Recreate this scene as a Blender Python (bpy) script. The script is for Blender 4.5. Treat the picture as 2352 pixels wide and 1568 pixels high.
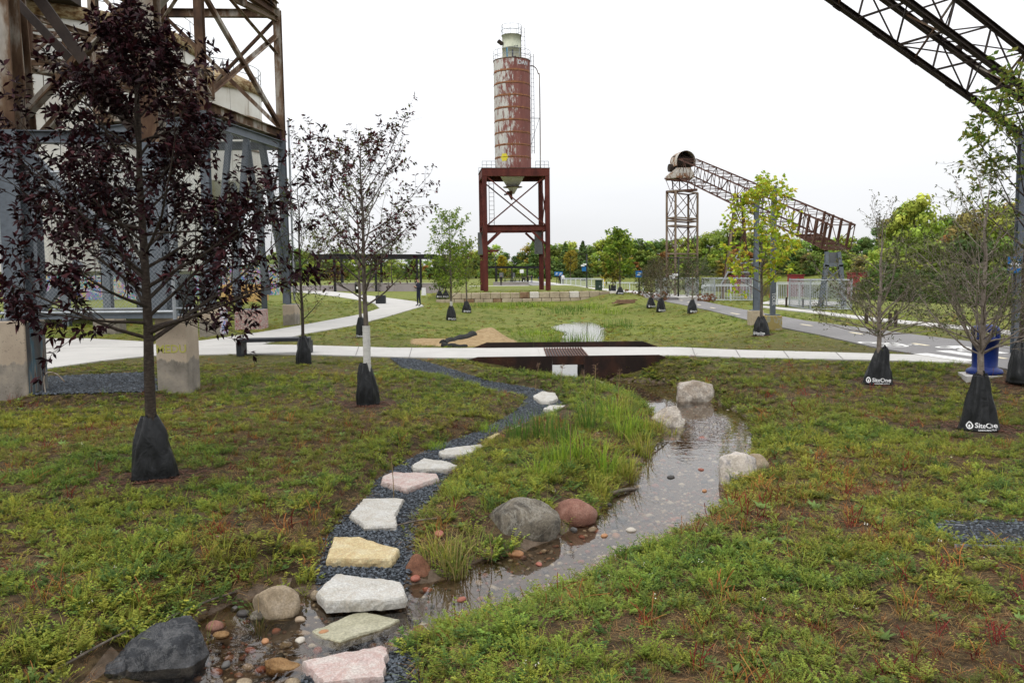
import bpy, bmesh, math, random
import numpy as np
from mathutils import Vector, Matrix, noise as mnoise

scene = bpy.context.scene
for o in list(bpy.data.objects):
    bpy.data.objects.remove(o)
COL = scene.collection
R = math.radians

# ------------------------------------------------------------------ camera
PW, PH, FPX = 2352.0, 1568.0, 1900.0          # working frame of the photograph, focal length in its pixels
CAM_H, PITCH, ROLL = 1.8, math.atan(156.0 / 1900.0), R(0.75)
cam_data = bpy.data.cameras.new("camera")
cam_data.sensor_width = 36.0
cam_data.lens = 36.0 * FPX / PW
cam_data.clip_start, cam_data.clip_end = 0.05, 4000.0
cam = bpy.data.objects.new("camera", cam_data)
COL.objects.link(cam)
scene.camera = cam
_f = Vector((0, math.cos(PITCH), -math.sin(PITCH)))
_u0 = Vector((0, math.sin(PITCH), math.cos(PITCH)))
_r0 = Vector((1, 0, 0))
_r = _r0 * math.cos(ROLL) - _u0 * math.sin(ROLL)
_u = _u0 * math.cos(ROLL) + _r0 * math.sin(ROLL)
cam.matrix_world = Matrix(((_r.x, _u.x, -_f.x, 0), (_r.y, _u.y, -_f.y, 0), (_r.z, _u.z, -_f.z, CAM_H), (0, 0, 0, 1)))

# ------------------------------------------------------------------ sky
SUN_EL, SUN_AZ = R(52), R(215)                # azimuth clockwise from +Y: behind the camera, high
world = bpy.data.worlds.new("World")
scene.world = world
world.use_nodes = True
wn, wl = world.node_tree.nodes, world.node_tree.links
wn.clear()
w_out = wn.new("ShaderNodeOutputWorld")
w_bg = wn.new("ShaderNodeBackground")
w_bg.inputs["Strength"].default_value = 0.1
w_sky = wn.new("ShaderNodeTexSky")
w_sky.sky_type = 'NISHITA'
w_sky.sun_disc = False
w_sky.sun_elevation = SUN_EL
w_sky.sun_rotation = SUN_AZ
w_geo = wn.new("ShaderNodeTexCoord")
w_sep = wn.new("ShaderNodeSeparateXYZ")
wl.new(w_geo.outputs["Generated"], w_sep.inputs[0])
w_max = wn.new("ShaderNodeMath"); w_max.operation = 'MAXIMUM'; w_max.inputs[1].default_value = 0.0
wl.new(w_sep.outputs["Z"], w_max.inputs[0])
w_mad = wn.new("ShaderNodeMath"); w_mad.operation = 'MULTIPLY_ADD'      # overcast dome: 1 + 2 sin(elevation)
w_mad.inputs[1].default_value = 2.0
w_mad.inputs[2].default_value = 1.0
wl.new(w_max.outputs[0], w_mad.inputs[0])
w_map = wn.new("ShaderNodeMapping")
w_map.inputs["Scale"].default_value = (1.6, 1.6, 7.0)
wl.new(w_geo.outputs["Generated"], w_map.inputs[0])
w_noi = wn.new("ShaderNodeTexNoise")
w_noi.inputs["Scale"].default_value = 1.3
w_noi.inputs["Detail"].default_value = 5.0
wl.new(w_map.outputs[0], w_noi.inputs["Vector"])
w_rng = wn.new("ShaderNodeMapRange")
w_rng.inputs["From Min"].default_value = 0.3
w_rng.inputs["From Max"].default_value = 0.7
w_rng.inputs["To Min"].default_value = 8.1
w_rng.inputs["To Max"].default_value = 8.9
wl.new(w_noi.outputs["Fac"], w_rng.inputs["Value"])
w_mul = wn.new("ShaderNodeMath"); w_mul.operation = 'MULTIPLY'
wl.new(w_mad.outputs[0], w_mul.inputs[0]); wl.new(w_rng.outputs[0], w_mul.inputs[1])
w_tint = wn.new("ShaderNodeVectorMath"); w_tint.operation = 'SCALE'
w_tint.inputs[0].default_value = (0.985, 0.995, 1.02)
wl.new(w_mul.outputs[0], w_tint.inputs["Scale"])
w_mix = wn.new("ShaderNodeMix"); w_mix.data_type = 'RGBA'
w_mix.inputs["Factor"].default_value = 0.95                              # cloud cover
wl.new(w_sky.outputs[0], w_mix.inputs["A"]); wl.new(w_tint.outputs[0], w_mix.inputs["B"])
wl.new(w_mix.outputs["Result"], w_bg.inputs["Color"])
wl.new(w_bg.outputs[0], w_out.inputs["Surface"])

# ------------------------------------------------------------------ sun behind the cloud
sun_data = bpy.data.lights.new("sun", 'SUN')
sun_data.energy = 1.2
sun_data.angle = R(24)
sun_data.color = (1.0, 0.965, 0.9)
sun = bpy.data.objects.new("sun", sun_data)
COL.objects.link(sun)
_sd = Vector((math.sin(SUN_AZ) * math.cos(SUN_EL), math.cos(SUN_AZ) * math.cos(SUN_EL), math.sin(SUN_EL)))
sun.rotation_euler = _sd.to_track_quat('Z', 'Y').to_euler()
sun.location = _sd * 60

vs = scene.view_settings
scene.display_settings.display_device = 'sRGB'
vs.view_transform = 'Standard'
vs.look = 'None'
vs.exposure = 0.0
vs.gamma = 1.0
vs.use_curve_mapping = False
scene.cycles.use_denoising = True
scene.cycles.max_bounces = 8
scene.cycles.diffuse_bounces = 2
scene.cycles.glossy_bounces = 3
scene.cycles.transmission_bounces = 4
scene.cycles.transparent_max_bounces = 12
scene.cycles.use_adaptive_sampling = True
scene.cycles.adaptive_threshold = 0.02

# ------------------------------------------------------------------ photograph frame -> place
def ray(px, py):
    return _f + _r * ((px - PW / 2) / FPX) - _u * ((py - PH / 2) / FPX)

def P(px, py, Y):
    """point seen at (px, py) at depth Y"""
    d = ray(px, py)
    return Vector((0, 0, CAM_H)) + d * (Y / d.y)

def G(px, py, z=0.0):
    """point seen at (px, py) on the level z"""
    d = ray(px, py)
    return Vector((0, 0, CAM_H)) + d * ((z - CAM_H) / d.z)

def px_size(n, Y):
    return n * Y / FPX
# ------------------------------------------------------------------ helpers: materials
MATS = {}
def newmat(name):
    m = bpy.data.materials.new(name)
    m.use_nodes = True
    nt = m.node_tree
    b = nt.nodes["Principled BSDF"]
    MATS[name] = m
    return m, nt, b

def nd(nt, typ, **kw):
    n = nt.nodes.new(typ)
    for k, v in kw.items():
        if k.startswith("i_"):
            n.inputs[k[2:].replace("_", " ")].default_value = v
        else:
            setattr(n, k, v)
    return n

def c4(c):
    return (c[0], c[1], c[2], 1.0)

def coords(nt, scale=(1, 1, 1), obj=True):
    tc = nd(nt, "ShaderNodeTexCoord")
    mp = nd(nt, "ShaderNodeMapping")
    mp.inputs["Scale"].default_value = scale
    nt.links.new(tc.outputs["Object" if obj else "Generated"], mp.inputs[0])
    return mp.outputs[0]

def wcoords(nt, scale=(1, 1, 1)):
    g = nd(nt, "ShaderNodeNewGeometry")
    mp = nd(nt, "ShaderNodeMapping")
    mp.inputs["Scale"].default_value = scale
    nt.links.new(g.outputs["Position"], mp.inputs[0])
    return mp.outputs[0]

def noise_ramp(nt, vec, scale, stops, detail=6.0, rough=0.6, dist=0.0):
    n = nd(nt, "ShaderNodeTexNoise")
    n.inputs["Scale"].default_value = scale
    n.inputs["Detail"].default_value = detail
    n.inputs["Roughness"].default_value = rough
    n.inputs["Distortion"].default_value = dist
    if vec is not None:
        nt.links.new(vec, n.inputs["Vector"])
    r = nd(nt, "ShaderNodeValToRGB")
    el = r.color_ramp.elements
    while len(el) < len(stops):
        el.new(0.5)
    for e, (p, c) in zip(el, stops):
        e.position = p
        e.color = c4(c) if len(c) == 3 else c
    nt.links.new(n.outputs["Fac"], r.inputs["Fac"])
    return n, r

def mixc(nt, fac, a, b, mode='MIX'):
    m = nd(nt, "ShaderNodeMix", data_type='RGBA', blend_type=mode)
    for sock, v in (("Factor", fac), ("A", a), ("B", b)):
        if isinstance(v, (int, float)):
            m.inputs[sock].default_value = v
        elif isinstance(v, (tuple, list)):
            m.inputs[sock].default_value = c4(v)
        else:
            nt.links.new(v, m.inputs[sock])
    return m.outputs["Result"]

def add_bump(nt, b, height, strength=0.3, dist=0.02):
    bp = nd(nt, "ShaderNodeBump")
    bp.inputs["Strength"].default_value = strength
    bp.inputs["Distance"].default_value = dist
    nt.links.new(height, bp.inputs["Height"])
    nt.links.new(bp.outputs[0], b.inputs["Normal"])

def simple(name, stops, scale=3.0, rough=0.7, metal=0.0, bump=0.2, stretch=(1, 1, 1), world_space=True, spec=0.22, dist=0.01, detail=7.0):
    m, nt, b = newmat(name)
    v = wcoords(nt, stretch) if world_space else coords(nt, stretch)
    n, r = noise_ramp(nt, v, scale, stops, detail=detail)
    n2, r2 = noise_ramp(nt, v, scale * 9, [(0.3, (0.82,) * 3), (0.7, (1.12,) * 3)], detail=4)
    nt.links.new(mixc(nt, 1.0, r.outputs[0], r2.outputs[0], 'MULTIPLY'), b.inputs["Base Color"])
    b.inputs["Roughness"].default_value = rough
    b.inputs["Metallic"].default_value = metal
    b.inputs["Specular IOR Level"].default_value = spec
    if bump:
        add_bump(nt, b, n2.outputs["Fac"], bump, dist)
    return m

# ------------------------------------------------------------------ helpers: meshes
class MB:
    """collects shapes; build() links them as one mesh object"""
    def __init__(s):
        s.v, s.f = [], []
    def add(s, vs_, fs_):
        o = len(s.v)
        s.v.extend([tuple(v) for v in vs_])
        s.f.extend([tuple(i + o for i in f) for f in fs_])
        return s
    def box(s, c, size, rz=0.0, M=None):
        x, y, z = size[0] / 2, size[1] / 2, size[2] / 2
        vs_ = [Vector((sx * x, sy * y, sz * z)) for sz in (-1, 1) for sy in (-1, 1) for sx in (-1, 1)]
        if M is None:
            M = Matrix.Rotation(rz, 3, 'Z')
        c = Vector(c)
        return s.add([M @ v + c for v in vs_], [(0, 2, 3, 1), (4, 5, 7, 6), (0, 1, 5, 4), (2, 6, 7, 3), (0, 4, 6, 2), (1, 3, 7, 5)])
    def bar(s, p, q, w, h=None, up=(0, 0, 1)):
        h = w if h is None else h
        p, q = Vector(p), Vector(q)
        d = (q - p)
        L = d.length
        if L < 1e-6:
            return s
        d.normalize()
        u = Vector(up)
        if abs(d.dot(u)) > 0.97:
            u = Vector((0, 1, 0)) if abs(d.y) < 0.9 else Vector((1, 0, 0))
        side = d.cross(u).normalized()
        u = side.cross(d)
        vs_ = []
        for e in (p, q):
            for a, b in ((-1, -1), (1, -1), (1, 1), (-1, 1)):
                vs_.append(e + side * (a * w / 2) + u * (b * h / 2))
        return s.add(vs_, [(0, 1, 2, 3), (7, 6, 5, 4), (0, 4, 5, 1), (1, 5, 6, 2), (2, 6, 7, 3), (3, 7, 4, 0)])
    def ibeam(s, p, q, w, h, up=(0, 0, 1), t=None):
        """wide-flange section: two flanges and a web"""
        t = t or max(0.012, w * 0.08)
        p, q = Vector(p), Vector(q)
        d = (q - p).normalized()
        u = Vector(up)
        if abs(d.dot(u)) > 0.97:
            u = Vector((0, 1, 0)) if abs(d.y) < 0.9 else Vector((1, 0, 0))
        side = d.cross(u).normalized()
        u = side.cross(d)
        o = u * (h / 2 - t / 2)
        s.bar(p + o, q + o, w, t, u)
        s.bar(p - o, q - o, w, t, u)
        s.bar(p, q, t, h - 2 * t - 0.001, u)
        return s
    def angle(s, p, q, w, up=(0, 0, 1), t=None):
        """L section"""
        t = t or max(0.006, w * 0.14)
        p, q = Vector(p), Vector(q)
        d = (q - p).normalized()
        u = Vector(up)
        if abs(d.dot(u)) > 0.97:
            u = Vector((0, 1, 0)) if abs(d.y) < 0.9 else Vector((1, 0, 0))
        side = d.cross(u).normalized()
        u = side.cross(d)
        s.bar(p + u * (-w / 2 + t / 2), q + u * (-w / 2 + t / 2), w, t, u)
        s.bar(p + side * (-w / 2 + t / 2) + u * (t / 2), q + side * (-w / 2 + t / 2) + u * (t / 2), t, w - t - 0.001, u)
        return s
    def tube(s, pts, radii, n=6, caps=True):
        pts = [Vector(p) for p in pts]
        if isinstance(radii, (int, float)):
            radii = [radii] * len(pts)
        base = len(s.v)
        prev = None
        for i, p in enumerate(pts):
            if i == 0:
                d = pts[1] - p
            elif i == len(pts) - 1:
                d = p - pts[i - 1]
            else:
                d = pts[i + 1] - pts[i - 1]
            if d.length < 1e-9:
                d = Vector((0, 0, 1))
            d.normalize()
            if prev is None:
                a = Vector((1, 0, 0)) if abs(d.x) < 0.8 else Vector((0, 1, 0))
                side = d.cross(a).normalized()
            else:
                side = (prev - d * prev.dot(d))
                side = side.normalized() if side.length > 1e-6 else d.orthogonal().normalized()
            prev = side
            up = d.cross(side)
            for k in range(n):
                a = 2 * math.pi * k / n
                s.v.append(tuple(p + (side * math.cos(a) + up * math.sin(a)) * radii[i]))
        for i in range(len(pts) - 1):
            for k in range(n):
                a, b = base + i * n + k, base + i * n + (k + 1) % n
                s.f.append((a, b, b + n, a + n))
        if caps:
            s.f.append(tuple(base + k for k in reversed(range(n))))
            e = base + (len(pts) - 1) * n
            s.f.append(tuple(e + k for k in range(n)))
        return s
    def lathe(s, prof, n=24, c=(0, 0, 0), cap=True, a0=0.0, a1=2 * math.pi):
        c = Vector(c)
        full = abs(a1 - a0 - 2 * math.pi) < 1e-6
        m = n if full else n + 1
        base = len(s.v)
        for r, z in prof:
            for k in range(m):
                a = a0 + (a1 - a0) * k / n
                s.v.append((c.x + r * math.cos(a), c.y + r * math.sin(a), c.z + z))
        for i in range(len(prof) - 1):
            for k in range(n):
                a, b = base + i * m + k, base + i * m + (k + 1) % m
                s.f.append((a, b, b + m, a + m))
        if cap and full:
            s.f.append(tuple(base + k for k in reversed(range(n))))
            e = base + (len(prof) - 1) * m
            s.f.append(tuple(e + k for k in range(n)))
        return s
    def prism(s, poly, z0, z1, taper=1.0):
        """poly: list of (x, y); optional inset of the top"""
        n = len(poly)
        cx, cy = sum(p[0] for p in poly) / n, sum(p[1] for p in poly) / n
        vs_ = [(p[0], p[1], z0) for p in poly] + [(cx + (p[0] - cx) * taper, cy + (p[1] - cy) * taper, z1) for p in poly]
        fs_ = [tuple(reversed(range(n))), tuple(range(n, 2 * n))]
        fs_ += [(i, (i + 1) % n, n + (i + 1) % n, n + i) for i in range(n)]
        return s.add(vs_, fs_)
    def mesh(s, name, smooth=False):
        me = bpy.data.meshes.new(name)
        me.from_pydata(s.v, [], s.f)
        me.validate()
        if smooth:
            me.polygons.foreach_set("use_smooth", [True] * len(me.polygons))
        me.update()
        return me
    def build(s, name, mat, parent=None, smooth=False, loc=None):
        return link(name, s.mesh(name, smooth), mat, parent, loc)

def fix_normals(me):
    bm = bmesh.new()
    bm.from_mesh(me)
    bmesh.ops.recalc_face_normals(bm, faces=bm.faces)
    bm.to_mesh(me)
    bm.free()

def link(name, me, mat, parent=None, loc=None):
    o = bpy.data.objects.new(name, me)
    COL.objects.link(o)
    if mat is not None and me is not None and len(me.materials) == 0:
        for m in (mat if isinstance(mat, (list, tuple)) else [mat]):
            me.materials.append(m)
    if parent is not None:
        o.parent = parent
    if loc is not None:
        o.location = loc
    return o

def tag(o, label=None, cat=None, group=None, kind=None):
    if label: o["label"] = label
    if cat: o["category"] = cat
    if group: o["group"] = group
    if kind: o["kind"] = kind
    return o

def thing(name, loc, label, cat, group=None, rz=0.0):
    o = bpy.data.objects.new(name, None)
    o.empty_display_size = 0.2
    COL.objects.link(o)
    o.location = loc
    o.rotation_euler = (0, 0, rz)
    return tag(o, label, cat, group)

def struct(name, me, mat):
    o = link(name, me, mat)
    o["kind"] = "structure"
    return o

def part(mb, name, mat, parent, smooth=False):
    """mesh given in world coordinates, parented to an unrotated or rotated thing without moving"""
    o = mb.build(name, mat, parent, smooth)
    bpy_inv = Matrix.LocRotScale(parent.location, parent.rotation_euler, parent.scale).inverted()
    o.matrix_parent_inverse = bpy_inv
    return o

def copy_tree(o, parent=None):
    c = o.copy()
    COL.objects.link(c)
    if parent is not None:
        c.parent = parent
        c.matrix_parent_inverse = o.matrix_parent_inverse.copy()
    for ch in o.children:
        copy_tree(ch, c)
    return c

def np_mesh(name, V, n, tint=None, smooth=False):
    """V: (k*n, 3) array; every n vertices are one polygon"""
    V = np.asarray(V, dtype=np.float32)
    nv = len(V)
    nf = nv // n
    me = bpy.data.meshes.new(name)
    me.vertices.add(nv)
    me.vertices.foreach_set("co", V.ravel())
    me.loops.add(nv)
    me.loops.foreach_set("vertex_index", np.arange(nv, dtype=np.int32))
    me.polygons.add(nf)
    me.polygons.foreach_set("loop_start", np.arange(0, nv, n, dtype=np.int32))
    if tint is not None:
        at = me.attributes.new("tint", 'FLOAT_COLOR', 'POINT')
        t = np.ones((nv, 4), dtype=np.float32)
        t[:, :3] = tint
        at.data.foreach_set("color", t.ravel())
    me.update(calc_edges=True)
    me.validate()
    return me

def sstep(a, b, x):
    t = np.clip((x - a) / (b - a), 0, 1)
    return t * t * (3 - 2 * t)

def poly_sdf(poly, x, y):
    """signed distance to a closed polygon, negative inside (numpy)"""
    x = np.asarray(x, dtype=np.float64); y = np.asarray(y, dtype=np.float64)
    d = np.full(x.shape, 1e9)
    ins = np.zeros(x.shape, dtype=bool)
    n = len(poly)
    for i in range(n):
        ax, ay = poly[i][0], poly[i][1]
        bx, by = poly[(i + 1) % n][0], poly[(i + 1) % n][1]
        ex, ey = bx - ax, by - ay
        L = ex * ex + ey * ey
        if L < 1e-12:
            continue
        t = np.clip(((x - ax) * ex + (y - ay) * ey) / L, 0, 1)
        d = np.minimum(d, (x - ax - t * ex) ** 2 + (y - ay - t * ey) ** 2)
        c = ((ay > y) != (by > y))
        if abs(ey) > 1e-12:
            ins ^= c & (x < (ex) * (y - ay) / ey + ax)
    d = np.sqrt(d)
    return np.where(ins, -d, d)

def vnoise(x, y, scale, seed=0):
    """smooth value noise, numpy, 0..1"""
    x = np.asarray(x, dtype=np.float64) * scale; y = np.asarray(y, dtype=np.float64) * scale
    xi, yi = np.floor(x).astype(np.int64), np.floor(y).astype(np.int64)
    xf, yf = x - xi, y - yi
    def h(a, b):
        k = (a * 374761393 + b * 668265263 + seed * 1442695041) & 0xffffffff
        k = ((k ^ (k >> 13)) * 1274126177) & 0xffffffff
        return ((k ^ (k >> 16)) & 0xffff) / 65535.0
    u, v = xf * xf * (3 - 2 * xf), yf * yf * (3 - 2 * yf)
    return (h(xi, yi) * (1 - u) + h(xi + 1, yi) * u) * (1 - v) + (h(xi, yi + 1) * (1 - u) + h(xi + 1, yi + 1) * u) * v

def fbm(x, y, scale, seed=0, octv=4):
    s = np.zeros(np.shape(x)); a = 0.5; t = 0
    for i in range(octv):
        s = s + a * vnoise(x, y, scale * 2 ** i, seed + i * 17)
        t += a
        a *= 0.5
    return s / t

def font_mesh(txt, size, bold=0.0, extr=0.0):
    cu = bpy.data.curves.new("lettering", 'FONT')
    cu.body = txt
    cu.size = size
    cu.align_x = 'CENTER'
    cu.align_y = 'CENTER'
    cu.offset = bold
    cu.extrude = extr
    cu.resolution_u = 3
    o = bpy.data.objects.new("lettering", cu)
    COL.objects.link(o)
    dg = bpy.context.evaluated_depsgraph_get()
    me = bpy.data.meshes.new_from_object(o.evaluated_get(dg))
    bpy.data.objects.remove(o)
    bpy.data.curves.remove(cu)
    return me

def spline(pts, n):
    """Catmull-Rom through 2-D or 3-D points, closed, n per span"""
    out = []
    m = len(pts)
    for i in range(m):
        p0, p1, p2, p3 = (Vector(pts[(i + k) % m]) for k in (-1, 0, 1, 2))
        for k in range(n):
            t = k / n
            out.append(0.5 * ((2 * p1) + (p2 - p0) * t + (2 * p0 - 5 * p1 + 4 * p2 - p3) * t * t + (3 * p1 - p0 - 3 * p2 + p3) * t ** 3))
    return out

def ospline(pts, n):
    """open Catmull-Rom"""
    out = []
    m = len(pts)
    for i in range(m - 1):
        p0, p1, p2, p3 = (Vector(pts[min(max(i + k, 0), m - 1)]) for k in (-1, 0, 1, 2))
        for k in range(n):
            t = k / n
            out.append(0.5 * ((2 * p1) + (p2 - p0) * t + (2 * p0 - 5 * p1 + 4 * p2 - p3) * t * t + (3 * p1 - p0 - 3 * p2 + p3) * t ** 3))
    out.append(Vector(pts[-1]))
    return out
# ------------------------------------------------------------------ materials
def mat_ground():
    m, nt, b = newmat("ground_soil_and_turf")
    v = wcoords(nt)
    n1, soil = noise_ramp(nt, v, 9.0, [(0.25, (0.014, 0.009, 0.006)), (0.48, (0.034, 0.021, 0.013)), (0.6, (0.08, 0.052, 0.028)), (0.72, (0.03, 0.019, 0.012))], detail=9)
    n2, turf = noise_ramp(nt, v, 1.1, [(0.3, (0.085, 0.115, 0.02)), (0.5, (0.13, 0.15, 0.028)), (0.7, (0.19, 0.165, 0.055))], detail=10, rough=0.72)
    n4, fine = noise_ramp(nt, v, 26.0, [(0.3, (0.55,) * 3), (0.7, (1.4,) * 3)], detail=6)
    turf_o = mixc(nt, 1.0, turf.outputs[0], fine.outputs[0], 'MULTIPLY')
    sp = nd(nt, "ShaderNodeSeparateXYZ")
    nt.links.new(v, sp.inputs[0])
    rg = nd(nt, "ShaderNodeMapRange")            # bare soil shows between the weeds of the near meadow; closed turf farther on
    rg.inputs["From Min"].default_value = 14.0
    rg.inputs["From Max"].default_value = 30.0
    rg.inputs["To Min"].default_value = 0.04
    rg.inputs["To Max"].default_value = 0.97
    nt.links.new(sp.outputs["Y"], rg.inputs["Value"])
    nt.links.new(mixc(nt, rg.outputs[0], soil.outputs[0], turf_o), b.inputs["Base Color"])
    b.inputs["Roughness"].default_value = 0.95
    b.inputs["Specular IOR Level"].default_value = 0.15
    add_bump(nt, b, n4.outputs["Fac"], 0.6, 0.03)
    return m
mat_ground()
simple("bed_silt", [(0.3, (0.05, 0.035, 0.022)), (0.55, (0.10, 0.072, 0.05)), (0.75, (0.15, 0.115, 0.085))], 14, 0.8, bump=0.5)

def mat_concrete(name, c, stain=0.75):
    m, nt, b = newmat(name)
    v = wcoords(nt)
    n, r = noise_ramp(nt, v, 0.8, [(0.3, tuple(x * stain for x in c)), (0.55, c), (0.8, tuple(min(1, x * 1.08) for x in c))], detail=9)
    n2, r2 = noise_ramp(nt, v, 60, [(0.3, (0.9,) * 3), (0.7, (1.06,) * 3)], detail=3)
    n3, r3 = noise_ramp(nt, v, 3.5, [(0.0, (0.86,) * 3), (0.4, (1.0,) * 3), (1.0, (1.0,) * 3)], detail=8, rough=0.7)
    o = mixc(nt, 1.0, mixc(nt, 1.0, r.outputs[0], r2.outputs[0], 'MULTIPLY'), r3.outputs[0], 'MULTIPLY')
    nt.links.new(o, b.inputs["Base Color"])
    b.inputs["Roughness"].default_value = 0.85
    add_bump(nt, b, n2.outputs["Fac"], 0.25, 0.004)
    return m
mat_concrete("path_concrete", (0.40, 0.385, 0.36), 0.86)
mat_concrete("wall_concrete", (0.27, 0.235, 0.235), 0.85)

def mat_asphalt():
    m, nt, b = newmat("asphalt")
    v = wcoords(nt)
    n, r = noise_ramp(nt, v, 0.5, [(0.3, (0.125, 0.118, 0.115)), (0.6, (0.16, 0.152, 0.148)), (0.8, (0.185, 0.175, 0.168))], detail=8)
    n2, r2 = noise_ramp(nt, v, 90, [(0.35, (0.75,) * 3), (0.65, (1.2,) * 3)], detail=3)
    nt.links.new(mixc(nt, 1.0, r.outputs[0], r2.outputs[0], 'MULTIPLY'), b.inputs["Base Color"])
    b.inputs["Roughness"].default_value = 0.8
    add_bump(nt, b, n2.outputs["Fac"], 0.4, 0.006)
mat_asphalt()
simple("road_paint", [(0.3, (0.5, 0.48, 0.45)), (0.5, (0.7, 0.69, 0.66))], 12, 0.7)
simple("road_paint_yellow", [(0.3, (0.5, 0.42, 0.28)), (0.5, (0.68, 0.6, 0.42))], 12, 0.7)

def mat_pier():
    """cast concrete pier: upper part painted over tan, lower part bare grey with drips"""
    m, nt, b = newmat("pier_concrete")
    v = wcoords(nt)
    n, tan = noise_ramp(nt, v, 2.5, [(0.3, (0.27, 0.215, 0.16)), (0.6, (0.34, 0.28, 0.21)), (0.8, (0.37, 0.31, 0.24))], detail=8)
    n2, grey = noise_ramp(nt, v, 4.0, [(0.3, (0.12, 0.105, 0.085)), (0.55, (0.2, 0.175, 0.145)), (0.8, (0.3, 0.26, 0.2))], detail=8)
    sp = nd(nt, "ShaderNodeSeparateXYZ"); nt.links.new(v, sp.inputs[0])
    n3, _ = noise_ramp(nt, wcoords(nt, (5, 5, 0.7)), 1.0, [(0.0, (0, 0, 0)), (1.0, (1, 1, 1))], detail=4)
    ad = nd(nt, "ShaderNodeMath", operation='MULTIPLY_ADD'); ad.inputs[1].default_value = -0.5
    nt.links.new(n3.outputs["Fac"], ad.inputs[0]); nt.links.new(sp.outputs["Z"], ad.inputs[2])
    st = nd(nt, "ShaderNodeMapRange"); st.inputs["From Min"].default_value = 0.13; st.inputs["From Max"].default_value = 0.17
    nt.links.new(ad.outputs[0], st.inputs["Value"])
    col = mixc(nt, st.outputs[0], grey.outputs[0], tan.outputs[0])
    n5, spk = noise_ramp(nt, v, 28, [(0.3, (0.4,) * 3), (0.36, (1,) * 3)], detail=2)
    nt.links.new(mixc(nt, 0.7, col, spk.outputs[0], 'MULTIPLY'), b.inputs["Base Color"])
    b.inputs["Roughness"].default_value = 0.9
    add_bump(nt, b, n5.outputs["Fac"], 0.35, 0.01)
mat_pier()
def mat_graffiti(name, base, cols, scale=3.0, thr=0.52):
    m, nt, b = newmat(name)
    v = wcoords(nt)
    _, r0 = noise_ramp(nt, v, 3.0, [(0.3, tuple(c * 0.8 for c in base)), (0.7, base)])
    o = r0.outputs[0]
    for i, c in enumerate(cols):
        mp = nd(nt, "ShaderNodeMapping"); mp.inputs["Location"].default_value = (i * 7.3, i * 3.1, i * 5.7)
        nt.links.new(v, mp.inputs[0])
        n, r = noise_ramp(nt, mp.outputs[0], scale * (1 + 0.3 * i), [(thr - 0.06, (0, 0, 0)), (thr - 0.05, (1, 1, 1)), (thr + 0.0, (1, 1, 1)), (thr + 0.01, (0, 0, 0))], detail=1.5, dist=1.2)
        o = mixc(nt, r.outputs[0], o, c)
    nt.links.new(o, b.inputs["Base Color"])
    b.inputs["Roughness"].default_value = 0.8
mat_graffiti("pier_graffiti", (0.42, 0.38, 0.36), [(0.45, 0.03, 0.08), (0.12, 0.2, 0.5), (0.6, 0.6, 0.62)], 3.2)
mat_graffiti("pier_graffiti_red", (0.3, 0.2, 0.18), [(0.3, 0.04, 0.06), (0.2, 0.2, 0.2), (0.5, 0.4, 0.35)], 6)
simple("pier_side_paint", [(0.3, (0.035, 0.035, 0.04)), (0.44, (0.075, 0.07, 0.065)), (0.5, (0.05, 0.10, 0.13)), (0.56, (0.16, 0.15, 0.13)), (0.62, (0.07, 0.035, 0.03)), (0.7, (0.04, 0.07, 0.09))], 6.0, 0.85, bump=0.2, stretch=(1, 1, 0.12))
mat_graffiti("pier_yellow", (0.34, 0.26, 0.09), [(0.3, 0.28, 0.2)], 2.0)

# steel
simple("steel_rust_brown", [(0.3, (0.025, 0.016, 0.012)), (0.44, (0.07, 0.038, 0.022)), (0.52, (0.12, 0.075, 0.045)), (0.58, (0.26, 0.23, 0.19)), (0.66, (0.3, 0.28, 0.25)), (0.74, (0.07, 0.035, 0.02))], 1.3, 0.85, bump=0.4, stretch=(1, 1, 0.35))
simple("steel_dark", [(0.3, (0.018, 0.012, 0.01)), (0.6, (0.035, 0.024, 0.018)), (0.8, (0.06, 0.045, 0.035))], 2.0, 0.7, bump=0.3)
simple("steel_red_rust", [(0.25, (0.03, 0.008, 0.007)), (0.5, (0.085, 0.02, 0.015)), (0.7, (0.12, 0.032, 0.022)), (0.85, (0.16, 0.07, 0.05))], 1.8, 0.75, bump=0.3, stretch=(1, 1, 0.4))
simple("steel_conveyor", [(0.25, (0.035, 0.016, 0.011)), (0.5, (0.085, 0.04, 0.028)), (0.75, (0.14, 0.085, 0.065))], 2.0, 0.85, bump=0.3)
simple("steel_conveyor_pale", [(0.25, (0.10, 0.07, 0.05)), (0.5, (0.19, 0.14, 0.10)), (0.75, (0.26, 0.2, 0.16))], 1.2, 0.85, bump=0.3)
simple("steel_grey_paint", [(0.3, (0.085, 0.10, 0.118)), (0.6, (0.115, 0.132, 0.152)), (0.8, (0.15, 0.165, 0.185))], 1.5, 0.5, bump=0.1)
simple("galvanized", [(0.3, (0.25, 0.27, 0.29)), (0.7, (0.38, 0.4, 0.42))], 6.0, 0.45, metal=0.5, bump=0.1)
simple("railing_paint", [(0.3, (0.5, 0.53, 0.55)), (0.7, (0.62, 0.65, 0.67))], 5.0, 0.5, bump=0.0)
simple("corten", [(0.25, (0.006, 0.004, 0.003)), (0.5, (0.016, 0.008, 0.006)), (0.68, (0.042, 0.015, 0.008)), (0.85, (0.02, 0.01, 0.007))], 1.8, 0.75, bump=0.3, stretch=(1, 1, 0.6))
simple("black_metal", [(0.3, (0.012, 0.012, 0.013)), (0.7, (0.022, 0.022, 0.024))], 4.0, 0.45, bump=0.0)
simple("bench_metal", [(0.3, (0.02, 0.021, 0.026)), (0.7, (0.032, 0.034, 0.04))], 4.0, 0.5, bump=0.05)
simple("utility_green", [(0.3, (0.02, 0.04, 0.03)), (0.7, (0.03, 0.055, 0.04))], 4.0, 0.5, bump=0.05)
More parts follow.
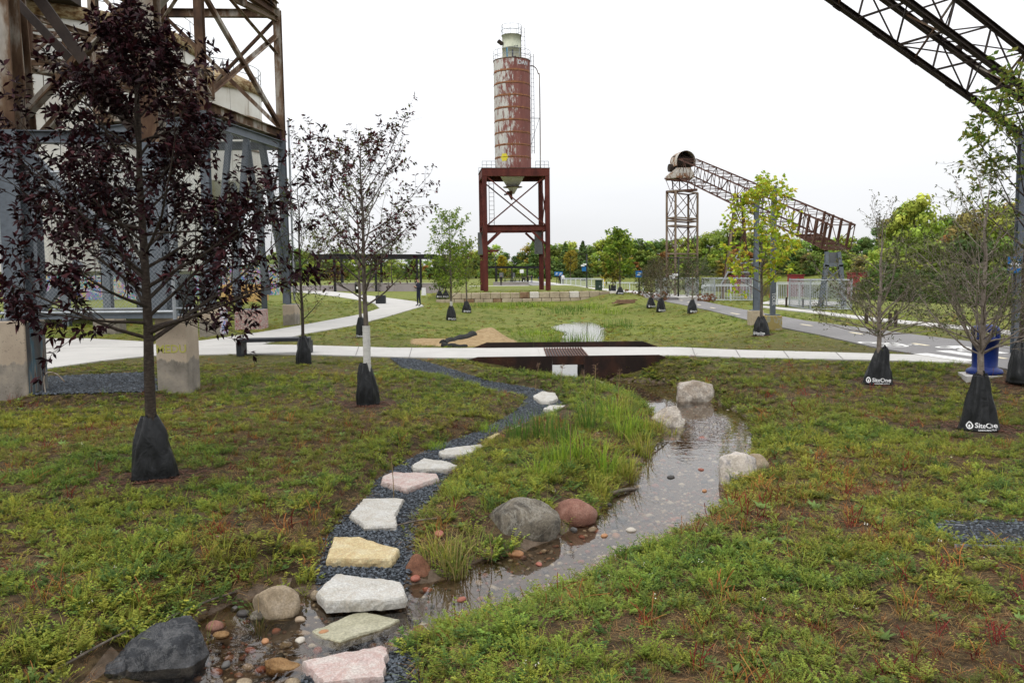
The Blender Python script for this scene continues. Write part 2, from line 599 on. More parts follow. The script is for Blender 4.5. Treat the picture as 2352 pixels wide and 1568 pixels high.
simple("bin_blue", [(0.3, (0.004, 0.014, 0.09)), (0.7, (0.006, 0.02, 0.125))], 3.0, 0.38, bump=0.05)
simple("sign_blue", [(0.3, (0.01, 0.10, 0.28)), (0.7, (0.015, 0.13, 0.34))], 3.0, 0.5, bump=0.0)
simple("white_paint", [(0.3, (0.66, 0.67, 0.67)), (0.7, (0.78, 0.78, 0.77))], 5.0, 0.6, bump=0.0)
simple("caisson_red", [(0.3, (0.16, 0.025, 0.022)), (0.7, (0.26, 0.05, 0.045))], 0.6, 0.9, bump=0.2)
simple("wood_post", [(0.3, (0.03, 0.022, 0.017)), (0.7, (0.06, 0.045, 0.035))], 8.0, 0.9, bump=0.4, stretch=(1, 1, 0.1))
simple("pallet_wood", [(0.3, (0.13, 0.075, 0.045)), (0.7, (0.27, 0.17, 0.11))], 6.0, 0.9, bump=0.4)
simple("limestone_block", [(0.25, (0.24, 0.19, 0.13)), (0.5, (0.36, 0.3, 0.215)), (0.75, (0.45, 0.385, 0.28))], 1.3, 0.9, bump=0.6, dist=0.03)
simple("limestone_stained", [(0.25, (0.05, 0.035, 0.025)), (0.5, (0.2, 0.12, 0.07)), (0.75, (0.38, 0.3, 0.2))], 1.8, 0.9, bump=0.6, dist=0.03)
simple("limestone_ochre", [(0.25, (0.34, 0.2, 0.07)), (0.5, (0.46, 0.3, 0.12)), (0.75, (0.52, 0.38, 0.19))], 1.1, 0.9, bump=0.4, dist=0.02)
simple("limestone_pale", [(0.3, (0.5, 0.46, 0.42)), (0.7, (0.62, 0.58, 0.53))], 1.5, 0.9, bump=0.5, dist=0.02)

def mat_silo():
    m, nt, b = newmat("silo_rusted_paint")
    v = coords(nt)
    vs_ = coords(nt, (1, 1, 0.22))
    _, red = noise_ramp(nt, vs_, 2.2, [(0.25, (0.11, 0.035, 0.028)), (0.5, (0.17, 0.058, 0.046)), (0.75, (0.215, 0.088, 0.07))], detail=8)
    _, wht = noise_ramp(nt, vs_, 3.0, [(0.3, (0.34, 0.33, 0.31)), (0.65, (0.5, 0.49, 0.46))], detail=6)
    # paint survives more on the weather side; patches with streaky edges
    sp = nd(nt, "ShaderNodeSeparateXYZ"); nt.links.new(v, sp.inputs[0])
    side = nd(nt, "ShaderNodeMapRange"); side.inputs["From Min"].default_value = -1.3; side.inputs["From Max"].default_value = 1.1
    side.inputs["To Min"].default_value = 0.14; side.inputs["To Max"].default_value = -0.08
    nt.links.new(sp.outputs["X"], side.inputs["Value"])
    n3, _ = noise_ramp(nt, coords(nt, (3.4, 3.4, 0.9)), 1.3, [(0, (0, 0, 0)), (1, (1, 1, 1))], detail=11, rough=0.74)
    ad = nd(nt, "ShaderNodeMath", operation='ADD'); nt.links.new(n3.outputs["Fac"], ad.inputs[0]); nt.links.new(side.outputs[0], ad.inputs[1])
    st = nd(nt, "ShaderNodeMapRange"); st.inputs["From Min"].default_value = 0.55; st.inputs["From Max"].default_value = 0.62
    nt.links.new(ad.outputs[0], st.inputs["Value"])
    col = mixc(nt, st.outputs[0], red.outputs[0], wht.outputs[0])
    # orange-brown rust creeping from the seams between the rings
    fr = nd(nt, "ShaderNodeMath", operation='MULTIPLY'); fr.inputs[1].default_value = 1.0 / 0.918
    nt.links.new(sp.outputs["Z"], fr.inputs[0])
    fc = nd(nt, "ShaderNodeMath", operation='FRACT'); nt.links.new(fr.outputs[0], fc.inputs[0])
    pp = nd(nt, "ShaderNodeMath", operation='PINGPONG'); pp.inputs[1].default_value = 0.5
    nt.links.new(fc.outputs[0], pp.inputs[0])
    n4, _ = noise_ramp(nt, coords(nt, (3, 3, 0.6)), 2.0, [(0, (0, 0, 0)), (1, (1, 1, 1))], detail=6)
    th = nd(nt, "ShaderNodeMath", operation='MULTIPLY_ADD'); th.inputs[1].default_value = -0.3
    nt.links.new(n4.outputs["Fac"], th.inputs[0]); nt.links.new(pp.outputs[0], th.inputs[2])
    s2 = nd(nt, "ShaderNodeMapRange"); s2.inputs["From Min"].default_value = -0.045; s2.inputs["From Max"].default_value = -0.085
    nt.links.new(th.outputs[0], s2.inputs["Value"])
    _, rst = noise_ramp(nt, v, 6, [(0.3, (0.14, 0.045, 0.015)), (0.7, (0.3, 0.13, 0.05))], detail=4)
    col = mixc(nt, s2.outputs[0], col, rst.outputs[0])
    nt.links.new(col, b.inputs["Base Color"])
    b.inputs["Roughness"].default_value = 0.8
    add_bump(nt, b, n3.outputs["Fac"], 0.2, 0.02)
mat_silo()
simple("silo_cap_paint", [(0.25, (0.3, 0.33, 0.25)), (0.5, (0.46, 0.47, 0.36)), (0.7, (0.52, 0.53, 0.45)), (0.9, (0.3, 0.24, 0.16))], 1.4, 0.7, world_space=False, stretch=(1, 1, 0.4))
simple("cone_paint", [(0.22, (0.3, 0.22, 0.16)), (0.4, (0.66, 0.65, 0.63)), (0.72, (0.76, 0.76, 0.75)), (0.9, (0.2, 0.1, 0.06))], 1.2, 0.7, world_space=False)
simple("hood_paint", [(0.3, (0.06, 0.03, 0.018)), (0.44, (0.2, 0.1, 0.05)), (0.54, (0.42, 0.38, 0.33)), (0.68, (0.5, 0.48, 0.45)), (0.78, (0.16, 0.075, 0.04))], 1.9, 0.85, bump=0.4)
simple("soot_rust", [(0.3, (0.02, 0.012, 0.01)), (0.7, (0.1, 0.05, 0.03))], 3, 0.9)
simple("grey_panel", [(0.3, (0.1, 0.105, 0.11)), (0.7, (0.13, 0.135, 0.14))], 1, 0.6, bump=0.0)

def mat_tank():
    m, nt, b = newmat("tank_panels")
    v = wcoords(nt)
    _, base = noise_ramp(nt, v, 0.35, [(0.3, (0.45, 0.42, 0.36)), (0.55, (0.6, 0.59, 0.55)), (0.8, (0.66, 0.66, 0.64))], detail=7)
    n2, run = noise_ramp(nt, wcoords(nt, (2.2, 2.2, 0.18)), 1.0, [(0.55, (0, 0, 0)), (0.72, (1, 1, 1))], detail=9, rough=0.7)
    mv = mixc(nt, mixc(nt, 0.75, (0, 0, 0), run.outputs[0]), base.outputs[0], (0.2, 0.12, 0.06))
    nt.links.new(mv, b.inputs["Base Color"])
    b.inputs["Roughness"].default_value = 0.7
mat_tank()
simple("tank_seam", [(0.3, (0.09, 0.06, 0.035)), (0.7, (0.2, 0.14, 0.08))], 2, 0.9)
simple("tank_rim", [(0.3, (0.05, 0.028, 0.015)), (0.45, (0.17, 0.1, 0.045)), (0.58, (0.36, 0.29, 0.17)), (0.7, (0.14, 0.09, 0.05))], 3.0, 0.9, bump=0.6, stretch=(1, 1, 2))
mat_graffiti("mural", (0.45, 0.45, 0.46), [(0.04, 0.12, 0.42), (0.55, 0.36, 0.02), (0.3, 0.08, 0.3), (0.05, 0.25, 0.22)], 0.9, 0.53)

# stone
def mat_stone(name, stops, scale, vein=None, rough=0.85, bump=0.5, dist=0.02):
    m, nt, b = newmat(name)
    v = coords(nt)
    n, r = noise_ramp(nt, v, scale, stops, detail=12, rough=0.72, dist=0.12)
    n2, r2 = noise_ramp(nt, v, scale * 14, [(0.35, (0.72,) * 3), (0.7, (1.25,) * 3)], detail=4)
    o = mixc(nt, 1.0, r.outputs[0], r2.outputs[0], 'MULTIPLY')
    if vein:
        n3, r3 = noise_ramp(nt, v, scale * 0.8, [(0.47, (0, 0, 0)), (0.5, (1, 1, 1)), (0.52, (0, 0, 0))], detail=9, rough=0.75, dist=0.5)
        o = mixc(nt, mixc(nt, 0.6, (0, 0, 0), r3.outputs[0]), o, vein)
    nt.links.new(o, b.inputs["Base Color"])
    b.inputs["Roughness"].default_value = rough
    b.inputs["Specular IOR Level"].default_value = 0.25
    add_bump(nt, b, n.outputs["Fac"], bump, dist)
    return m
mat_stone("stone_black", [(0.3, (0.008, 0.009, 0.011)), (0.48, (0.024, 0.026, 0.03)), (0.58, (0.07, 0.07, 0.072)), (0.7, (0.018, 0.02, 0.024))], 6, (0.12, 0.12, 0.12), 0.55, 1.0, 0.04)
mat_stone("stone_grey", [(0.32, (0.02, 0.018, 0.016)), (0.44, (0.07, 0.06, 0.046)), (0.55, (0.14, 0.12, 0.09)), (0.68, (0.055, 0.05, 0.043))], 4.5, (0.26, 0.245, 0.21), 0.75, 1.0, 0.02)
mat_stone("stone_pink", [(0.3, (0.10, 0.042, 0.03)), (0.5, (0.19, 0.092, 0.066)), (0.7, (0.26, 0.15, 0.115))], 7, None, 0.8, 0.9, 0.012)
mat_stone("stone_beige", [(0.3, (0.11, 0.08, 0.05)), (0.5, (0.23, 0.18, 0.12)), (0.7, (0.3, 0.25, 0.19))], 6, None, 0.85, 0.5)
mat_stone("stone_brown", [(0.3, (0.07, 0.028, 0.015)), (0.5, (0.14, 0.06, 0.033)), (0.7, (0.19, 0.1, 0.06))], 9, None, 0.75, 0.7)
mat_stone("stone_ochre", [(0.3, (0.09, 0.045, 0.016)), (0.5, (0.19, 0.105, 0.04)), (0.7, (0.27, 0.17, 0.08))], 10, None, 0.7, 0.9)
mat_stone("stone_white", [(0.28, (0.12, 0.09, 0.065)), (0.42, (0.25, 0.205, 0.16)), (0.55, (0.38, 0.34, 0.29)), (0.7, (0.44, 0.41, 0.36)), (0.8, (0.2, 0.165, 0.13))], 3.6, (0.13, 0.11, 0.1), 0.85, 1.0, 0.035)
mat_stone("stone_grey_face", [(0.25, (0.12, 0.1, 0.085)), (0.45, (0.42, 0.37, 0.31)), (0.58, (0.18, 0.18, 0.2)), (0.8, (0.22, 0.215, 0.225))], 3.2, (0.45, 0.4, 0.35), 0.7, 0.8, 0.02)
mat_stone("flag_pink", [(0.3, (0.3, 0.2, 0.175)), (0.45, (0.38, 0.3, 0.275)), (0.6, (0.42, 0.375, 0.34)), (0.75, (0.34, 0.27, 0.24))], 6, (0.3, 0.17, 0.14), 0.8, 0.8, 0.014)
mat_stone("flag_white", [(0.3, (0.27, 0.245, 0.2)), (0.45, (0.36, 0.345, 0.31)), (0.6, (0.42, 0.41, 0.385)), (0.75, (0.36, 0.33, 0.3))], 5, (0.31, 0.27, 0.22), 0.8, 0.8, 0.014)
mat_stone("flag_yellow", [(0.3, (0.32, 0.235, 0.11)), (0.5, (0.42, 0.345, 0.195)), (0.7, (0.46, 0.41, 0.28))], 5, (0.3, 0.19, 0.09), 0.8, 0.8, 0.014)
mat_stone("flag_green", [(0.3, (0.2, 0.185, 0.12)), (0.5, (0.28, 0.265, 0.185)), (0.7, (0.32, 0.3, 0.22))], 4, None, 0.5, 0.3, 0.01)

def mat_tint(name, rough=0.6, transl=0.0, instancer=False, spec=0.35, obj_var=0.0):
    """colour carried by the leaves, stones or instances themselves"""
    m, nt, b = newmat(name)
    at = nd(nt, "ShaderNodeAttribute", attribute_name="tint")
    if instancer:
        at.attribute_type = 'INSTANCER'
    col = at.outputs["Color"]
    if instancer == 'both':
        a2 = nd(nt, "ShaderNodeAttribute", attribute_name="shade")
        col = mixc(nt, 1.0, col, a2.outputs["Color"], 'MULTIPLY')
    nt.links.new(col, b.inputs["Base Color"])
    b.inputs["Roughness"].default_value = rough
    b.inputs["Specular IOR Level"].default_value = spec
    if transl:
        tr = nd(nt, "ShaderNodeBsdfTranslucent")
        nt.links.new(col, tr.inputs["Color"])
        mx = nd(nt, "ShaderNodeMixShader"); mx.inputs[0].default_value = transl
        nt.links.new(b.outputs[0], mx.inputs[1]); nt.links.new(tr.outputs[0], mx.inputs[2])
        nt.links.new(mx.outputs[0], nt.nodes["Material Output"].inputs["Surface"])
    return m
mat_tint("leaf", 0.6, 0.35, spec=0.15)
mat_tint("leaf_dark", 0.6, 0.10, spec=0.1)
mat_tint("forest_leaf", 0.7, 0.25, spec=0.2)
mat_tint("meadow_leaf", 0.7, 0.35, instancer='both', spec=0.1)
mat_tint("pebble", 0.5, 0.0, instancer=True)
mat_tint("chip", 0.7, 0.0, instancer=True)
simple("bark_grey", [(0.3, (0.06, 0.048, 0.038)), (0.55, (0.12, 0.1, 0.08)), (0.75, (0.18, 0.155, 0.13))], 22, 0.9, bump=0.7, stretch=(1, 1, 0.4))
simple("bark_dark", [(0.3, (0.025, 0.018, 0.014)), (0.55, (0.055, 0.042, 0.033)), (0.75, (0.095, 0.075, 0.06))], 22, 0.9, bump=0.7, stretch=(1, 1, 2.5))
simple("bark_silver", [(0.3, (0.13, 0.105, 0.085)), (0.55, (0.21, 0.175, 0.145)), (0.75, (0.3, 0.26, 0.22))], 22, 0.85, bump=0.4)
simple("tree_wrap", [(0.3, (0.4, 0.39, 0.36)), (0.6, (0.52, 0.51, 0.48))], 14, 0.9, bump=0.5, stretch=(0.3, 0.3, 3))
def mat_bag():
    m, nt, b = newmat("bag_vinyl")
    v = coords(nt)
    n, r = noise_ramp(nt, v, 5.0, [(0.3, (0.004, 0.0045, 0.005)), (0.7, (0.009, 0.010, 0.011))], detail=6)
    nt.links.new(r.outputs[0], b.inputs["Base Color"])
    b.inputs["Roughness"].default_value = 0.42
    b.inputs["Specular IOR Level"].default_value = 0.28
    n2, _ = noise_ramp(nt, coords(nt, (1, 1, 0.45)), 9.0, [(0, (0, 0, 0)), (1, (1, 1, 1))], detail=5, dist=0.8)
    add_bump(nt, b, n2.outputs["Fac"], 0.7, 0.03)
mat_bag()
simple("bag_print", [(0.3, (0.72, 0.72, 0.72)), (0.7, (0.8, 0.8, 0.8))], 5, 0.6, bump=0)
simple("sock_mesh", [(0.3, (0.008, 0.008, 0.008)), (0.7, (0.03, 0.03, 0.028))], 60, 0.9, bump=0.5)
simple("straw_end", [(0.3, (0.16, 0.11, 0.05)), (0.7, (0.3, 0.22, 0.11))], 40, 0.95, bump=0.8)
simple("sand", [(0.3, (0.25, 0.165, 0.075)), (0.5, (0.38, 0.265, 0.135)), (0.7, (0.46, 0.34, 0.19))], 7, 0.95, bump=1.0, dist=0.05)
simple("gravel_base", [(0.3, (0.01, 0.012, 0.014)), (0.6, (0.028, 0.032, 0.037)), (0.8, (0.055, 0.06, 0.066))], 45, 0.8, bump=0.8, dist=0.02)
simple("skin", [(0.3, (0.32, 0.18, 0.12)), (0.7, (0.4, 0.24, 0.17))], 8, 0.6, bump=0)
simple("cloth_navy", [(0.3, (0.012, 0.014, 0.028)), (0.7, (0.022, 0.025, 0.045))], 12, 0.9)
simple("cloth_black", [(0.3, (0.01, 0.01, 0.011)), (0.7, (0.018, 0.018, 0.02))], 12, 0.9)
simple("cloth_white", [(0.3, (0.6, 0.6, 0.6)), (0.7, (0.7, 0.7, 0.7))], 12, 0.9)
simple("cloth_teal", [(0.3, (0.01, 0.09, 0.09)), (0.7, (0.02, 0.13, 0.12))], 12, 0.9)
simple("cloth_blue", [(0.3, (0.02, 0.03, 0.12)), (0.7, (0.04, 0.05, 0.18))], 12, 0.9)
simple("hair", [(0.3, (0.012, 0.009, 0.007)), (0.7, (0.03, 0.02, 0.015))], 30, 0.7)
simple("car_red", [(0.3, (0.35, 0.015, 0.012)), (0.7, (0.4, 0.02, 0.015))], 2, 0.25, bump=0)
simple("car_white", [(0.3, (0.55, 0.57, 0.6)), (0.7, (0.6, 0.62, 0.64))], 2, 0.25, bump=0)
simple("dark_glass", [(0.3, (0.012, 0.015, 0.018)), (0.7, (0.02, 0.024, 0.028))], 2, 0.08, bump=0)
simple("rubber", [(0.3, (0.012, 0.012, 0.012)), (0.7, (0.02, 0.02, 0.02))], 9, 0.9, bump=0)
simple("safety_yellow", [(0.3, (0.55, 0.38, 0.02)), (0.7, (0.62, 0.44, 0.03))], 4, 0.6, bump=0)
simple("graffiti_yellow", [(0.3, (0.55, 0.45, 0.03)), (0.7, (0.62, 0.55, 0.06))], 6, 0.7, bump=0)
simple("graffiti_olive", [(0.3, (0.3, 0.29, 0.06)), (0.7, (0.36, 0.34, 0.1))], 9, 0.8, bump=0)
simple("graffiti_white", [(0.3, (0.42, 0.43, 0.44)), (0.7, (0.55, 0.56, 0.57))], 9, 0.8, bump=0)
simple("graffiti_dark", [(0.3, (0.04, 0.05, 0.07)), (0.7, (0.1, 0.1, 0.12))], 9, 0.8, bump=0)
simple("graffiti_blue", [(0.3, (0.03, 0.16, 0.28)), (0.7, (0.05, 0.24, 0.36))], 9, 0.8, bump=0)

def mat_water():
    m, nt, b = newmat("water")
    nt.nodes.remove(b)
    out = nt.nodes["Material Output"]
    tr = nd(nt, "ShaderNodeBsdfTransparent"); tr.inputs["Color"].default_value = (0.86, 0.80, 0.70, 1)
    gl = nd(nt, "ShaderNodeBsdfGlossy"); gl.inputs["Roughness"].default_value = 0.03
    gl.inputs["Color"].default_value = (1, 1, 1, 1)
    v = wcoords(nt, (1, 1, 1))
    n = nd(nt, "ShaderNodeTexNoise"); n.inputs["Scale"].default_value = 5.0; n.inputs["Detail"].default_value = 3.0; n.inputs["Distortion"].default_value = 0.8
    nt.links.new(v, n.inputs["Vector"])
    bp = nd(nt, "ShaderNodeBump"); bp.inputs["Strength"].default_value = 0.3; bp.inputs["Distance"].default_value = 0.006
    nt.links.new(n.outputs["Fac"], bp.inputs["Height"])
    fr = nd(nt, "ShaderNodeFresnel"); fr.inputs["IOR"].default_value = 1.42
    nt.links.new(bp.outputs[0], gl.inputs["Normal"]); nt.links.new(bp.outputs[0], fr.inputs["Normal"])
    mx = nd(nt, "ShaderNodeMixShader")
    nt.links.new(fr.outputs[0], mx.inputs[0]); nt.links.new(tr.outputs[0], mx.inputs[1]); nt.links.new(gl.outputs[0], mx.inputs[2])
    nt.links.new(mx.outputs[0], out.inputs["Surface"])
mat_water()
def mat_river():
    m, nt, b = newmat("river_water")
    b.inputs["Base Color"].default_value = (0.03, 0.022, 0.014, 1)
    b.inputs["Roughness"].default_value = 0.06
    b.inputs["IOR"].default_value = 1.333
    n, _ = noise_ramp(nt, wcoords(nt), 1.2, [(0, (0, 0, 0)), (1, (1, 1, 1))], detail=3)
    add_bump(nt, b, n.outputs["Fac"], 0.25, 0.02)
mat_river()
M = MATS
# ------------------------------------------------------------------ the lie of the land
WZ = -0.48                                     # level of the stream and the pond
def gp(lst, z):
    return [(lambda p: (p.x, p.y))(G(a, b, z)) for a, b in lst]

STREAM = gp([(1272, 868), (1392, 872), (1540, 882), (1600, 915), (1690, 945), (1726, 985), (1728, 1040), (1678, 1090), (1655, 1150),
             (1636, 1192), (1500, 1243), (1385, 1300), (1290, 1352), (1160, 1402), (1020, 1440), (925, 1478), (900, 1500), (700, 1530),
             (640, 1600), (560, 1700), (60, 1700), (190, 1590), (330, 1500), (470, 1430), (545, 1392), (640, 1368), (720, 1378),
             (900, 1362), (965, 1345), (1062, 1335), (1110, 1292), (1200, 1272), (1285, 1240), (1365, 1195), (1410, 1150),
             (1468, 1092), (1500, 1032), (1543, 982), (1490, 937), (1440, 907), (1385, 897), (1330, 896), (1262, 888), (1258, 870)], WZ)
POND = gp([(1262, 752), (1300, 742), (1352, 738), (1388, 752), (1392, 775), (1375, 792), (1330, 795), (1290, 790), (1300, 765)], WZ)
CHANNEL = gp([(1240, 884), (1368, 884), (1400, 792), (1245, 788)], WZ)
PATHS = {
    'crossing': gp([(230, 790), (420, 792), (560, 790), (700, 792), (900, 798), (1062, 799), (1300, 796), (1560, 797), (1700, 803), (1900, 808),
                    (2100, 814), (2200, 820), (2240, 833), (2000, 826), (1700, 820), (1560, 815), (1300, 817), (1062, 821.5), (900, 819),
                    (700, 813), (560, 812), (347, 816), (230, 828), (60, 852), (-200, 900), (-200, 840), (60, 806)], 0.0),
    'branch': gp([(347, 791), (470, 781), (614, 760), (739, 738), (826, 722), (872, 708), (860, 697), (826, 689), (770, 680), (700, 672),
                  (640, 668), (640, 664), (730, 666), (800, 673), (892, 684), (955, 692), (973, 702), (892, 726), (817, 746), (701, 766), (600, 791), (480, 794)], 0.0),
    'side': gp([(-300, 788), (60, 778), (200, 777), (345, 785), (352, 797), (230, 797), (60, 801), (-300, 812)], 0.0),
}
ASPHALT = gp([(1502, 688), (1560, 685.5), (1600, 688), (1640, 697), (1700, 709), (1849, 736), (1960, 750), (2108, 769), (2245, 786), (2420, 808), (2700, 842),
              (2700, 900), (2420, 868), (2240, 833), (2108, 814), (2000, 795), (1889, 770), (1760, 745), (1640, 715), (1560, 698)], 0.0)
FARWALK = gp([(1752, 702), (1860, 712), (2000, 729), (2250, 752), (2600, 790), (2600, 800), (2250, 760), (2000, 736), (1860, 718), (1752, 706)], 0.0)
GRAVEL_UP = [G(a, b, z) for a, b, z in [(897, 821, -.01), (957, 824, -.02), (1048, 850, -.12), (1123, 874, -.2), (1245, 896, -.28), (1290, 925, -.3), (1230, 960, -.31), (1110, 1005, -.33),
              (1040, 1060, -.35), (1005, 1122, -.36), (952, 1180, -.37), (945, 1240, -.39), (935, 1335, -.41), (905, 1352, -.42),
              (735, 1352, -.42), (735, 1310, -.4), (745, 1240, -.38), (788, 1188, -.37), (850, 1138, -.36), (868, 1098, -.35),
              (945, 1050, -.34), (1000, 1022, -.33), (1110, 985, -.32), (1190, 940, -.3), (1217, 909, -.29), (1145, 899, -.25), (1092, 874, -.16), (1023, 855, -.1), (929, 837, -.03)]]
GRAVEL_UP = [(p.x, p.y) for p in GRAVEL_UP]
GRAVEL_LOW = gp([(895, 1490), (950, 1480), (960, 1560), (940, 1700), (600, 1700), (670, 1560), (700, 1520)], -0.43)
GRAVEL_PATCH = gp([(2150, 1212), (2240, 1208), (2420, 1215), (2420, 1265), (2200, 1258)], -0.24)
GRAVEL_PIER = gp([(80, 908), (112, 866), (350, 856), (362, 900)], -0.1)
SAND_Z = -0.12
SAND = gp([(1052, 803), (1215, 803), (1218, 790), (1180, 762), (1128, 745), (1075, 752), (1046, 772), (1010, 782), (950, 782), (948, 795)], SAND_Z)

def bank_x(y):
    return np.interp(y, [0, 30, 40, 60, 100, 200, 300, 500], [30, 27, 24, 19, 17, 14, 4, -40])
def far_bank_y(x):
    return np.interp(x, [-400, -30, 10, 60, 110, 150, 260], [290, 285, 300, 310, 260, 190, 120])

WALL_Y = 54.0
BR0 = gp([(1060, 823.5)], 0.0)[0]
_b1 = gp([(1546, 817.5)], 0.0)[0]
BRL = math.hypot(_b1[0] - BR0[0], _b1[1] - BR0[1])
BRD = ((_b1[0] - BR0[0]) / BRL, (_b1[1] - BR0[1]) / BRL)
def H(x, y):
    x = np.asarray(x, dtype=np.float64); y = np.asarray(y, dtype=np.float64)
    z = -0.06 - 0.16 * (1 - sstep(12.5, 17.2, y))
    z = z + 0.10 * (fbm(x, y, 0.35, 3, 3) - 0.5) * (1 - sstep(15, 17, y)) * 1.2 + 0.03 * (fbm(x, y, 2.1, 9, 3) - 0.5)
    # shallow basin beyond the crossing path
    e = ((x - 2.2) / 7.6) ** 2 + ((y - 34) / 15.0) ** 2
    z = z - 0.36 * (1 - sstep(0.25, 1.0, e))
    # terrace held by the block wall and its shoulder
    ter = sstep(WALL_Y + 0.25, WALL_Y + 0.5, y) * (1 - sstep(85, 125, y)) * sstep(-7.5, -5.0, x) * (1 - sstep(6.2, 9.5, x))
    z = z + 0.52 * ter
    sh = np.exp(-((x - 7.0) / 1.8) ** 2) * sstep(38, 53, y) * (1 - sstep(54, 70, y))
    z = np.maximum(z, z * (1 - sh) + 0.42 * sh)
    z = z + 0.14 * sstep(90, 150, y)
    # paths lie level
    m = np.full(z.shape, 1e9)
    for p in list(PATHS.values()) + [ASPHALT, FARWALK]:
        m = np.minimum(m, poly_sdf(p, x, y))
    k = 1 - sstep(0.05, 1.3, m)
    z = z * (1 - k) - 0.025 * k
    # the ground falls away in front of the footbridge's steel side
    u = (x - BR0[0]) * BRD[0] + (y - BR0[1]) * BRD[1]
    v = (y - BR0[1]) * BRD[0] - (x - BR0[0]) * BRD[1]
    zc = np.interp(u, [0.1, 0.3, 0.7, 1.25, 1.85, 2.65, 2.8, BRL - 0.9, BRL - 0.4, BRL - 0.1], [-0.02, -0.09, -0.2, -0.33, -0.52, -0.52, -0.43, -0.36, -0.18, -0.02])
    kc = sstep(-1.5, -0.45, v) * (1 - sstep(0.0, 0.02, v)) * (u > 0.1) * (u < BRL - 0.1)
    z = np.where(kc > 0, np.minimum(z, z * (1 - kc) + zc * kc), z)
    # hollow at the foot of the block wall
    kw = sstep(44, 52, y) * (1 - sstep(WALL_Y + 0.2, WALL_Y + 0.3, y)) * sstep(-6, -4, x) * (1 - sstep(4.0, 6.0, x))
    z = z - 0.2 * kw
    # gravel strips
    for g, gz in ((GRAVEL_UP, None), (GRAVEL_LOW, -0.445), (GRAVEL_PATCH, None), (GRAVEL_PIER, -0.1)):
        d = poly_sdf(g, x, y)
        k = 1 - sstep(0.0, 0.35, d)
        if g is GRAVEL_PATCH:
            continue
        zt = np.interp(y, [4, 6, 8, 12, 14.5, 16.5, 18.2], [-.435, -.43, -.39, -.345, -.3, -.15, -.02]) if gz is None else gz
        z = z * (1 - k) + zt * k
    # river on one side, valley slopes behind
    bx = bank_x(y)
    fy = far_bank_y(x)
    riv = sstep(0, 9, x - bx) * sstep(0, 12, fy - y)
    z = z * (1 - riv) - 3.6 * riv
    z = z + 4.0 * sstep(0, 160, y - fy) + 6 * sstep(100, 420, y - fy) * sstep(-200, 60, x)
    # stream and pond beds
    d = np.minimum(np.minimum(poly_sdf(STREAM, x, y), poly_sdf(POND, x, y)), poly_sdf(CHANNEL, x, y))
    wob = 0.10 * (fbm(x, y, 3.0, 21, 3) - 0.5)
    d2 = d + wob
    w = np.clip(0.8 + 0.5 * (fbm(x, y, 0.6, 5, 2) - 0.5), 0.5, 1.2)
    bank = 1 - sstep(-0.02, 1.0, d2 / w)
    lip = 1 - sstep(0.0, 0.16, d2)
    zb = (WZ + 0.05) * (1 - lip) + (WZ - 0.03) * lip
    z = np.where(d < 3, np.minimum(z, z * (1 - bank) + zb * bank) * 1.0, z)
    inn = sstep(-0.05, 0.5, -d2)
    z = np.where(d2 < 0.05, np.minimum(z, (WZ - 0.02) - 0.13 * inn), z)
    return z

def hz(x, y):
    return float(H(np.array([x]), np.array([y]))[0])

def T(px, py):
    """where the line of sight meets the ground"""
    d = ray(px, py)
    t = np.concatenate([np.arange(2.5, 30, 0.02), np.arange(30, 400, 0.2)])
    t = t / d.y
    x, y, z = d.x * t, d.y * t, CAM_H + d.z * t
    h = H(x, y)
    i = np.argmax(z <= h)
    return Vector((float(x[i]), float(y[i]), float(h[i])))

def graded(a, b, step, lo, hi, growth=1.12):
    mid = list(np.arange(a, b + 1e-6, step))
    s, v, up = step, b, []
    while v < hi:
        s *= growth; v += s; up.append(min(v, hi))
    s, v, dn = step, a, []
    while v > lo:
        s *= growth; v -= s; dn.append(max(v, lo))
    return np.array(dn[::-1] + mid + up)

def grid_mesh(name, xs, ys, zf, keep=None):
    X, Y = np.meshgrid(xs, ys)
    Z = zf(X, Y)
    nx, ny = len(xs), len(ys)
    V = np.stack([X, Y, Z], -1).reshape(-1, 3)
    i = np.arange(nx - 1)[None, :] + nx * np.arange(ny - 1)[:, None]
    F = np.stack([i, i + 1, i + nx + 1, i + nx], -1).reshape(-1, 4)
    if keep is not None:
        F = F[keep(V[F].mean(1))]
        used = np.unique(F)
        re = np.full(len(V), -1); re[used] = np.arange(len(used))
        V, F = V[used], re[F]
    me = bpy.data.meshes.new(name)
    me.vertices.add(len(V)); me.vertices.foreach_set("co", V.astype(np.float32).ravel())
    me.loops.add(F.size); me.loops.foreach_set("vertex_index", F.astype(np.int32).ravel())
    me.polygons.add(len(F)); me.polygons.foreach_set("loop_start", np.arange(0, F.size, 4, dtype=np.int32))
    me.update(calc_edges=True); me.validate()
    me.polygons.foreach_set("use_smooth", [True] * len(me.polygons))
    return me

gx = graded(-6.0, 6.5, 0.09, -1300, 1300)
gy = graded(3.4, 20.0, 0.09, -40, 1900, 1.06)
struct("ground", grid_mesh("ground", gx, gy, H), M["ground_soil_and_turf"])

# beds of stream and pond: a skin 4 mm above the ground where the water stands
def bed_keep(d_lim):
    def k(c):
        d = np.minimum(np.minimum(poly_sdf(STREAM, c[:, 0], c[:, 1]), poly_sdf(POND, c[:, 0], c[:, 1])), poly_sdf(CHANNEL, c[:, 0], c[:, 1]))
        return d < d_lim
    return k
struct("stream_bed", grid_mesh("stream_bed", np.arange(-6.5, 6.6, 0.09), np.arange(3.4, 19, 0.09), lambda x, y: H(x, y) + 0.005, bed_keep(0.12)), M["bed_silt"])

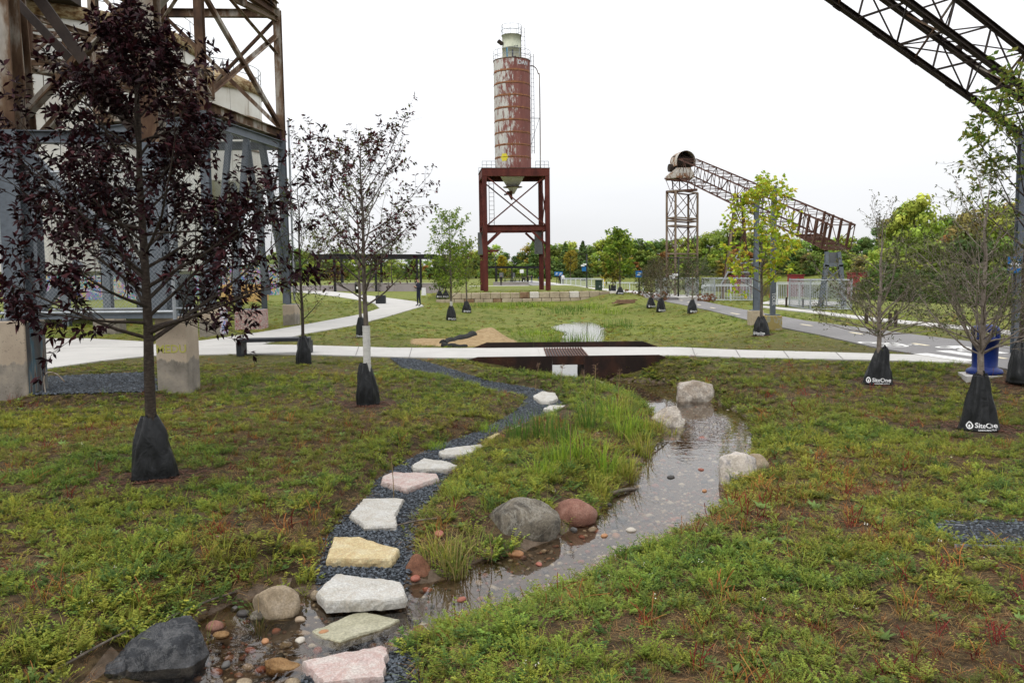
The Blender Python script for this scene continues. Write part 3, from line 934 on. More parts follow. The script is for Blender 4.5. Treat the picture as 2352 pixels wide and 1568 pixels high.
# water surfaces
def flat_grid(name, xs, ys, z, keep, mat):
    return struct(name, grid_mesh(name, xs, ys, lambda x, y: np.full(x.shape, z), keep), mat)
flat_grid("stream_water", np.arange(-7, 6, 0.12), np.arange(3.0, 22, 0.12), WZ,
          lambda c: np.minimum(poly_sdf(STREAM, c[:, 0], c[:, 1]), poly_sdf(CHANNEL, c[:, 0], c[:, 1])) < 0.3, M["water"])
flat_grid("pond_water", np.arange(-4, 9, 0.2), np.arange(22.08, 48, 0.2), WZ, lambda c: poly_sdf(POND, c[:, 0], c[:, 1]) < 0.9, M["water"])
mb = MB(); mb.add([(-200, 20, -2.0), (900, 20, -2.0), (900, 420, -2.0), (-200, 420, -2.0)], [(0, 1, 2, 3)])
struct("river", mb.mesh("river"), M["river_water"])

# paths: slabs with control joints
def slab(name, poly, z0, z1, mat):
    mb = MB(); mb.prism(poly, z0, z1)
    me = mb.mesh(name)
    fix_normals(me)
    return struct(name, me, mat)
path = slab("concrete_path", PATHS['crossing'], -0.12, 0.0, M["path_concrete"])
slab("concrete_path_branch", PATHS['branch'], -0.12, 0.003, M["path_concrete"])
slab("concrete_path_side", PATHS['side'], -0.12, 0.006, M["path_concrete"])
slab("bike_path", ASPHALT, -0.12, 0.005, M["asphalt"])
slab("sidewalk", FARWALK, -0.12, 0.01, M["path_concrete"])
simple("joint", [(0.3, (0.16, 0.15, 0.14)), (0.7, (0.22, 0.21, 0.2))], 5, 0.9, bump=0)
for a, b, c, d in [(560, 791, 556, 812), (700, 793, 694, 812.5), (824, 796, 817, 816), (946, 798.3, 940, 819.5), (1690, 803, 1700, 819.5), (1590, 798.5, 1596, 815.6), (1800, 806, 1812, 821.5), (1920, 809, 1936, 824)]:
    p, q = G(a, b, 0.0), G(c, d, 0.0)
    mb = MB(); mb.bar((p.x, p.y, 0.002), (q.x, q.y, 0.002), 0.018, 0.006)
    part(mb, "control_joint", M["joint"], path)

# far walks, plaza and the bike path going on past the silo
def strip(pts, w, z, name, mat, z0=-0.1):
    poly = []
    back = []
    for i, p in enumerate(pts):
        p = Vector(p[:2]).to_3d()
        a = Vector(pts[max(i - 1, 0)][:2]); b = Vector(pts[min(i + 1, len(pts) - 1)][:2])
        d = (b - a).normalized()
        nrm = Vector((-d.y, d.x, 0))
        ww = w[i] if isinstance(w, (list, tuple)) else w
        poly.append(tuple((p + nrm * ww / 2)[:2])); back.append(tuple((p - nrm * ww / 2)[:2]))
    return slab(name, poly + back[::-1], z0, z, mat)
bp = [(8.9, 52), (8.0, 62), (6.6, 75), (5.2, 90), (4.6, 105), (4.2, 125), (3.2, 150), (0, 190)]
for (xa, ya), (xb, yb) in zip(bp, bp[1:]):
    pass
strip([(x, y) for x, y in bp], 3.2, 0.16, "bike_path_far", M["asphalt"], -0.3)
strip([(x + 2.6, y) for x, y in bp], 1.9, 0.17, "sidewalk_far", M["path_concrete"], -0.3)
slab("plaza", [(-4.5, 92), (3.0, 92), (2.2, 108), (-5.5, 108)], -0.1, 0.24, M["path_concrete"])

# painted marks on the bike path
MARK_Z0, MARK_Z1 = 0.004, 0.010
bpth = bpy.data.objects["bike_path"]
def mark(poly, name="painted_mark", mat="road_paint"):
    mb = MB(); mb.prism(poly, MARK_Z0, MARK_Z1)
    me = mb.mesh(name); fix_normals(me)
    return link(name, me, M[mat], bpth)
def bar_mark(p, q, w, mat="road_paint", name="painted_mark"):
    p, q = Vector((p.x, p.y)), Vector((q.x, q.y))
    d = (q - p).normalized(); n = Vector((-d.y, d.x)) * w / 2
    mark([tuple(p + n), tuple(q + n), tuple(q - n), tuple(p - n)], name, mat)
for a, b, c, d in [(1679, 719, 1698, 722), (1840, 745, 1864, 748.5), (1953, 763.5, 1982, 768), (2098, 789, 2131, 794), (2270, 818, 2310, 824), (1632, 706.5, 1642, 708.5), (1602, 699, 1608, 700.5), (1580, 693.5, 1585, 694.5), (1563, 689.5, 1567, 690.3)]:
    bar_mark(G(a, b, 0), G(c, d, 0), 0.11, "road_paint_yellow", "dash_line")
for a, b, c, d in [(2114, 812.5, 2232, 829.5), (2165, 806, 2262, 820), (2190, 795, 2300, 812)]:
    bar_mark(G(a, b, 0), G(c, d, 0), 0.32, "road_paint", "crosswalk_bar")
# bicycle stencil, drawn flat on the asphalt along the path
def bicycle_mesh(size, t):
    mb = MB()
    def ring(cx, cy, r):
        n = 18
        vs_, fs_ = [], []
        for k in range(n):
            a = 2 * math.pi * k / n
            vs_.append((cx + math.cos(a) * r, cy + math.sin(a) * r, 0)); vs_.append((cx + math.cos(a) * (r - t), cy + math.sin(a) * (r - t), 0))
        for k in range(n):
            a, b = 2 * k, 2 * ((k + 1) % n)
            fs_.append((a, b, b + 1, a + 1))
        mb.add(vs_, fs_)
    def seg(p, q):
        p, q = Vector(p), Vector(q); d = (q - p).normalized(); n = Vector((-d.y, d.x)) * t / 2
        mb.add([(*(p + n), 0.0005), (*(q + n), 0.0005), (*(q - n), 0.0005), (*(p - n), 0.0005)], [(0, 1, 2, 3)])
    s = size
    ring(-0.5 * s, -0.2 * s, 0.3 * s); ring(0.5 * s, -0.2 * s, 0.3 * s)
    A, B, C_, D = (-0.5 * s, -0.2 * s), (-0.05 * s, -0.2 * s), (-0.2 * s, 0.22 * s), (0.35 * s, 0.22 * s)
    for p, q in ((A, B), (A, C_), (B, C_), (B, D), (C_, D), (D, (0.5 * s, -0.2 * s)), (D, (0.32 * s, 0.42 * s)), ((0.32 * s, 0.42 * s), (0.5 * s, 0.42 * s)), (C_, (-0.23 * s, 0.34 * s)), ((-0.34 * s, 0.34 * s), (-0.12 * s, 0.34 * s))):
        seg(p, q)
    return mb.mesh("bicycle_symbol")
for (a, b, c, d) in ((1997, 785, 2093, 797), (2175, 796, 2260, 808)):
    p, q = G(a, b, 0), G(c, d, 0)
    o = link("bicycle_symbol", bicycle_mesh((q - p).length * 0.62, 0.09), M["road_paint"], bpth, ((p.x + q.x) / 2, (p.y + q.y) / 2, 0.011))
    o.rotation_euler = (0, 0, math.atan2(q.y - p.y, q.x - p.x))

# gravel
def drape(name, poly, lift, step, mat, zf=None):
    xs = np.arange(min(p[0] for p in poly) - 0.1, max(p[0] for p in poly) + 0.1, step)
    ys = np.arange(min(p[1] for p in poly) - 0.1, max(p[1] for p in poly) + 0.1, step)
    return struct(name, grid_mesh(name, xs, ys, zf or (lambda x, y: H(x, y) + lift), lambda c: poly_sdf(poly, c[:, 0], c[:, 1]) + 0.08 * (fbm(c[:, 0], c[:, 1], 4, 2) - 0.5) < 0), mat)
drape("gravel_path", GRAVEL_UP, 0.012, 0.07, M["gravel_base"])
drape("gravel_path_end", GRAVEL_LOW, 0.012, 0.07, M["gravel_base"])
drape("gravel_bed", GRAVEL_PATCH, 0.02, 0.07, M["gravel_base"])
drape("gravel_pad", GRAVEL_PIER, 0.02, 0.1, M["gravel_base"])
for a, b, c, d in ((2150, 1210, 2222, 1214), (2192, 1258, 2420, 1266)):
    p, q = T(a, b), T(c, d)
    mb = MB(); mb.bar(p + Vector((0, 0, 0.0)), q, 0.006, 0.05)
    part(mb, "metal_edging", M["galvanized"], bpy.data.objects["gravel_bed"])

# sand pile
def sand_z(x, y):
    d = -poly_sdf(SAND, x, y)
    c = P(1130, 765, 24.6)
    k = np.exp(-(((x - c.x) / 0.95) ** 2 + ((y - 25.4) / 2.6) ** 2) ** 0.9)
    return H(x, y) + 0.02 + 0.06 * np.tanh(np.clip(d, -0.1, 9) * 4) + np.clip(d * 1.2, 0, 1) * 0.42 * k + 0.03 * (fbm(x, y, 5, 4) - 0.5) * np.clip(d * 4, 0, 1)
o = link("sand_pile", grid_mesh("sand_pile", np.arange(-4, 1.6, 0.08), np.arange(20.2, 31, 0.09), sand_z, lambda c: poly_sdf(SAND, c[:, 0], c[:, 1]) < 0.06), M["sand"])
tag(o, "low heap of tan sand beside the crossing path", "sand pile")
# ------------------------------------------------------------------ boulders, stepping stones, river stones
def rock_mesh(name, size, seed, cuts=5, rough=0.10, sub=4, bottom=-0.75, sharp=0.0):
    rng = random.Random(seed)
    bm = bmesh.new()
    bmesh.ops.create_icosphere(bm, subdivisions=sub, radius=1.0)
    planes = []
    for _ in range(cuts):
        d = Vector((rng.uniform(-1, 1), rng.uniform(-1, 1), rng.uniform(-0.3, 1))).normalized()
        planes.append((d, rng.uniform(0.62, 0.88)))
    off = Vector((rng.uniform(0, 50), rng.uniform(0, 50), rng.uniform(0, 50)))
    for v in bm.verts:
        p = v.co.copy()
        for d, h in planes:
            e = p.dot(d) - h
            if e > 0:
                p -= d * e * (0.97 if sharp else 0.82)
        n1 = mnoise.fractal(p * 1.3 + off, 0.9, 2.1, 4)
        n2 = mnoise.fractal(p * 5.5 + off, 0.8, 2.1, 4)
        p *= 1.0 + rough * n1 + rough * 0.3 * n2
        if sharp:
            rdg = 1.0 - abs(mnoise.noise(p * 3.1 + off)) * 2
            p *= 1.0 + sharp * 0.12 * rdg
        if p.z < bottom:
            p.z = bottom
        v.co = (p.x * size[0], p.y * size[1], p.z * size[2])
    me = bpy.data.meshes.new(name)
    bm.to_mesh(me); bm.free()
    me.polygons.foreach_set("use_smooth", [True] * len(me.polygons))
    return me

ROCKS = []
def boulder(name, px0, px1, py_top, py_base, z, mat, label, seed, depth=0.85, rz=0.0, tall=1.0, sink=0.1, group=None, **kw):
    """a stone filling the given extent of the frame, its foot on the level z"""
    cx = (px0 + px1) / 2
    c0 = G(cx, py_base, z)
    w = px_size(px1 - px0, c0.y) / 2
    dep = w * depth
    c = Vector((c0.x * (c0.y + dep * 0.8) / c0.y, c0.y + dep * 0.8, z))
    top = P(cx, py_top, c.y)
    hh = max(0.04, (top.z - z)) * tall
    sz = hh / 1.75
    me = rock_mesh(name, (w * 1.08, dep, sz), seed, **kw)
    o = link(name, me, M[mat], None, (c.x, c.y, z + sz * 0.75 - sink * hh))
    o.rotation_euler = (0, 0, rz)
    tag(o, label, "boulder" if w > 0.18 else "stone", group)
    ROCKS.append((c.x, c.y - dep * 0.35, w * 1.15, dep * 1.35))
    return o

def hull_rock(px0, px1, py_top, py_base, z, pts, mat, label, seed, depth=0.7, rz=0.0, rough=0.02, sink=0.04, cuts=3):
    """angular stone: hull of rough corner points (unit width, unit depth, unit height), broken up finely"""
    cx = (px0 + px1) / 2
    c0 = G(cx, py_base, z)
    w = px_size(px1 - px0, c0.y)
    dep = w * depth
    c = Vector((c0.x * (c0.y + dep * 0.42) / c0.y, c0.y + dep * 0.42, z))
    hh = P(cx, py_top, c.y + dep * 0.1).z - z
    rng = random.Random(seed)
    bm = bmesh.new()
    for x, y, zz in pts:
        bm.verts.new((x * w, y * dep, zz * hh))
    bmesh.ops.convex_hull(bm, input=bm.verts)
    bmesh.ops.bevel(bm, geom=bm.edges[:], offset=0.02 * w, segments=1, affect='EDGES')
    bmesh.ops.triangulate(bm, faces=bm.faces)
    for _ in range(cuts):
        bmesh.ops.subdivide_edges(bm, edges=[e for e in bm.edges if e.calc_length() > 0.03 * w], cuts=1, use_grid_fill=True)
        bmesh.ops.triangulate(bm, faces=bm.faces)
    off = Vector((rng.uniform(0, 50), rng.uniform(0, 50), rng.uniform(0, 50)))
    for v in bm.verts:
        p = v.co / w
        d = Vector((p.x, p.y, p.z - 0.1)).normalized()
        n1 = mnoise.fractal(p * 4 + off, 0.8, 2.2, 5); n2 = abs(mnoise.noise(p * 9 + off))
        v.co += d * w * (rough * n1 - rough * 0.8 * n2)
    me = bpy.data.meshes.new("boulder")
    bm.to_mesh(me); bm.free()
    me.polygons.foreach_set("use_smooth", [True] * len(me.polygons))
    o = link("boulder", me, M[mat], None, (c.x, c.y, z - sink))
    o.rotation_euler = (0, 0, rz)
    ROCKS.append((c.x, c.y - dep * 0.15, w * 0.55, dep * 0.65))
    return tag(o, label, "boulder")
WEDGE = [(-.5, -.1, 0), (-.42, .3, 0), (-.15, -.45, 0), (.4, -.45, 0), (.5, .1, 0), (.3, .45, 0), (-.46, 0, .2), (-.3, .1, .5), (-.05, .2, .82), (.22, .28, 1.0), (.36, .2, .98), (.46, 0, .6), (.25, -.3, .62), (-.1, -.3, .5), (-.33, -.25, .3)]
BLOCK = [(-.5, -.4, 0), (.45, -.45, 0), (.5, .4, 0), (-.45, .45, 0), (-.5, -.25, .55), (-.42, -.3, .78), (-.25, -.2, .98), (.2, -.25, 1.0), (.42, -.2, .88), (.5, -.1, .5), (.45, .3, .8), (-.4, .35, .85), (0, .3, 1.0), (-.1, -.5, .35), (.3, -.5, .4)]
LUMP = [(-.5, -.2, 0), (.5, -.3, 0), (.4, .4, 0), (-.4, .4, 0), (-.38, -.1, .45), (-.15, 0, .9), (.05, .05, 1.0), (.25, .1, .72), (.42, -.05, .45), (-.05, -.4, .45), (.3, -.35, .35), (-.2, .3, .7)]
LEAN = [(-.5, -.3, 0), (.45, -.4, 0), (.5, .3, 0), (-.45, .4, 0), (-.48, -.1, .3), (-.25, 0, .6), (.1, .1, .92), (.35, .15, 1.0), (.45, -.05, .8), (.48, -.2, .4), (.1, -.4, .45), (.3, .35, .8), (-.2, .35, .55)]
_pre = len(ROCKS)
hull_rock(238, 484, 1402, 1548, -0.5, WEDGE, "stone_black", "large angular black boulder at the edge of the stream", 11, depth=0.62, rz=0.12, rough=0.03)
hull_rock(210, 300, 1488, 1566, -0.52, [(x, y, z * .9) for x, y, z in WEDGE], "stone_black", "small black rock slab leaning against the large black boulder", 12, depth=0.8, rz=0.1, rough=0.03)
boulder("boulder", 583, 690, 1338, 1428, -0.5, "stone_beige", "smooth beige boulder rising from the muddy bank beside a grass tuft", 13, depth=0.8, cuts=3, rough=0.07)
hull_rock(915, 1004, 1254, 1340, -0.5, [(x * .96, y, z) for x, y, z in LUMP], "stone_brown", "reddish brown rock at the corner of the slate gravel path", 14, depth=0.8, rough=0.03)
hull_rock(922, 1008, 1416, 1482, -0.5, LUMP, "stone_ochre", "craggy ochre rock between the stream and the green bank", 15, depth=0.75, rough=0.05)
boulder("boulder", 1108, 1286, 1132, 1253, -0.5, "stone_grey", "big rounded grey boulder with pale veins in the stream", 16, depth=0.75, cuts=4, rough=0.07, sink=0.12)
boulder("boulder", 1264, 1370, 1131, 1212, -0.5, "stone_pink", "round pink granite boulder touching the big grey boulder", 17, depth=0.85, cuts=3, rough=0.05, sink=0.12)
hull_rock(1648, 1740, 1030, 1116, -0.5, BLOCK, "stone_grey_face", "split boulder with a flat blue-grey face in the water", 18, depth=0.7, rough=0.03)
boulder("boulder", 1690, 1764, 1036, 1090, -0.4, "stone_beige", "tan boulder tucked behind the split grey-faced boulder", 19, depth=0.75, cuts=6, rough=0.09)
hull_rock(1552, 1641, 868, 925, -0.5, BLOCK, "stone_white", "pale blocky boulder on the grassy side of the stream", 20, depth=0.7, rough=0.03)
hull_rock(1478, 1570, 924, 988, -0.52, LEAN, "stone_white", "pale wedge-shaped boulder at the tip of the grass tongue", 21, depth=0.9, rough=0.035)
boulder("boulder", 1333, 1391, 867, 900, -0.5, "stone_white", "small white boulder just downstream of the steel bridge", 22, depth=0.9, cuts=6, rough=0.08)
boulder("stone", 603, 700, 1508, 1552, -0.52, "stone_ochre", "flat brown stone lying against the pink flagstone", 23, depth=0.55, cuts=8, rough=0.1, sharp=0.8)
boulder("stone", 475, 513, 1422, 1452, -0.5, "stone_pink", "small pink cobble beside the large black boulder", 24, depth=0.8, cuts=2, rough=0.05, sub=3)
boulder("stone", 490, 528, 1446, 1468, -0.5, "stone_ochre", "small orange cobble beside the pink cobble", 25, depth=0.8, cuts=2, rough=0.05, sub=3)
boulder("stone", 574, 605, 1398, 1428, -0.5, "stone_grey", "small grey cobble wedged beside the beige boulder", 26, depth=0.8, cuts=2, rough=0.05, sub=3)
boulder("stone", 714, 746, 1350, 1378, -0.47, "stone_beige", "small weedy tan stone at the corner of the white-pink flagstone", 27, depth=0.8, cuts=3, rough=0.08, sub=3)
boulder("stone", 640, 672, 1478, 1490, -0.55, "stone_beige", "pale flat stone under the shallow water near the flagstones", 28, depth=0.8, cuts=3, rough=0.05, sub=3)
boulder("stone", 540, 580, 1556, 1580, -0.5, "stone_beige", "tan cobble at the foot of the pink flagstone", 29, depth=0.8, cuts=3, rough=0.05, sub=3)
boulder("stone", 655, 690, 1555, 1578, -0.48, "stone_beige", "round tan cobble in the slate gravel by the pink flagstone", 30, depth=0.8, cuts=3, rough=0.05, sub=3)

FLAGS = []
def flagstone(pts, z, thick, mat, label, seed):
    rng = random.Random(seed)
    poly = [G(a, b, z) for a, b in pts]
    poly = [(p.x, p.y) for p in poly]
    FLAGS.append(poly)
    # broken outline: subdivide every edge and jitter it
    out = []
    n = len(poly)
    for i in range(n):
        a, b = Vector(poly[i]), Vector(poly[(i + 1) % n])
        L = (b - a).length
        k = max(2, int(L / 0.035))
        nr = Vector((-(b - a).y, (b - a).x)).normalized()
        for j in range(k):
            t = j / k
            amp = 0.008 if j else 0.003
            out.append(a.lerp(b, t) + nr * rng.uniform(-amp, amp))
    area = sum(out[i].x * out[(i + 1) % len(out)].y - out[(i + 1) % len(out)].x * out[i].y for i in range(len(out)))
    if area < 0:
        out.reverse()
    m = len(out)
    c = sum(out, Vector((0, 0))) / m
    mb = MB()
    rings = []
    for sc, dz in ((1.0, -thick), (1.015, -thick * 0.5), (1.0, -0.014), (0.975, -0.002), (0.8, 0.0), (0.5, 0.002), (0.2, 0.001)):
        ring = []
        for p in out:
            q = c + (p - c) * sc
            hgt = 0.010 * mnoise.fractal(Vector((q.x * 6, q.y * 6, seed)), 0.9, 2, 4) if dz > -0.02 else 0.012 * mnoise.noise(Vector((q.x * 20, q.y * 20, dz * 60)))
            if dz <= -0.02:
                q = q + (p - c).normalized() * hgt
                hgt = 0
            ring.append((q.x - c.x, q.y - c.y, dz + hgt))
        rings.append(ring)
    for r_ in rings:
        mb.v.extend(r_)
    for i in range(len(rings) - 1):
        for k in range(m):
            a, b = i * m + k, i * m + (k + 1) % m
            mb.f.append((a, b, b + m, a + m))
    mb.f.append(tuple((len(rings) - 1) * m + k for k in range(m)))
    mb.f.append(tuple(reversed(range(m))))
    o = link("flagstone", mb.mesh("flagstone"), M[mat], None, (c.x, c.y, z))
    tag(o, label, "flagstone", "flagstone stepping stones")
    return o

flagstone([(694, 1515), (878, 1478), (890, 1484), (882, 1550), (743, 1566)], -0.385, 0.07, "flag_pink", "pink-streaked flagstone set in slate gravel beyond the shallow water", 1)
flagstone([(716, 1446), (781, 1420), (831, 1400), (919, 1421), (894, 1435), (781, 1471), (743, 1462)], -0.468, 0.06, "flag_green", "greenish flagstone awash in the middle of the stream", 2)
flagstone([(727, 1356), (771, 1315), (831, 1323), (922, 1333), (931, 1368), (887, 1374), (750, 1381)], -0.385, 0.08, "flag_white", "long whitish flagstone at the water's edge, mossy along its foot", 3)
flagstone([(768, 1230), (824, 1232), (918, 1259), (899, 1284), (749, 1280)], -0.345, 0.07, "flag_yellow", "yellow flagstone between the brown rock and the grass", 4)
flagstone([(835, 1144), (901, 1142), (928, 1144), (908, 1178), (910, 1203), (837, 1205), (803, 1180)], -0.34, 0.06, "flag_white", "white flagstone with a concave side, weeds creeping over its end", 5)
flagstone([(878, 1092), (905, 1083), (1003, 1086), (1008, 1096), (958, 1112), (935, 1120), (876, 1105)], -0.315, 0.07, "flag_pink", "cream and pink flagstone with a thick broken front edge", 6)
flagstone([(945, 1067), (974, 1050), (1008, 1055), (1053, 1067), (1028, 1076), (951, 1074)], -0.31, 0.06, "flag_white", "cream flagstone half covered by weeds, after the cream and pink one", 7)
flagstone([(1007, 1038), (1024, 1028), (1105, 1019), (1116, 1024), (1093, 1040), (1016, 1043)], -0.30, 0.06, "flag_white", "narrow white flagstone beside a bright green tuft", 8)
flagstone([(1120, 1003), (1143, 993), (1160, 998), (1163, 1008), (1132, 1010)], -0.29, 0.06, "flag_yellow", "small cream flagstone at the foot of the tall sedges", 9)
flagstone([(1165, 990), (1190, 976), (1222, 974), (1225, 988), (1190, 996)], -0.28, 0.06, "flag_white", "white flagstone mostly hidden behind the tall sedges", 10)
flagstone([(1276, 955), (1298, 947), (1318, 953), (1316, 966), (1290, 972), (1275, 965)], -0.27, 0.06, "flag_pink", "small pinkish flagstone among tall grass near the white boulder", 11)
flagstone([(1248, 937), (1262, 930), (1300, 929), (1318, 936), (1300, 946), (1270, 943)], -0.265, 0.06, "flag_white", "thin white flagstone between two others in the tall grass", 12)
flagstone([(1224, 909), (1245, 897), (1275, 902), (1282, 914), (1262, 922), (1240, 920)], -0.25, 0.09, "flag_white", "rounded white flagstone where the gravel path ends", 13)

# ------------------------------------------------------------------ scattered small stones (instances on points)
def instancer(name, pos, rot, scl, idx, tint, meshes, mat, label):
    """one object of uncountable small things: its points carry clump shapes"""
    col = bpy.data.collections.new(name + "_shapes")
    for k, me in enumerate(meshes):
        if len(me.materials) == 0:
            me.materials.append(mat)
        ob = bpy.data.objects.new("%s_shape_%02d" % (name, k), me)
        col.objects.link(ob)
    n = len(pos)
    me = bpy.data.meshes.new(name)
    me.vertices.add(n)
    me.vertices.foreach_set("co", np.asarray(pos, dtype=np.float32).ravel())
    for nm, typ, key, arr in (("rot", 'FLOAT_VECTOR', "vector", rot), ("scl", 'FLOAT_VECTOR', "vector", scl), ("idx", 'INT', "value", idx), ("tint", 'FLOAT_COLOR', "color", np.concatenate([tint, np.ones((n, 1))], 1))):
        a = me.attributes.new(nm, typ, 'POINT')
        a.data.foreach_set(key, np.asarray(arr, dtype=np.int32 if typ == 'INT' else np.float32).ravel())
    me.update()
    o = link(name, me, None)
    ng = bpy.data.node_groups.new(name, 'GeometryNodeTree')
    ng.interface.new_socket("Geometry", in_out='INPUT', socket_type='NodeSocketGeometry')
    ng.interface.new_socket("Geometry", in_out='OUTPUT', socket_type='NodeSocketGeometry')
    gi, go = ng.nodes.new("NodeGroupInput"), ng.nodes.new("NodeGroupOutput")
    ci = ng.nodes.new("GeometryNodeCollectionInfo")
    ci.inputs["Collection"].default_value = col
    ci.inputs["Separate Children"].default_value = True
    ci.inputs["Reset Children"].default_value = True
    ip = ng.nodes.new("GeometryNodeInstanceOnPoints")
    ip.inputs["Pick Instance"].default_value = True
    def na(nm, dt):
        x = ng.nodes.new("GeometryNodeInputNamedAttribute"); x.data_type = dt; x.inputs["Name"].default_value = nm
        return x.outputs["Attribute"]
    ng.links.new(gi.outputs[0], ip.inputs["Points"])
    ng.links.new(ci.outputs[0], ip.inputs["Instance"])
    ng.links.new(na("idx", 'INT'), ip.inputs["Instance Index"])
    er = ng.nodes.new("FunctionNodeEulerToRotation")
    ng.links.new(na("rot", 'FLOAT_VECTOR'), er.inputs[0])
    ng.links.new(er.outputs[0], ip.inputs["Rotation"])
    ng.links.new(na("scl", 'FLOAT_VECTOR'), ip.inputs["Scale"])
    ng.links.new(ip.outputs[0], go.inputs[0])
    md = o.modifiers.new("scatter", 'NODES')
    md.node_group = ng
    return tag(o, label, None, None, "stuff")

def small_rock(seed, sub=2, flat=0.6, cuts=3, rough=0.08):
    return rock_mesh("river_stone", (1, 0.75, flat), seed, cuts=cuts, rough=rough, sub=sub, bottom=-2)

rs = np.random.RandomState(4)
PEB_COL = np.array([(0.16, 0.07, 0.045), (0.22, 0.12, 0.08), (0.28, 0.2, 0.14), (0.34, 0.29, 0.22), (0.10, 0.09, 0.08), (0.2, 0.17, 0.14), (0.26, 0.1, 0.06), (0.13, 0.11, 0.1), (0.4, 0.36, 0.3)])
sx, sy = rs.uniform(-6, 6, 90000), rs.uniform(3.6, 17.5, 90000)
ds = poly_sdf(STREAM, sx, sy)
ok = (ds < -0.03) & (rs.rand(len(sx)) < np.where(sy < 9, 0.75, 0.45))
sx, sy = sx[ok], sy[ok]
n = len(sx)
sz = np.clip(rs.lognormal(-4.05, 0.45, n), 0.008, 0.05)
pos = np.stack([sx, sy, H(sx, sy) + sz * 0.25 + 0.004], 1)
rot = np.stack([rs.uniform(-.25, .25, n), rs.uniform(-.25, .25, n), rs.uniform(0, 6.28, n)], 1)
tint = PEB_COL[rs.randint(0, len(PEB_COL), n)] * rs.uniform(0.7, 1.15, (n, 1))
instancer("river_pebbles", pos, rot, np.repeat(sz[:, None], 3, 1), rs.randint(0, 4, n), tint, [small_rock(100 + k, 1) for k in range(4)], M["pebble"],
          "rounded multicoloured pebbles covering the bed of the stream")

# stones one can pick out in the water
simple_cols = {"white": (0.42, 0.38, 0.32), "red": (0.26, 0.09, 0.06), "orange": (0.34, 0.17, 0.08), "grey": (0.09, 0.085, 0.08), "dark": (0.045, 0.04, 0.036), "tan": (0.3, 0.23, 0.16)}
for k, c in simple_cols.items():
    mat_stone("cobble_" + k, [(0.3, tuple(x * 0.75 for x in c)), (0.7, tuple(x * 1.1 for x in c))], 12, None, 0.45, 0.3, 0.004)
cob_mesh = {k: [small_rock(200 + i * 7 + j, 3, 0.55, 2, 0.06) for j in range(2)] for i, k in enumerate(simple_cols)}
for k in cob_mesh:
    for me in cob_mesh[k]:
        me.materials.append(M["cobble_" + k])
COB = [(1185, 1287, 17, "orange"), (1010, 1280, 14, "red"), (1250, 1275, 9, "tan"), (1318, 1229, 10, "grey"), (1362, 1222, 11, "white"), (1336, 1238, 8, "red"), (1388, 1243, 9, "orange"),
       (1420, 1180, 9, "grey"), (1378, 1178, 8, "dark"), (1396, 1170, 9, "dark"), (1545, 1013, 8, "red"), (1562, 962, 8, "red"), (1566, 973, 9, "white"), (1615, 1012, 12, "red"),
       (1540, 1090, 9, "dark"), (1541, 1106, 9, "dark"), (1505, 1120, 10, "red"), (1617, 1110, 8, "dark"), (1610, 1088, 7, "red"), (1660, 1070, 7, "grey"), (1540, 1160, 9, "white"), (1618, 1138, 7, "orange"),
       (1430, 1196, 12, "grey"), (1412, 1212, 11, "dark"), (1450, 1230, 12, "white"), (1415, 1236, 13, "orange"), (1492, 1188, 8, "white"), (1238, 1310, 9, "red"), (1335, 1296, 9, "red"),
       (1100, 1345, 12, "tan"), (1060, 1392, 12, "red"), (980, 1365, 12, "red"), (955, 1352, 13, "red"), (1020, 1330, 10, "dark"), (990, 1398, 11, "grey"), (1125, 1400, 10, "tan"),
       (690, 1488, 14, "white"), (700, 1462, 14, "tan"), (730, 1500, 13, "red"), (745, 1470, 12, "orange"), (645, 1515, 14, "dark"), (600, 1545, 14, "red"), (690, 1440, 14, "tan"), (565, 1470, 13, "dark"),
       (570, 1540, 15, "tan"), (520, 1545, 14, "grey"), (575, 1500, 13, "red"), (635, 1455, 12, "red"), (560, 1425, 16, "dark"), (540, 1410, 12, "grey"), (718, 1490, 10, "white"), (610, 1490, 11, "orange")]
for i, (a, b, s, k) in enumerate(COB):
    g = G(a, b, WZ - 0.05)
    w = px_size(s, g.y) * 1.1
    o = link("river_stone", cob_mesh[k][i % 2], None, None, (g.x, g.y, max(hz(g.x, g.y) + w * 0.42, WZ - 0.03 if i % 3 else WZ + 0.005 - w * 0.1)))
    o.scale = (w, w, w)
    o.rotation_euler = (0, 0, i * 1.7)
    tag(o, "small %s river stone lying in the shallow stream" % {"white": "whitish", "dark": "blackish"}.get(k, k), "river stone", "%s river stones in the stream" % k)

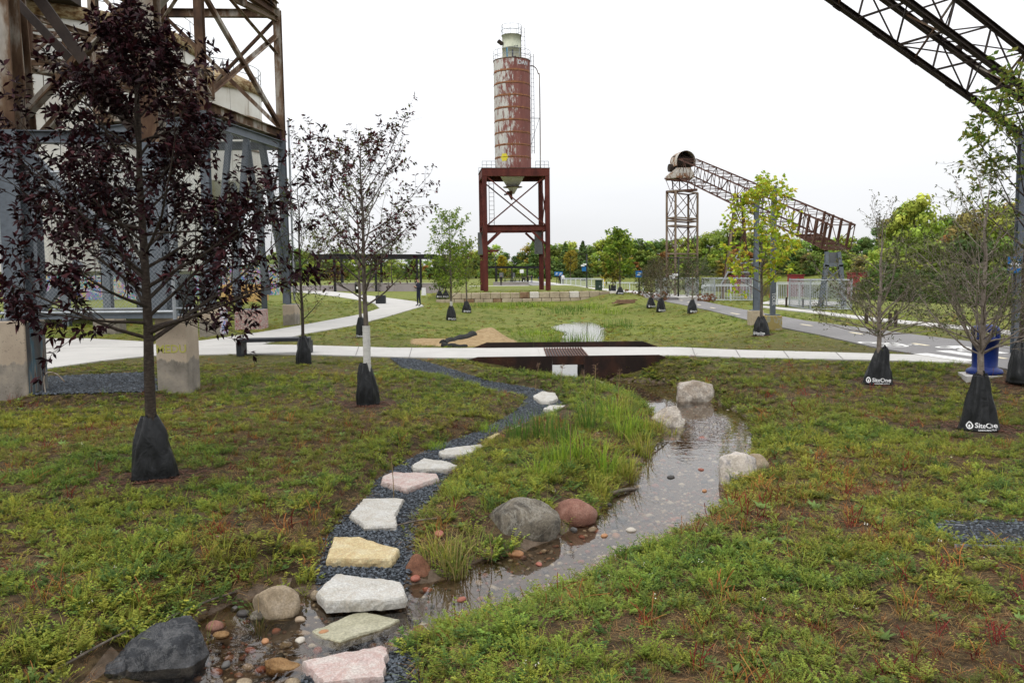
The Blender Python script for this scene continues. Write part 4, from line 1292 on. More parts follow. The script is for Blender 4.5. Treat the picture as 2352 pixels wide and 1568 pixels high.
# slate chips
def chip_mesh(seed):
    rng = random.Random(seed)
    mb = MB()
    k = 5
    pts = [(math.cos(a) * rng.uniform(.6, 1), math.sin(a) * rng.uniform(.35, .7)) for a in [2 * math.pi * j / k for j in range(k)]]
    mb.prism(pts, -0.16, 0.16, 0.85)
    return mb.mesh("slate_chip")
def chips(name, poly, dens, label, s0=0.016):
    xs = [p[0] for p in poly]; ys = [p[1] for p in poly]
    N = int((max(xs) - min(xs)) * (max(ys) - min(ys)) * dens)
    x, y = rs.uniform(min(xs), max(xs), N), rs.uniform(min(ys), max(ys), N)
    d = poly_sdf(poly, x, y)
    ok = (d < 0.04 * rs.rand(N) - 0.0) & (y > 3.8)
    for f in FLAGS:
        ok &= poly_sdf(f, x, y) > 0.0
    x, y = x[ok], y[ok]; n = len(x)
    s = s0 * rs.uniform(0.6, 1.5, n)
    c = np.array([(0.045, 0.052, 0.06)]) * rs.uniform(0.25, 2.0, (n, 1)) * np.array([1, 1.02, 1.05])
    instancer(name, np.stack([x, y, H(x, y) + 0.012 + rs.uniform(0.0, 0.012, n)], 1), np.stack([rs.uniform(-.6, .6, n), rs.uniform(-.6, .6, n), rs.uniform(0, 6.28, n)], 1),
              np.repeat(s[:, None], 3, 1), rs.randint(0, 5, n), c, [chip_mesh(k) for k in range(5)], M["chip"], label)
chips("slate_gravel", GRAVEL_UP, 2600, "dark blue-grey slate chips around the stepping stones")
chips("slate_gravel_end", GRAVEL_LOW, 2800, "dark slate chips beside the pink flagstone")
chips("slate_gravel_bed", GRAVEL_PATCH, 1500, "dark slate chips in a metal-edged bed in the meadow", 0.02)
chips("slate_gravel_pad", GRAVEL_PIER, 700, "dark slate chips between the two concrete piers", 0.025)

# ------------------------------------------------------------------ weathering-steel footbridge over the stream
BRZ = 0.0
def bpt(px, py): 
    p = G(px, py, 0.0)
    return p
br_l, br_r = G(1060, 823.5, 0), G(1546, 817.5, 0)
fr_l, fr_r = G(1085, 799, 0), G(1510, 795.5, 0)
bridge = thing("footbridge", ((br_l.x + br_r.x) / 2, (br_l.y + br_r.y) / 2, -0.5), "low footbridge of dark weathering steel with a grated panel over the stream", "bridge")
dirn = (br_r - br_l).normalized()
side = Vector((-dirn.y, dirn.x, 0))
# near side plate: full height with an opening, ends tapering into the bank
def plate(prof, y_off, thick, name, base):
    """prof: list of (distance along, z) outline"""
    mb = MB()
    n = len(prof)
    vs_ = []
    for o_ in (0, thick):
        for s_, z_ in prof:
            p = base + dirn * s_ + side * (y_off + o_)
            vs_.append((p.x, p.y, z_))
    mb.add(vs_, [tuple(range(n)), tuple(reversed(range(n, 2 * n)))] + [(i, n + i, n + (i + 1) % n, (i + 1) % n) for i in range(n)])
    return part(mb, name, M["corten"], bridge)
Lb = (br_r - br_l).length
s_op0 = (G(1265, 818, 0) - br_l).length
s_op1 = (G(1338, 817, 0) - br_l).length
ztop = 0.035
plate([(0, -0.12), (0.28, -0.3), (s_op0, -0.75), (s_op0, ztop), (0.35, ztop), (0.0, -0.06)], -0.03, 0.014, "side_plate", br_l)
plate([(s_op1, -0.75), (Lb * 0.88, -0.6), (Lb, -0.2), (Lb, -0.08), (Lb - 0.3, ztop), (s_op1, ztop)], -0.03, 0.014, "side_plate", br_l)
plate([(s_op0 + 0.002, -0.155), (s_op1 - 0.002, -0.155), (s_op1 - 0.002, ztop), (s_op0 + 0.002, ztop)], -0.03, 0.014, "lintel", br_l)
plate([(s_op1 + 0.0, -0.47), (Lb * 0.86, -0.47), (Lb * 0.86, -0.43), (s_op1, -0.43)], -0.05, 0.018, "ledge", br_l)
Lf = (fr_r - fr_l).length
dsave, ssave = dirn, side
dirn = (fr_r - fr_l).normalized(); side = Vector((-dirn.y, dirn.x, 0))
fo0, fo1 = (G(1225, 797, 0) - fr_l).length, (G(1400, 796, 0) - fr_l).length
plate([(0, -0.5), (fo0, -0.75), (fo0, 0.13), (0.35, 0.13), (0, 0.0)], 0.01, 0.014, "far_side_plate", fr_l)
plate([(fo1, -0.75), (Lf, -0.5), (Lf, 0.0), (Lf - 0.35, 0.13), (fo1, 0.13)], 0.01, 0.014, "far_side_plate", fr_l)
plate([(fo0 + 0.002, -0.10), (fo1 - 0.002, -0.10), (fo1 - 0.002, 0.13), (fo0 + 0.002, 0.13)], 0.01, 0.014, "far_lintel", fr_l)
dirn, side = dsave, ssave
# abutment walls inside the opening, deck pieces
for s_ in (s_op0 - 0.045, s_op1 + 0.045):
    p = br_l + dirn * s_ + side * 0.01; q = p + side * 2.15
    mb = MB(); mb.bar((p.x, p.y, -0.43), (q.x, q.y, -0.43), 0.08, 0.62)
    part(mb, "abutment", M["wall_concrete"], bridge)
g0 = (G(1252, 812, 0) - br_l).dot(dirn); g1 = (G(1346, 812, 0) - br_l).dot(dirn)
def deck(s0, s1, name, mat, zt=0.012, th=0.05, y0=0.0, y1=2.0):
    a, b = br_l + dirn * s0 + side * y0, br_l + dirn * s1 + side * y0
    c, d = br_l + dirn * s1 + side * y1, br_l + dirn * s0 + side * y1
    mb = MB(); mb.prism([(p.x, p.y) for p in (a, b, c, d)], zt - th, zt)
    return part(mb, name, M[mat], bridge)
DW = (G(1300, 797, 0) - G(1300, 817, 0)).length - 0.06
deck(g0 - 0.13, g0, "deck_border", "path_concrete", 0.012, 0.05, 0.02, DW)
deck(g1, g1 + 0.13, "deck_border", "path_concrete", 0.012, 0.05, 0.02, DW)
deck(g0 + 0.002, g1 - 0.002, "grate_tray", "black_metal", 0.006, 0.02, 0.02, DW)
nb = 15
for k in range(nb):
    s_ = g0 + 0.02 + (g1 - g0 - 0.04) * k / (nb - 1)
    p = br_l + dirn * s_ + side * 0.04; q = br_l + dirn * s_ + side * (DW - 0.03)
    mb = MB(); mb.bar((p.x, p.y, 0.02), (q.x, q.y, 0.02), 0.028, 0.026)
    part(mb, "grate_bar", M["steel_conveyor"], bridge)
# ------------------------------------------------------------------ meadow: weeds, grass, dry stalks (uncountable ground cover)
def leaf_quad(p, d, n, L, W, fold=0.15):
    """four points of a folded pointed leaf"""
    s = np.cross(d, n); s /= (np.linalg.norm(s) + 1e-9)
    return [p, p + d * L * 0.45 + s * W / 2 + n * fold * W, p + d * L, p + d * L * 0.45 - s * W / 2 + n * fold * W]

def clump_mesh(name, quads, shades):
    V = np.array(quads).reshape(-1, 3)
    me = np_mesh(name, V, 4)
    a = me.attributes.new("shade", 'FLOAT_COLOR', 'POINT')
    c = np.ones((len(V), 4), dtype=np.float32)
    c[:, :3] = np.repeat(np.array(shades), 4, axis=0)
    a.data.foreach_set("color", c.ravel())
    return me

def weed_clump(seed, nst=9, H0=0.10, rad=0.10, leafL=0.03, pin=7):
    r = np.random.RandomState(seed)
    Q, S = [], []
    for _ in range(nst):
        a = r.uniform(0, 6.28); rr = rad * math.sqrt(r.rand()) * 0.6
        p = np.array([math.cos(a) * rr, math.sin(a) * rr, 0.0])
        out = np.array([math.cos(a + r.uniform(-.7, .7)), math.sin(a + r.uniform(-.7, .7)), 0])
        h = H0 * r.uniform(0.4, 1.15)
        lean = r.uniform(0.2, 0.9)
        sh = r.uniform(0.75, 1.25)
        hue = np.array([r.uniform(.9, 1.2), 1, r.uniform(.8, 1.1)])
        for k in range(pin):
            t = (k + 1) / pin
            c = p + out * lean * h * t * t + np.array([0, 0, h * t])
            for s in (-1, 1):
                ang = r.uniform(0.5, 1.3) * s
                d = np.array([out[0] * math.cos(ang) - out[1] * math.sin(ang), out[0] * math.sin(ang) + out[1] * math.cos(ang), r.uniform(-.1, .5)])
                d /= np.linalg.norm(d)
                n = np.array([r.uniform(-.4, .4), r.uniform(-.4, .4), 1.0]); n /= np.linalg.norm(n)
                Q.append(leaf_quad(c, d, n, leafL * r.uniform(.6, 1.2), leafL * r.uniform(.4, .65))); S.append(sh * hue * r.uniform(.85, 1.15))
        Q.append(leaf_quad(p, (out * lean * 0.7 + [0, 0, 1]) / np.linalg.norm(out * lean * 0.7 + [0, 0, 1]), np.array([out[1], -out[0], 0]), h, 0.004)); S.append(np.array([.9, .8, .5]))
    return clump_mesh(name="weed", quads=Q, shades=S)

def clover_clump(seed, nst=16, H0=0.05, rad=0.1):
    r = np.random.RandomState(seed)
    Q, S = [], []
    for _ in range(nst):
        a = r.uniform(0, 6.28); rr = rad * math.sqrt(r.rand())
        c = np.array([math.cos(a) * rr, math.sin(a) * rr, H0 * r.uniform(.3, 1.1)])
        L = r.uniform(.012, .026)
        b = r.uniform(0, 6.28); sh = r.uniform(.8, 1.25)
        for k in range(3):
            g = b + k * 2.1
            d = np.array([math.cos(g), math.sin(g), r.uniform(-.1, .35)]); d /= np.linalg.norm(d)
            Q.append(leaf_quad(c, d, np.array([0, 0, 1.0]), L, L * 1.0)); S.append([sh * .9, sh, sh])
    return clump_mesh("clover", Q, S)

def grass_clump(seed, nb=22, H0=0.18, rad=0.05, w=0.006, lean=0.7, seg=3, flat=0.0):
    r = np.random.RandomState(seed)
    Q, S = [], []
    for _ in range(nb):
        a = r.uniform(0, 6.28); rr = rad * math.sqrt(r.rand())
        p = np.array([math.cos(a) * rr, math.sin(a) * rr, -0.01])
        b = a + r.uniform(-1.0, 1.0)
        out = np.array([math.cos(b), math.sin(b), 0])
        sd = np.array([-out[1], out[0], 0])
        h = H0 * r.uniform(.45, 1.1); ln = lean * r.uniform(.2, 1.2) * h
        sh = r.uniform(.75, 1.25) * np.array([r.uniform(.9, 1.2), 1, r.uniform(.7, 1.1)])
        ww = w * r.uniform(.6, 1.2)
        pts = []
        for k in range(seg + 1):
            t = k / seg
            z = h * (t - flat * t * t * 0.8) if flat else h * (t - 0.25 * (ln / h) * t * t)
            pts.append((p + out * ln * t * t + np.array([0, 0, z]), ww * (1 - t) ** 0.7 + 0.0004))
        for k in range(seg):
            (p0, w0), (p1, w1) = pts[k], pts[k + 1]
            Q.append([p0 - sd * w0 / 2, p0 + sd * w0 / 2, p1 + sd * w1 / 2, p1 - sd * w1 / 2]); S.append(sh)
    return clump_mesh("grass", Q, S)

def rosette(seed, nl=8, L=0.09, W=0.035):
    r = np.random.RandomState(seed)
    Q, S = [], []
    for k in range(nl):
        a = k * 2.4 + r.uniform(-.3, .3)
        d = np.array([math.cos(a), math.sin(a), r.uniform(.25, .8)]); d /= np.linalg.norm(d)
        l = L * r.uniform(.6, 1.1)
        Q.append(leaf_quad(np.zeros(3), d, np.array([0, 0, 1.0]), l, W * r.uniform(.7, 1.1), 0.2)); S.append(np.ones(3) * r.uniform(.85, 1.2))
    return clump_mesh("rosette", Q, S)

def stem_clump(seed, ns=5, H0=0.12, w=0.004):
    """bare reddish or straw stalks, a few forked"""
    r = np.random.RandomState(seed)
    Q, S = [], []
    for _ in range(ns):
        a = r.uniform(0, 6.28)
        p = np.array([r.uniform(-.03, .03), r.uniform(-.03, .03), 0.0])
        out = np.array([math.cos(a), math.sin(a), 0]) * r.uniform(.1, 1.1)
        h = H0 * r.uniform(.4, 1.1)
        sd = np.array([-math.sin(a + .5), math.cos(a + .5), 0])
        q = p
        for k in range(3):
            t = (k + 1) / 3
            q2 = p + out * h * t * t + np.array([r.uniform(-.006, .006), r.uniform(-.006, .006), h * t * (1 - .3 * t * np.linalg.norm(out))])
            Q.append([q - sd * w / 2, q + sd * w / 2, q2 + sd * w / 2, q2 - sd * w / 2]); S.append(np.ones(3) * r.uniform(.8, 1.2))
            s2 = np.cross(sd, [0, 0, 1])
            Q.append([q - s2 * w / 2, q + s2 * w / 2, q2 + s2 * w / 2, q2 - s2 * w / 2]); S.append(np.ones(3) * r.uniform(.8, 1.2))
            q = q2
    return clump_mesh("stalk", Q, S)

def flower(seed):
    r = np.random.RandomState(seed)
    Q, S = [], []
    for k in range(4):
        c = np.array([r.uniform(-.02, .02), r.uniform(-.02, .02), r.uniform(.06, .11)])
        for j in range(5):
            a = j * 1.256
            Q.append(leaf_quad(c, np.array([math.cos(a), math.sin(a), .2]), np.array([0, 0, 1.0]), .007, .006)); S.append(np.ones(3))
    return clump_mesh("flower", Q, S)

SHAPES = [weed_clump(1), weed_clump(2, 11, 0.13, 0.12, 0.026, 8), weed_clump(3, 7, 0.075, 0.11, 0.034, 6), weed_clump(4, 12, 0.16, 0.1, 0.022, 10),   # 0-3
          clover_clump(5), clover_clump(6, 20, 0.035, 0.12),                                                                                              # 4-5
          grass_clump(7), grass_clump(8, 16, 0.24, 0.06, 0.007, 0.9), grass_clump(9, 30, 0.12, 0.07, 0.005, 0.6),                                        # 6-8
          grass_clump(10, 16, 0.16, 0.08, 0.004, 1.4, 3, 0.85), grass_clump(11, 14, 0.10, 0.1, 0.004, 2.0, 3, 1.0),                                       # 9-10 dry, lying
          stem_clump(12), stem_clump(13, 7, 0.16, 0.005),                                                                                                # 11-12 stalks
          rosette(14), rosette(15, 6, 0.07, 0.04), flower(16)]                                                                                           # 13-15

def veg_mask(x, y):
    """true where plants may grow"""
    ok = np.ones(x.shape, dtype=bool)
    for p in PATHS.values():
        ok &= poly_sdf(p, x, y) > 0.04
    for p in (ASPHALT, FARWALK, GRAVEL_PIER):
        ok &= poly_sdf(p, x, y) > 0.04
    ok &= poly_sdf(GRAVEL_UP, x, y) > 0.05 - 0.1 * (np.random.RandomState(5).rand(len(x)) < 0.12)
    ok &= poly_sdf(GRAVEL_LOW, x, y) > 0.0
    ok &= poly_sdf(GRAVEL_PATCH, x, y) > -0.06
    ok &= poly_sdf(SAND, x, y) > 0.05
    ok &= poly_sdf(STREAM, x, y) > 0.02
    ok &= poly_sdf(POND, x, y) > 0.05
    for f in FLAGS:
        ok &= poly_sdf(f, x, y) > 0.01
    for cx, cy, r_ in BARE:
        ok &= (x - cx) ** 2 + (y - cy) ** 2 > (r_ * (0.7 + 0.6 * np.random.RandomState(6).rand(len(x)))) ** 2
    ok &= poly_sdf(BRIDGE_FRONT, x, y) > 0
    for cx, cy, ra, rb_ in ROCKS:
        ok &= ((x - cx) / ra) ** 2 + ((y - cy) / rb_) ** 2 > 1.0
    return ok & (H(x, y) > WZ - 0.01)

BRIDGE_FRONT = gp([(1235, 858), (1350, 858), (1400, 880), (1395, 902), (1290, 902), (1235, 885)], -0.45)
BARE = []                                       # mulch rings, filled below from the tree list
TREE_PX = {"plum": (355, 1098), "plum2": (846, 930), "sapling": (698, 835), "mid": (829, 775), "crab1": (2248, 988), "crab2": (2016, 882), "oak": (2345, 878), "maple": (1748, 771)}
TREE_AT = {k: T(*v) for k, v in TREE_PX.items()}
for k, r_ in (("plum", .5), ("plum2", .55), ("crab1", .6), ("crab2", .55), ("oak", .5), ("maple", .5), ("mid", .4)):
    BARE.append((TREE_AT[k].x, TREE_AT[k].y, r_))

def scatter(name, x, y, seed, near, label):
    r = np.random.RandomState(seed)
    keep = veg_mask(x, y)
    x, y = x[keep], y[keep]
    n = len(x)
    z = H(x, y)
    wet = np.exp(-np.maximum(np.minimum(poly_sdf(STREAM, x, y), poly_sdf(POND, x, y)), 0) / 0.5)
    g1 = fbm(x, y, 0.9, 31, 4); g2 = fbm(x, y, 0.35, 47, 3); g3 = fbm(x, y, 2.6, 63, 3)
    dry = np.clip((g1 - 0.5) * 3.2 + 0.40 + 0.10 * (x > 1.0) * (y < 9) + 0.25 * (g2 - 0.5), 0, 1) * (1 - 0.5 * wet)
    u = r.rand(n)
    idx = np.where(u < 0.46, r.randint(0, 4, n), np.where(u < 0.62, r.randint(4, 6, n), np.where(u < 0.80, r.randint(6, 9, n), r.randint(9, 11, n))))
    isdry = r.rand(n) < dry * 0.7
    idx = np.where(isdry, np.where(r.rand(n) < np.where(y < 9, .74, .9), r.randint(9, 11, n), r.randint(11, 13, n)), idx)
    sp = r.rand(n)
    idx = np.where(sp < 0.014, 13, np.where(sp < 0.03, 14, np.where((sp < 0.034) & near, 15, idx)))
    # thin cover where the soil is bare
    bare = ((g3 < np.where(y < 8, 0.43, 0.37)) & (r.rand(n) < 0.75) & (idx < 9)) | (isdry & (r.rand(n) < 0.15))
    green = np.array([0.105, 0.185, 0.036]); yel = np.array([0.225, 0.235, 0.04]); dk = np.array([0.06, 0.115, 0.032]); olive = np.array([0.17, 0.155, 0.045])
    m1, m2 = r.rand(n, 1), np.clip(g2[:, None] * 1.6 - 0.3 + r.uniform(-.25, .25, (n, 1)), 0, 1)
    t = green * (1 - m2) + yel * m2
    t = np.where(m1 < 0.22, dk, t)
    t = t * (1 - dry[:, None] * .45) + olive * dry[:, None] * .45
    straw = np.array([0.34, 0.24, 0.115]); brown = np.array([0.11, 0.065, 0.038])
    ts = straw * r.uniform(.5, 1.1, (n, 1)); ts = np.where(r.rand(n, 1) < .35, brown * r.uniform(.6, 1.3, (n, 1)), ts)
    t = np.where(((idx == 9) | (idx == 10))[:, None], ts, t)
    red = np.array([0.2, 0.028, 0.03]); org = np.array([0.3, 0.14, 0.05])
    tr = np.where(r.rand(n, 1) < .35, red, org) * r.uniform(.5, 1.1, (n, 1))
    t = np.where(((idx == 11) | (idx == 12))[:, None], tr, t)
    t = np.where((idx == 13)[:, None], np.array([0.12, 0.19, 0.06]), t)
    t = np.where((idx == 15)[:, None], np.array([0.75, 0.75, 0.72]), t)
    t = t * r.uniform(.7, 1.3, (n, 1)) * (np.array([1.24, 1.18, 1.08]) if near else np.array([1.32, 1.2, 1.0]))
    s = r.uniform(.36, .86, n) * (0.85 + 0.6 * wet)
    s = np.where((idx == 11) | (idx == 12), s * r.uniform(1.0, 1.9, n), s)
    s = np.where((idx == 13) | (idx == 14), s * 1.5, s)
    s = np.where(y > 16, s * np.interp(y, [16, 25, 60], [1.0, 1.5, 2.4]), s)
    sel = ~bare
    rot = np.stack([r.uniform(-.2, .2, n), r.uniform(-.2, .2, n), r.uniform(0, 6.28, n)], 1)
    scl = np.stack([s, s, s * r.uniform(.55, 1.0, n) * np.where(y > 16, 0.5, 1.0)], 1)
    instancer(name, np.stack([x, y, z - 0.004], 1)[sel], rot[sel], scl[sel], idx[sel], t[sel], SHAPES, M["meadow_leaf"], label)

rr = np.random.RandomState(77)
def frustum(n, y0, y1, power=1.0, lo=-0.72, hi=0.72):
    y = y0 + (y1 - y0) * rr.rand(n) ** power
    x = (rr.uniform(lo, hi, n)) * (y + 0.6)
    return x, y
def cover(dens, y0, y1):
    """even density per square metre inside the field of view and a little beyond"""
    hw = lambda v: 0.64 * v + 1.7
    n = int(dens * 2 * hw(y1) * (y1 - y0))
    y = rr.uniform(y0, y1, n)
    x = rr.uniform(-1, 1, n) * hw(y1)
    k = np.abs(x) < hw(y)
    return x[k], y[k]
x1, y1_ = cover(470, 2.6, 7.5)
x2, y2_ = cover(380, 7.5, 12)
x3, y3_ = cover(270, 12, 17.8)
scatter("meadow_weeds", np.concatenate([x1, x2, x3]), np.concatenate([y1_, y2_, y3_]), 1, True, "low green weeds, clover and dry stalks covering the meadow around the stream")
x4, y4_ = cover(34, 17.8, 34)
x5, y5_ = cover(10, 34, 62)
k = np.abs(x5 + 1) < 20
scatter("lawn_grass", np.concatenate([x4, x5[k]]), np.concatenate([y4_, y5_[k]]), 2, False, "patchy grass and weeds beyond the crossing path")

# dead straw and thatch lying on the soil
xl, yl = cover(170, 3.3, 11.5)
kk = veg_mask(xl, yl) & (fbm(xl, yl, 0.7, 88, 3) > 0.33)
xl, yl = xl[kk], yl[kk]
n = len(xl)
rl = np.random.RandomState(8)
tl_ = np.where(rl.rand(n, 1) < .45, np.array([[0.3, 0.2, 0.1]]), np.array([[0.1, 0.06, 0.036]])) * rl.uniform(.5, 1.2, (n, 1))
sl = rl.uniform(.5, 1.1, n)
instancer("dry_thatch", np.stack([xl, yl, H(xl, yl) + .001], 1), np.stack([rl.uniform(-.12, .12, n), rl.uniform(-.12, .12, n), rl.uniform(0, 6.28, n)], 1),
          np.stack([sl, sl, sl * .3], 1), rl.randint(0, 2, n), tl_, [SHAPES[9], SHAPES[10]], M["meadow_leaf"], "dead straw and thatch lying on the meadow soil")
# ------------------------------------------------------------------ steelwork
def mem(parent, name, p, q, w, h=None, mat="steel_rust_brown", kind='bar', up=(0, 0, 1)):
    mb = MB()
    if kind == 'i':
        mb.ibeam(p, q, w, h or w, up)
    elif kind == 'L':
        mb.angle(p, q, w, up)
    elif kind == 't':
        mb.tube([p, q], w / 2, 8)
    else:
        mb.bar(p, q, w, h, up)
    return part(mb, name, M[mat], parent)

def chain_link(parent, a, b, z0, z1, pitch=0.06, wire=0.004, name="chain_link_mesh", mat="galvanized"):
    """woven fence fabric between two ground points, from z0 to z1: crossing diagonal wires"""
    a, b = Vector((a[0], a[1], 0)), Vector((b[0], b[1], 0))
    L = (b - a).length; d = (b - a).normalized(); n = Vector((-d.y, d.x, 0)); Hh = z1 - z0
    mb = MB()
    def seg(s0, t0, s1, t1, off):
        p = a + d * s0 + n * off + Vector((0, 0, z0 + t0)); q = a + d * s1 + n * off + Vector((0, 0, z0 + t1))
        dd = (q - p).normalized(); sd = dd.cross(n).normalized() * wire / 2; nn = n * wire * 0.43
        vs_ = [p + sd - nn, p - sd - nn, p + nn, q + sd - nn, q - sd - nn, q + nn]
        mb.add(vs_, [(0, 3, 4, 1), (1, 4, 5, 2), (2, 5, 3, 0)])
    k = -Hh
    while k < L:
        for sgn, off in ((1, 0.002), (-1, -0.002)):
            s0, s1 = max(k, 0), min(k + Hh, L)
            if s1 > s0:
                t0, t1 = s0 - k, s1 - k
                if sgn < 0:
                    t0, t1 = Hh - t0, Hh - t1
                seg(s0, t0, s1, t1, off)
        k += pitch * 1.414
    return part(mb, name, M[mat], parent)

def box_truss(parent, c0, c1, side, up, w, h, nb, cw, bw, mat, kind='L', bottom=True, top=True):
    """four chords and lattice of a rectangular gallery from c0 to c1 (centre of its bottom face)"""
    c0, c1, side, up = Vector(c0), Vector(c1), Vector(side).normalized(), Vector(up).normalized()
    def pt(t, a, b):
        return c0.lerp(c1, t) + side * (a * w / 2) + up * (b * h)
    for a in (-1, 1):
        for b in (0, 1):
            mem(parent, "chord", pt(0, a, b), pt(1, a, b), cw, cw, mat, 'i' if kind == 'i' else 'L')
    for i in range(nb):
        t0, t1 = i / nb, (i + 1) / nb
        for a in (-1, 1):
            mem(parent, "post", pt(t0, a, 0), pt(t0, a, 1), bw, bw, mat)
            mem(parent, "brace", pt(t0, a, i % 2), pt(t1, a, 1 - i % 2), bw * 0.8, bw * 0.8, mat)
        if bottom:
            mem(parent, "cross_beam", pt(t0, -1, 0), pt(t0, 1, 0), bw * 1.2, bw * 1.2, mat)
            mem(parent, "floor_brace", pt(t0, 1 - 2 * (i % 2), 0), pt(t1, -1 + 2 * (i % 2), 0), bw * 0.8, bw * 0.8, mat)
        if top:
            mem(parent, "cross_beam", pt(t0, -1, 1), pt(t0, 1, 1), bw, bw, mat)
            mem(parent, "roof_brace", pt(t0, -1 + 2 * (i % 2), 1), pt(t1, 1 - 2 * (i % 2), 1), bw * 0.7, bw * 0.7, mat)
    for a in (-1, 1):
        mem(parent, "post", pt(1, a, 0), pt(1, a, 1), bw, bw, mat)
    for b in (0, 1):
        mem(parent, "cross_beam", pt(1, -1, b), pt(1, 1, b), bw * 1.2, bw * 1.2, mat)
    return pt

# ---- the silo on its red frame ----------------------------------------------------------
SD = 63.0
sc = P(1188, 668, SD)
silo = thing("silo_tower", (sc.x, sc.y, hz(sc.x, sc.y)), "tall rust-streaked steel silo on an open red frame with a cone outlet below", "silo", rz=R(6))
def zs(py, Y=SD + 1.8):
    return P(1188, py, Y).z - silo.location.z
def lp(o):  # parts given in the silo's own frame
    return o
def smem(name, p, q, w, h=None, mat="steel_red_rust", kind='bar', up=(0, 0, 1)):
    mb = MB()
    if kind == 'i': mb.ibeam(p, q, w, h or w, up)
    elif kind == 't': mb.tube([p, q], w / 2, 6)
    else: mb.bar(p, q, w, h, up)
    return mb.build(name, M[mat], silo)
fw, fd = 2.38, 3.6
z_mid0, z_mid1 = zs(532), zs(519.5)
z_top0, z_top1 = zs(411), zs(394.5)
legs = [(-fw, 0), (fw, 0), (-fw, fd), (fw, fd)]
for x, y in legs:
    smem("leg", (x, y, -0.05), (x, y, z_top1 - 0.02), 0.34, 0.34, kind='i')
for y in (0, fd):
    smem("mid_beam", (-fw + 0.18, y, (z_mid0 + z_mid1) / 2), (fw - 0.18, y, (z_mid0 + z_mid1) / 2), 0.26, z_mid1 - z_mid0, kind='i')
    smem("top_beam", (-fw - 0.17, y - 0.01, (z_top0 + z_top1) / 2), (fw + 0.17, y - 0.01, (z_top0 + z_top1) / 2), 0.36, z_top1 - z_top0)
    for s in (-1, 1):
        smem("knee_brace", (s * (fw - 0.15), y, zs(563)), (s * (fw - 1.25), y, z_mid0 - 0.02), 0.16, 0.16)
    smem("cross_brace", (-fw + 0.2, y + 0.05, z_mid1), (fw - 0.2, y + 0.05, z_top0 - 0.05), 0.09)
    smem("cross_brace", (fw - 0.2, y - 0.06, z_mid1), (-fw + 0.2, y - 0.06, z_top0 - 0.05), 0.09)
for x in (-fw, fw):
    smem("mid_beam", (x, 0.18, (z_mid0 + z_mid1) / 2), (x, fd - 0.18, (z_mid0 + z_mid1) / 2), 0.26, z_mid1 - z_mid0 - 0.02, kind='i')
    smem("top_beam", (x, 0.18, (z_top0 + z_top1) / 2), (x, fd - 0.2, (z_top0 + z_top1) / 2), 0.3, z_top1 - z_top0 - 0.03)
    smem("cross_brace", (x, 0.2, z_mid1), (x, fd - 0.2, z_top0), 0.07)
    smem("cross_brace", (x + 0.05, fd - 0.2, z_mid1), (x + 0.05, 0.2, z_top0), 0.07)
    smem("side_brace", (x, 0.2, 0.6), (x, fd - 0.2, z_mid0), 0.08)
for x, y in ((-fw - 0.02, fd - 0.02), (fw - 0.24, fd - 0.02)):
    mb = MB(); mb.box((x, y - 0.2, (zs(531) + zs(583)) / 2), (0.62, 0.22, zs(531) - zs(583)))
    mb.build("grey_panel", M["grey_panel"], silo)
smem("bracket", (-fw + 0.1, 0, zs(577)), (-fw + 1.0, 0, zs(577)), 0.14, 0.16)
smem("bracket_strut", (-fw + 0.1, 0, zs(588)), (-fw + 0.6, 0, zs(578)), 0.06)
# platform plate, cone, body rings
mb = MB(); mb.box((0, fd / 2, z_top1 + 0.03), (2 * fw + 0.4, fd + 0.4, 0.05)); mb.build("platform", M["steel_dark"], silo)
rb = px_size(41, SD + fd / 2)
cy = fd / 2
mb = MB(); mb.lathe([(rb * 0.80, 0), (rb * 0.52, -(zs(409) - zs(431))), (rb * 0.50, -(zs(409) - zs(431))), (0.12, -(zs(409) - zs(460)))], 32, (-0.05, cy, z_top1), cap=True)
o = mb.build("cone", M["cone_paint"], silo, True)
mb = MB(); mb.lathe([(rb * 0.535, -0.02), (rb * 0.535, 0.02)], 32, (-0.05, cy, zs(430)), cap=True); mb.build("cone_flange", M["steel_rust_brown"], silo)
mb = MB(); mb.lathe([(rb * 0.36, 0), (0.15, -0.62), (0.13, -0.66)], 12, (-0.07, cy - 0.03, zs(440)), cap=False, a0=R(195), a1=R(262)); mb.build("burnt_patch", M["soot_rust"], silo)
mb = MB(); mb.bar((-0.75, cy - 0.3, zs(448)), (-0.3, cy - 0.3, zs(446)), 0.1, 0.12); mb.build("outlet_lever", M["steel_dark"], silo)
zb0, zb1 = z_top1 + 0.06, zs(143)
nr = 9
RING = (zb1 - zb0) / nr
for i in range(nr):
    z0 = zb0 + i * RING
    mb = MB(); mb.lathe([(rb, 0.012), (rb, RING - 0.012)], 48, (0, 0, i * RING), cap=False)
    o = mb.build("body_ring", M["silo_rusted_paint"], silo, True, loc=(0, cy, zb0))
    mb = MB(); mb.lathe([(rb * 0.99, -0.014), (rb + 0.018, -0.014), (rb + 0.018, 0.014), (rb * 0.99, 0.014)], 48, (0, cy, z0 + 0.0), cap=False)
    mb.build("ring_flange", M["steel_conveyor"], silo, True)
mb = MB(); mb.lathe([(0.01, 0.02), (rb + 0.03, 0.0), (rb + 0.03, 0.05), (0.01, 0.1)], 48, (0, cy, zb1), cap=False); mb.build("roof", M["steel_rust_brown"], silo)
zc0, zc1 = zb1 + 0.06, zs(83)
rc = px_size(21, SD + fd / 2)
mb = MB(); mb.lathe([(rc, 0), (rc, (zc1 - zc0) * 0.48), (rc + 0.02, (zc1 - zc0) * 0.48), (rc + 0.02, (zc1 - zc0) * 0.51), (rc, (zc1 - zc0) * 0.51), (rc, zc1 - zc0), (rc + 0.06, zc1 - zc0), (0.01, zc1 - zc0 + 0.05)], 32, (0, cy, zc0), cap=False)
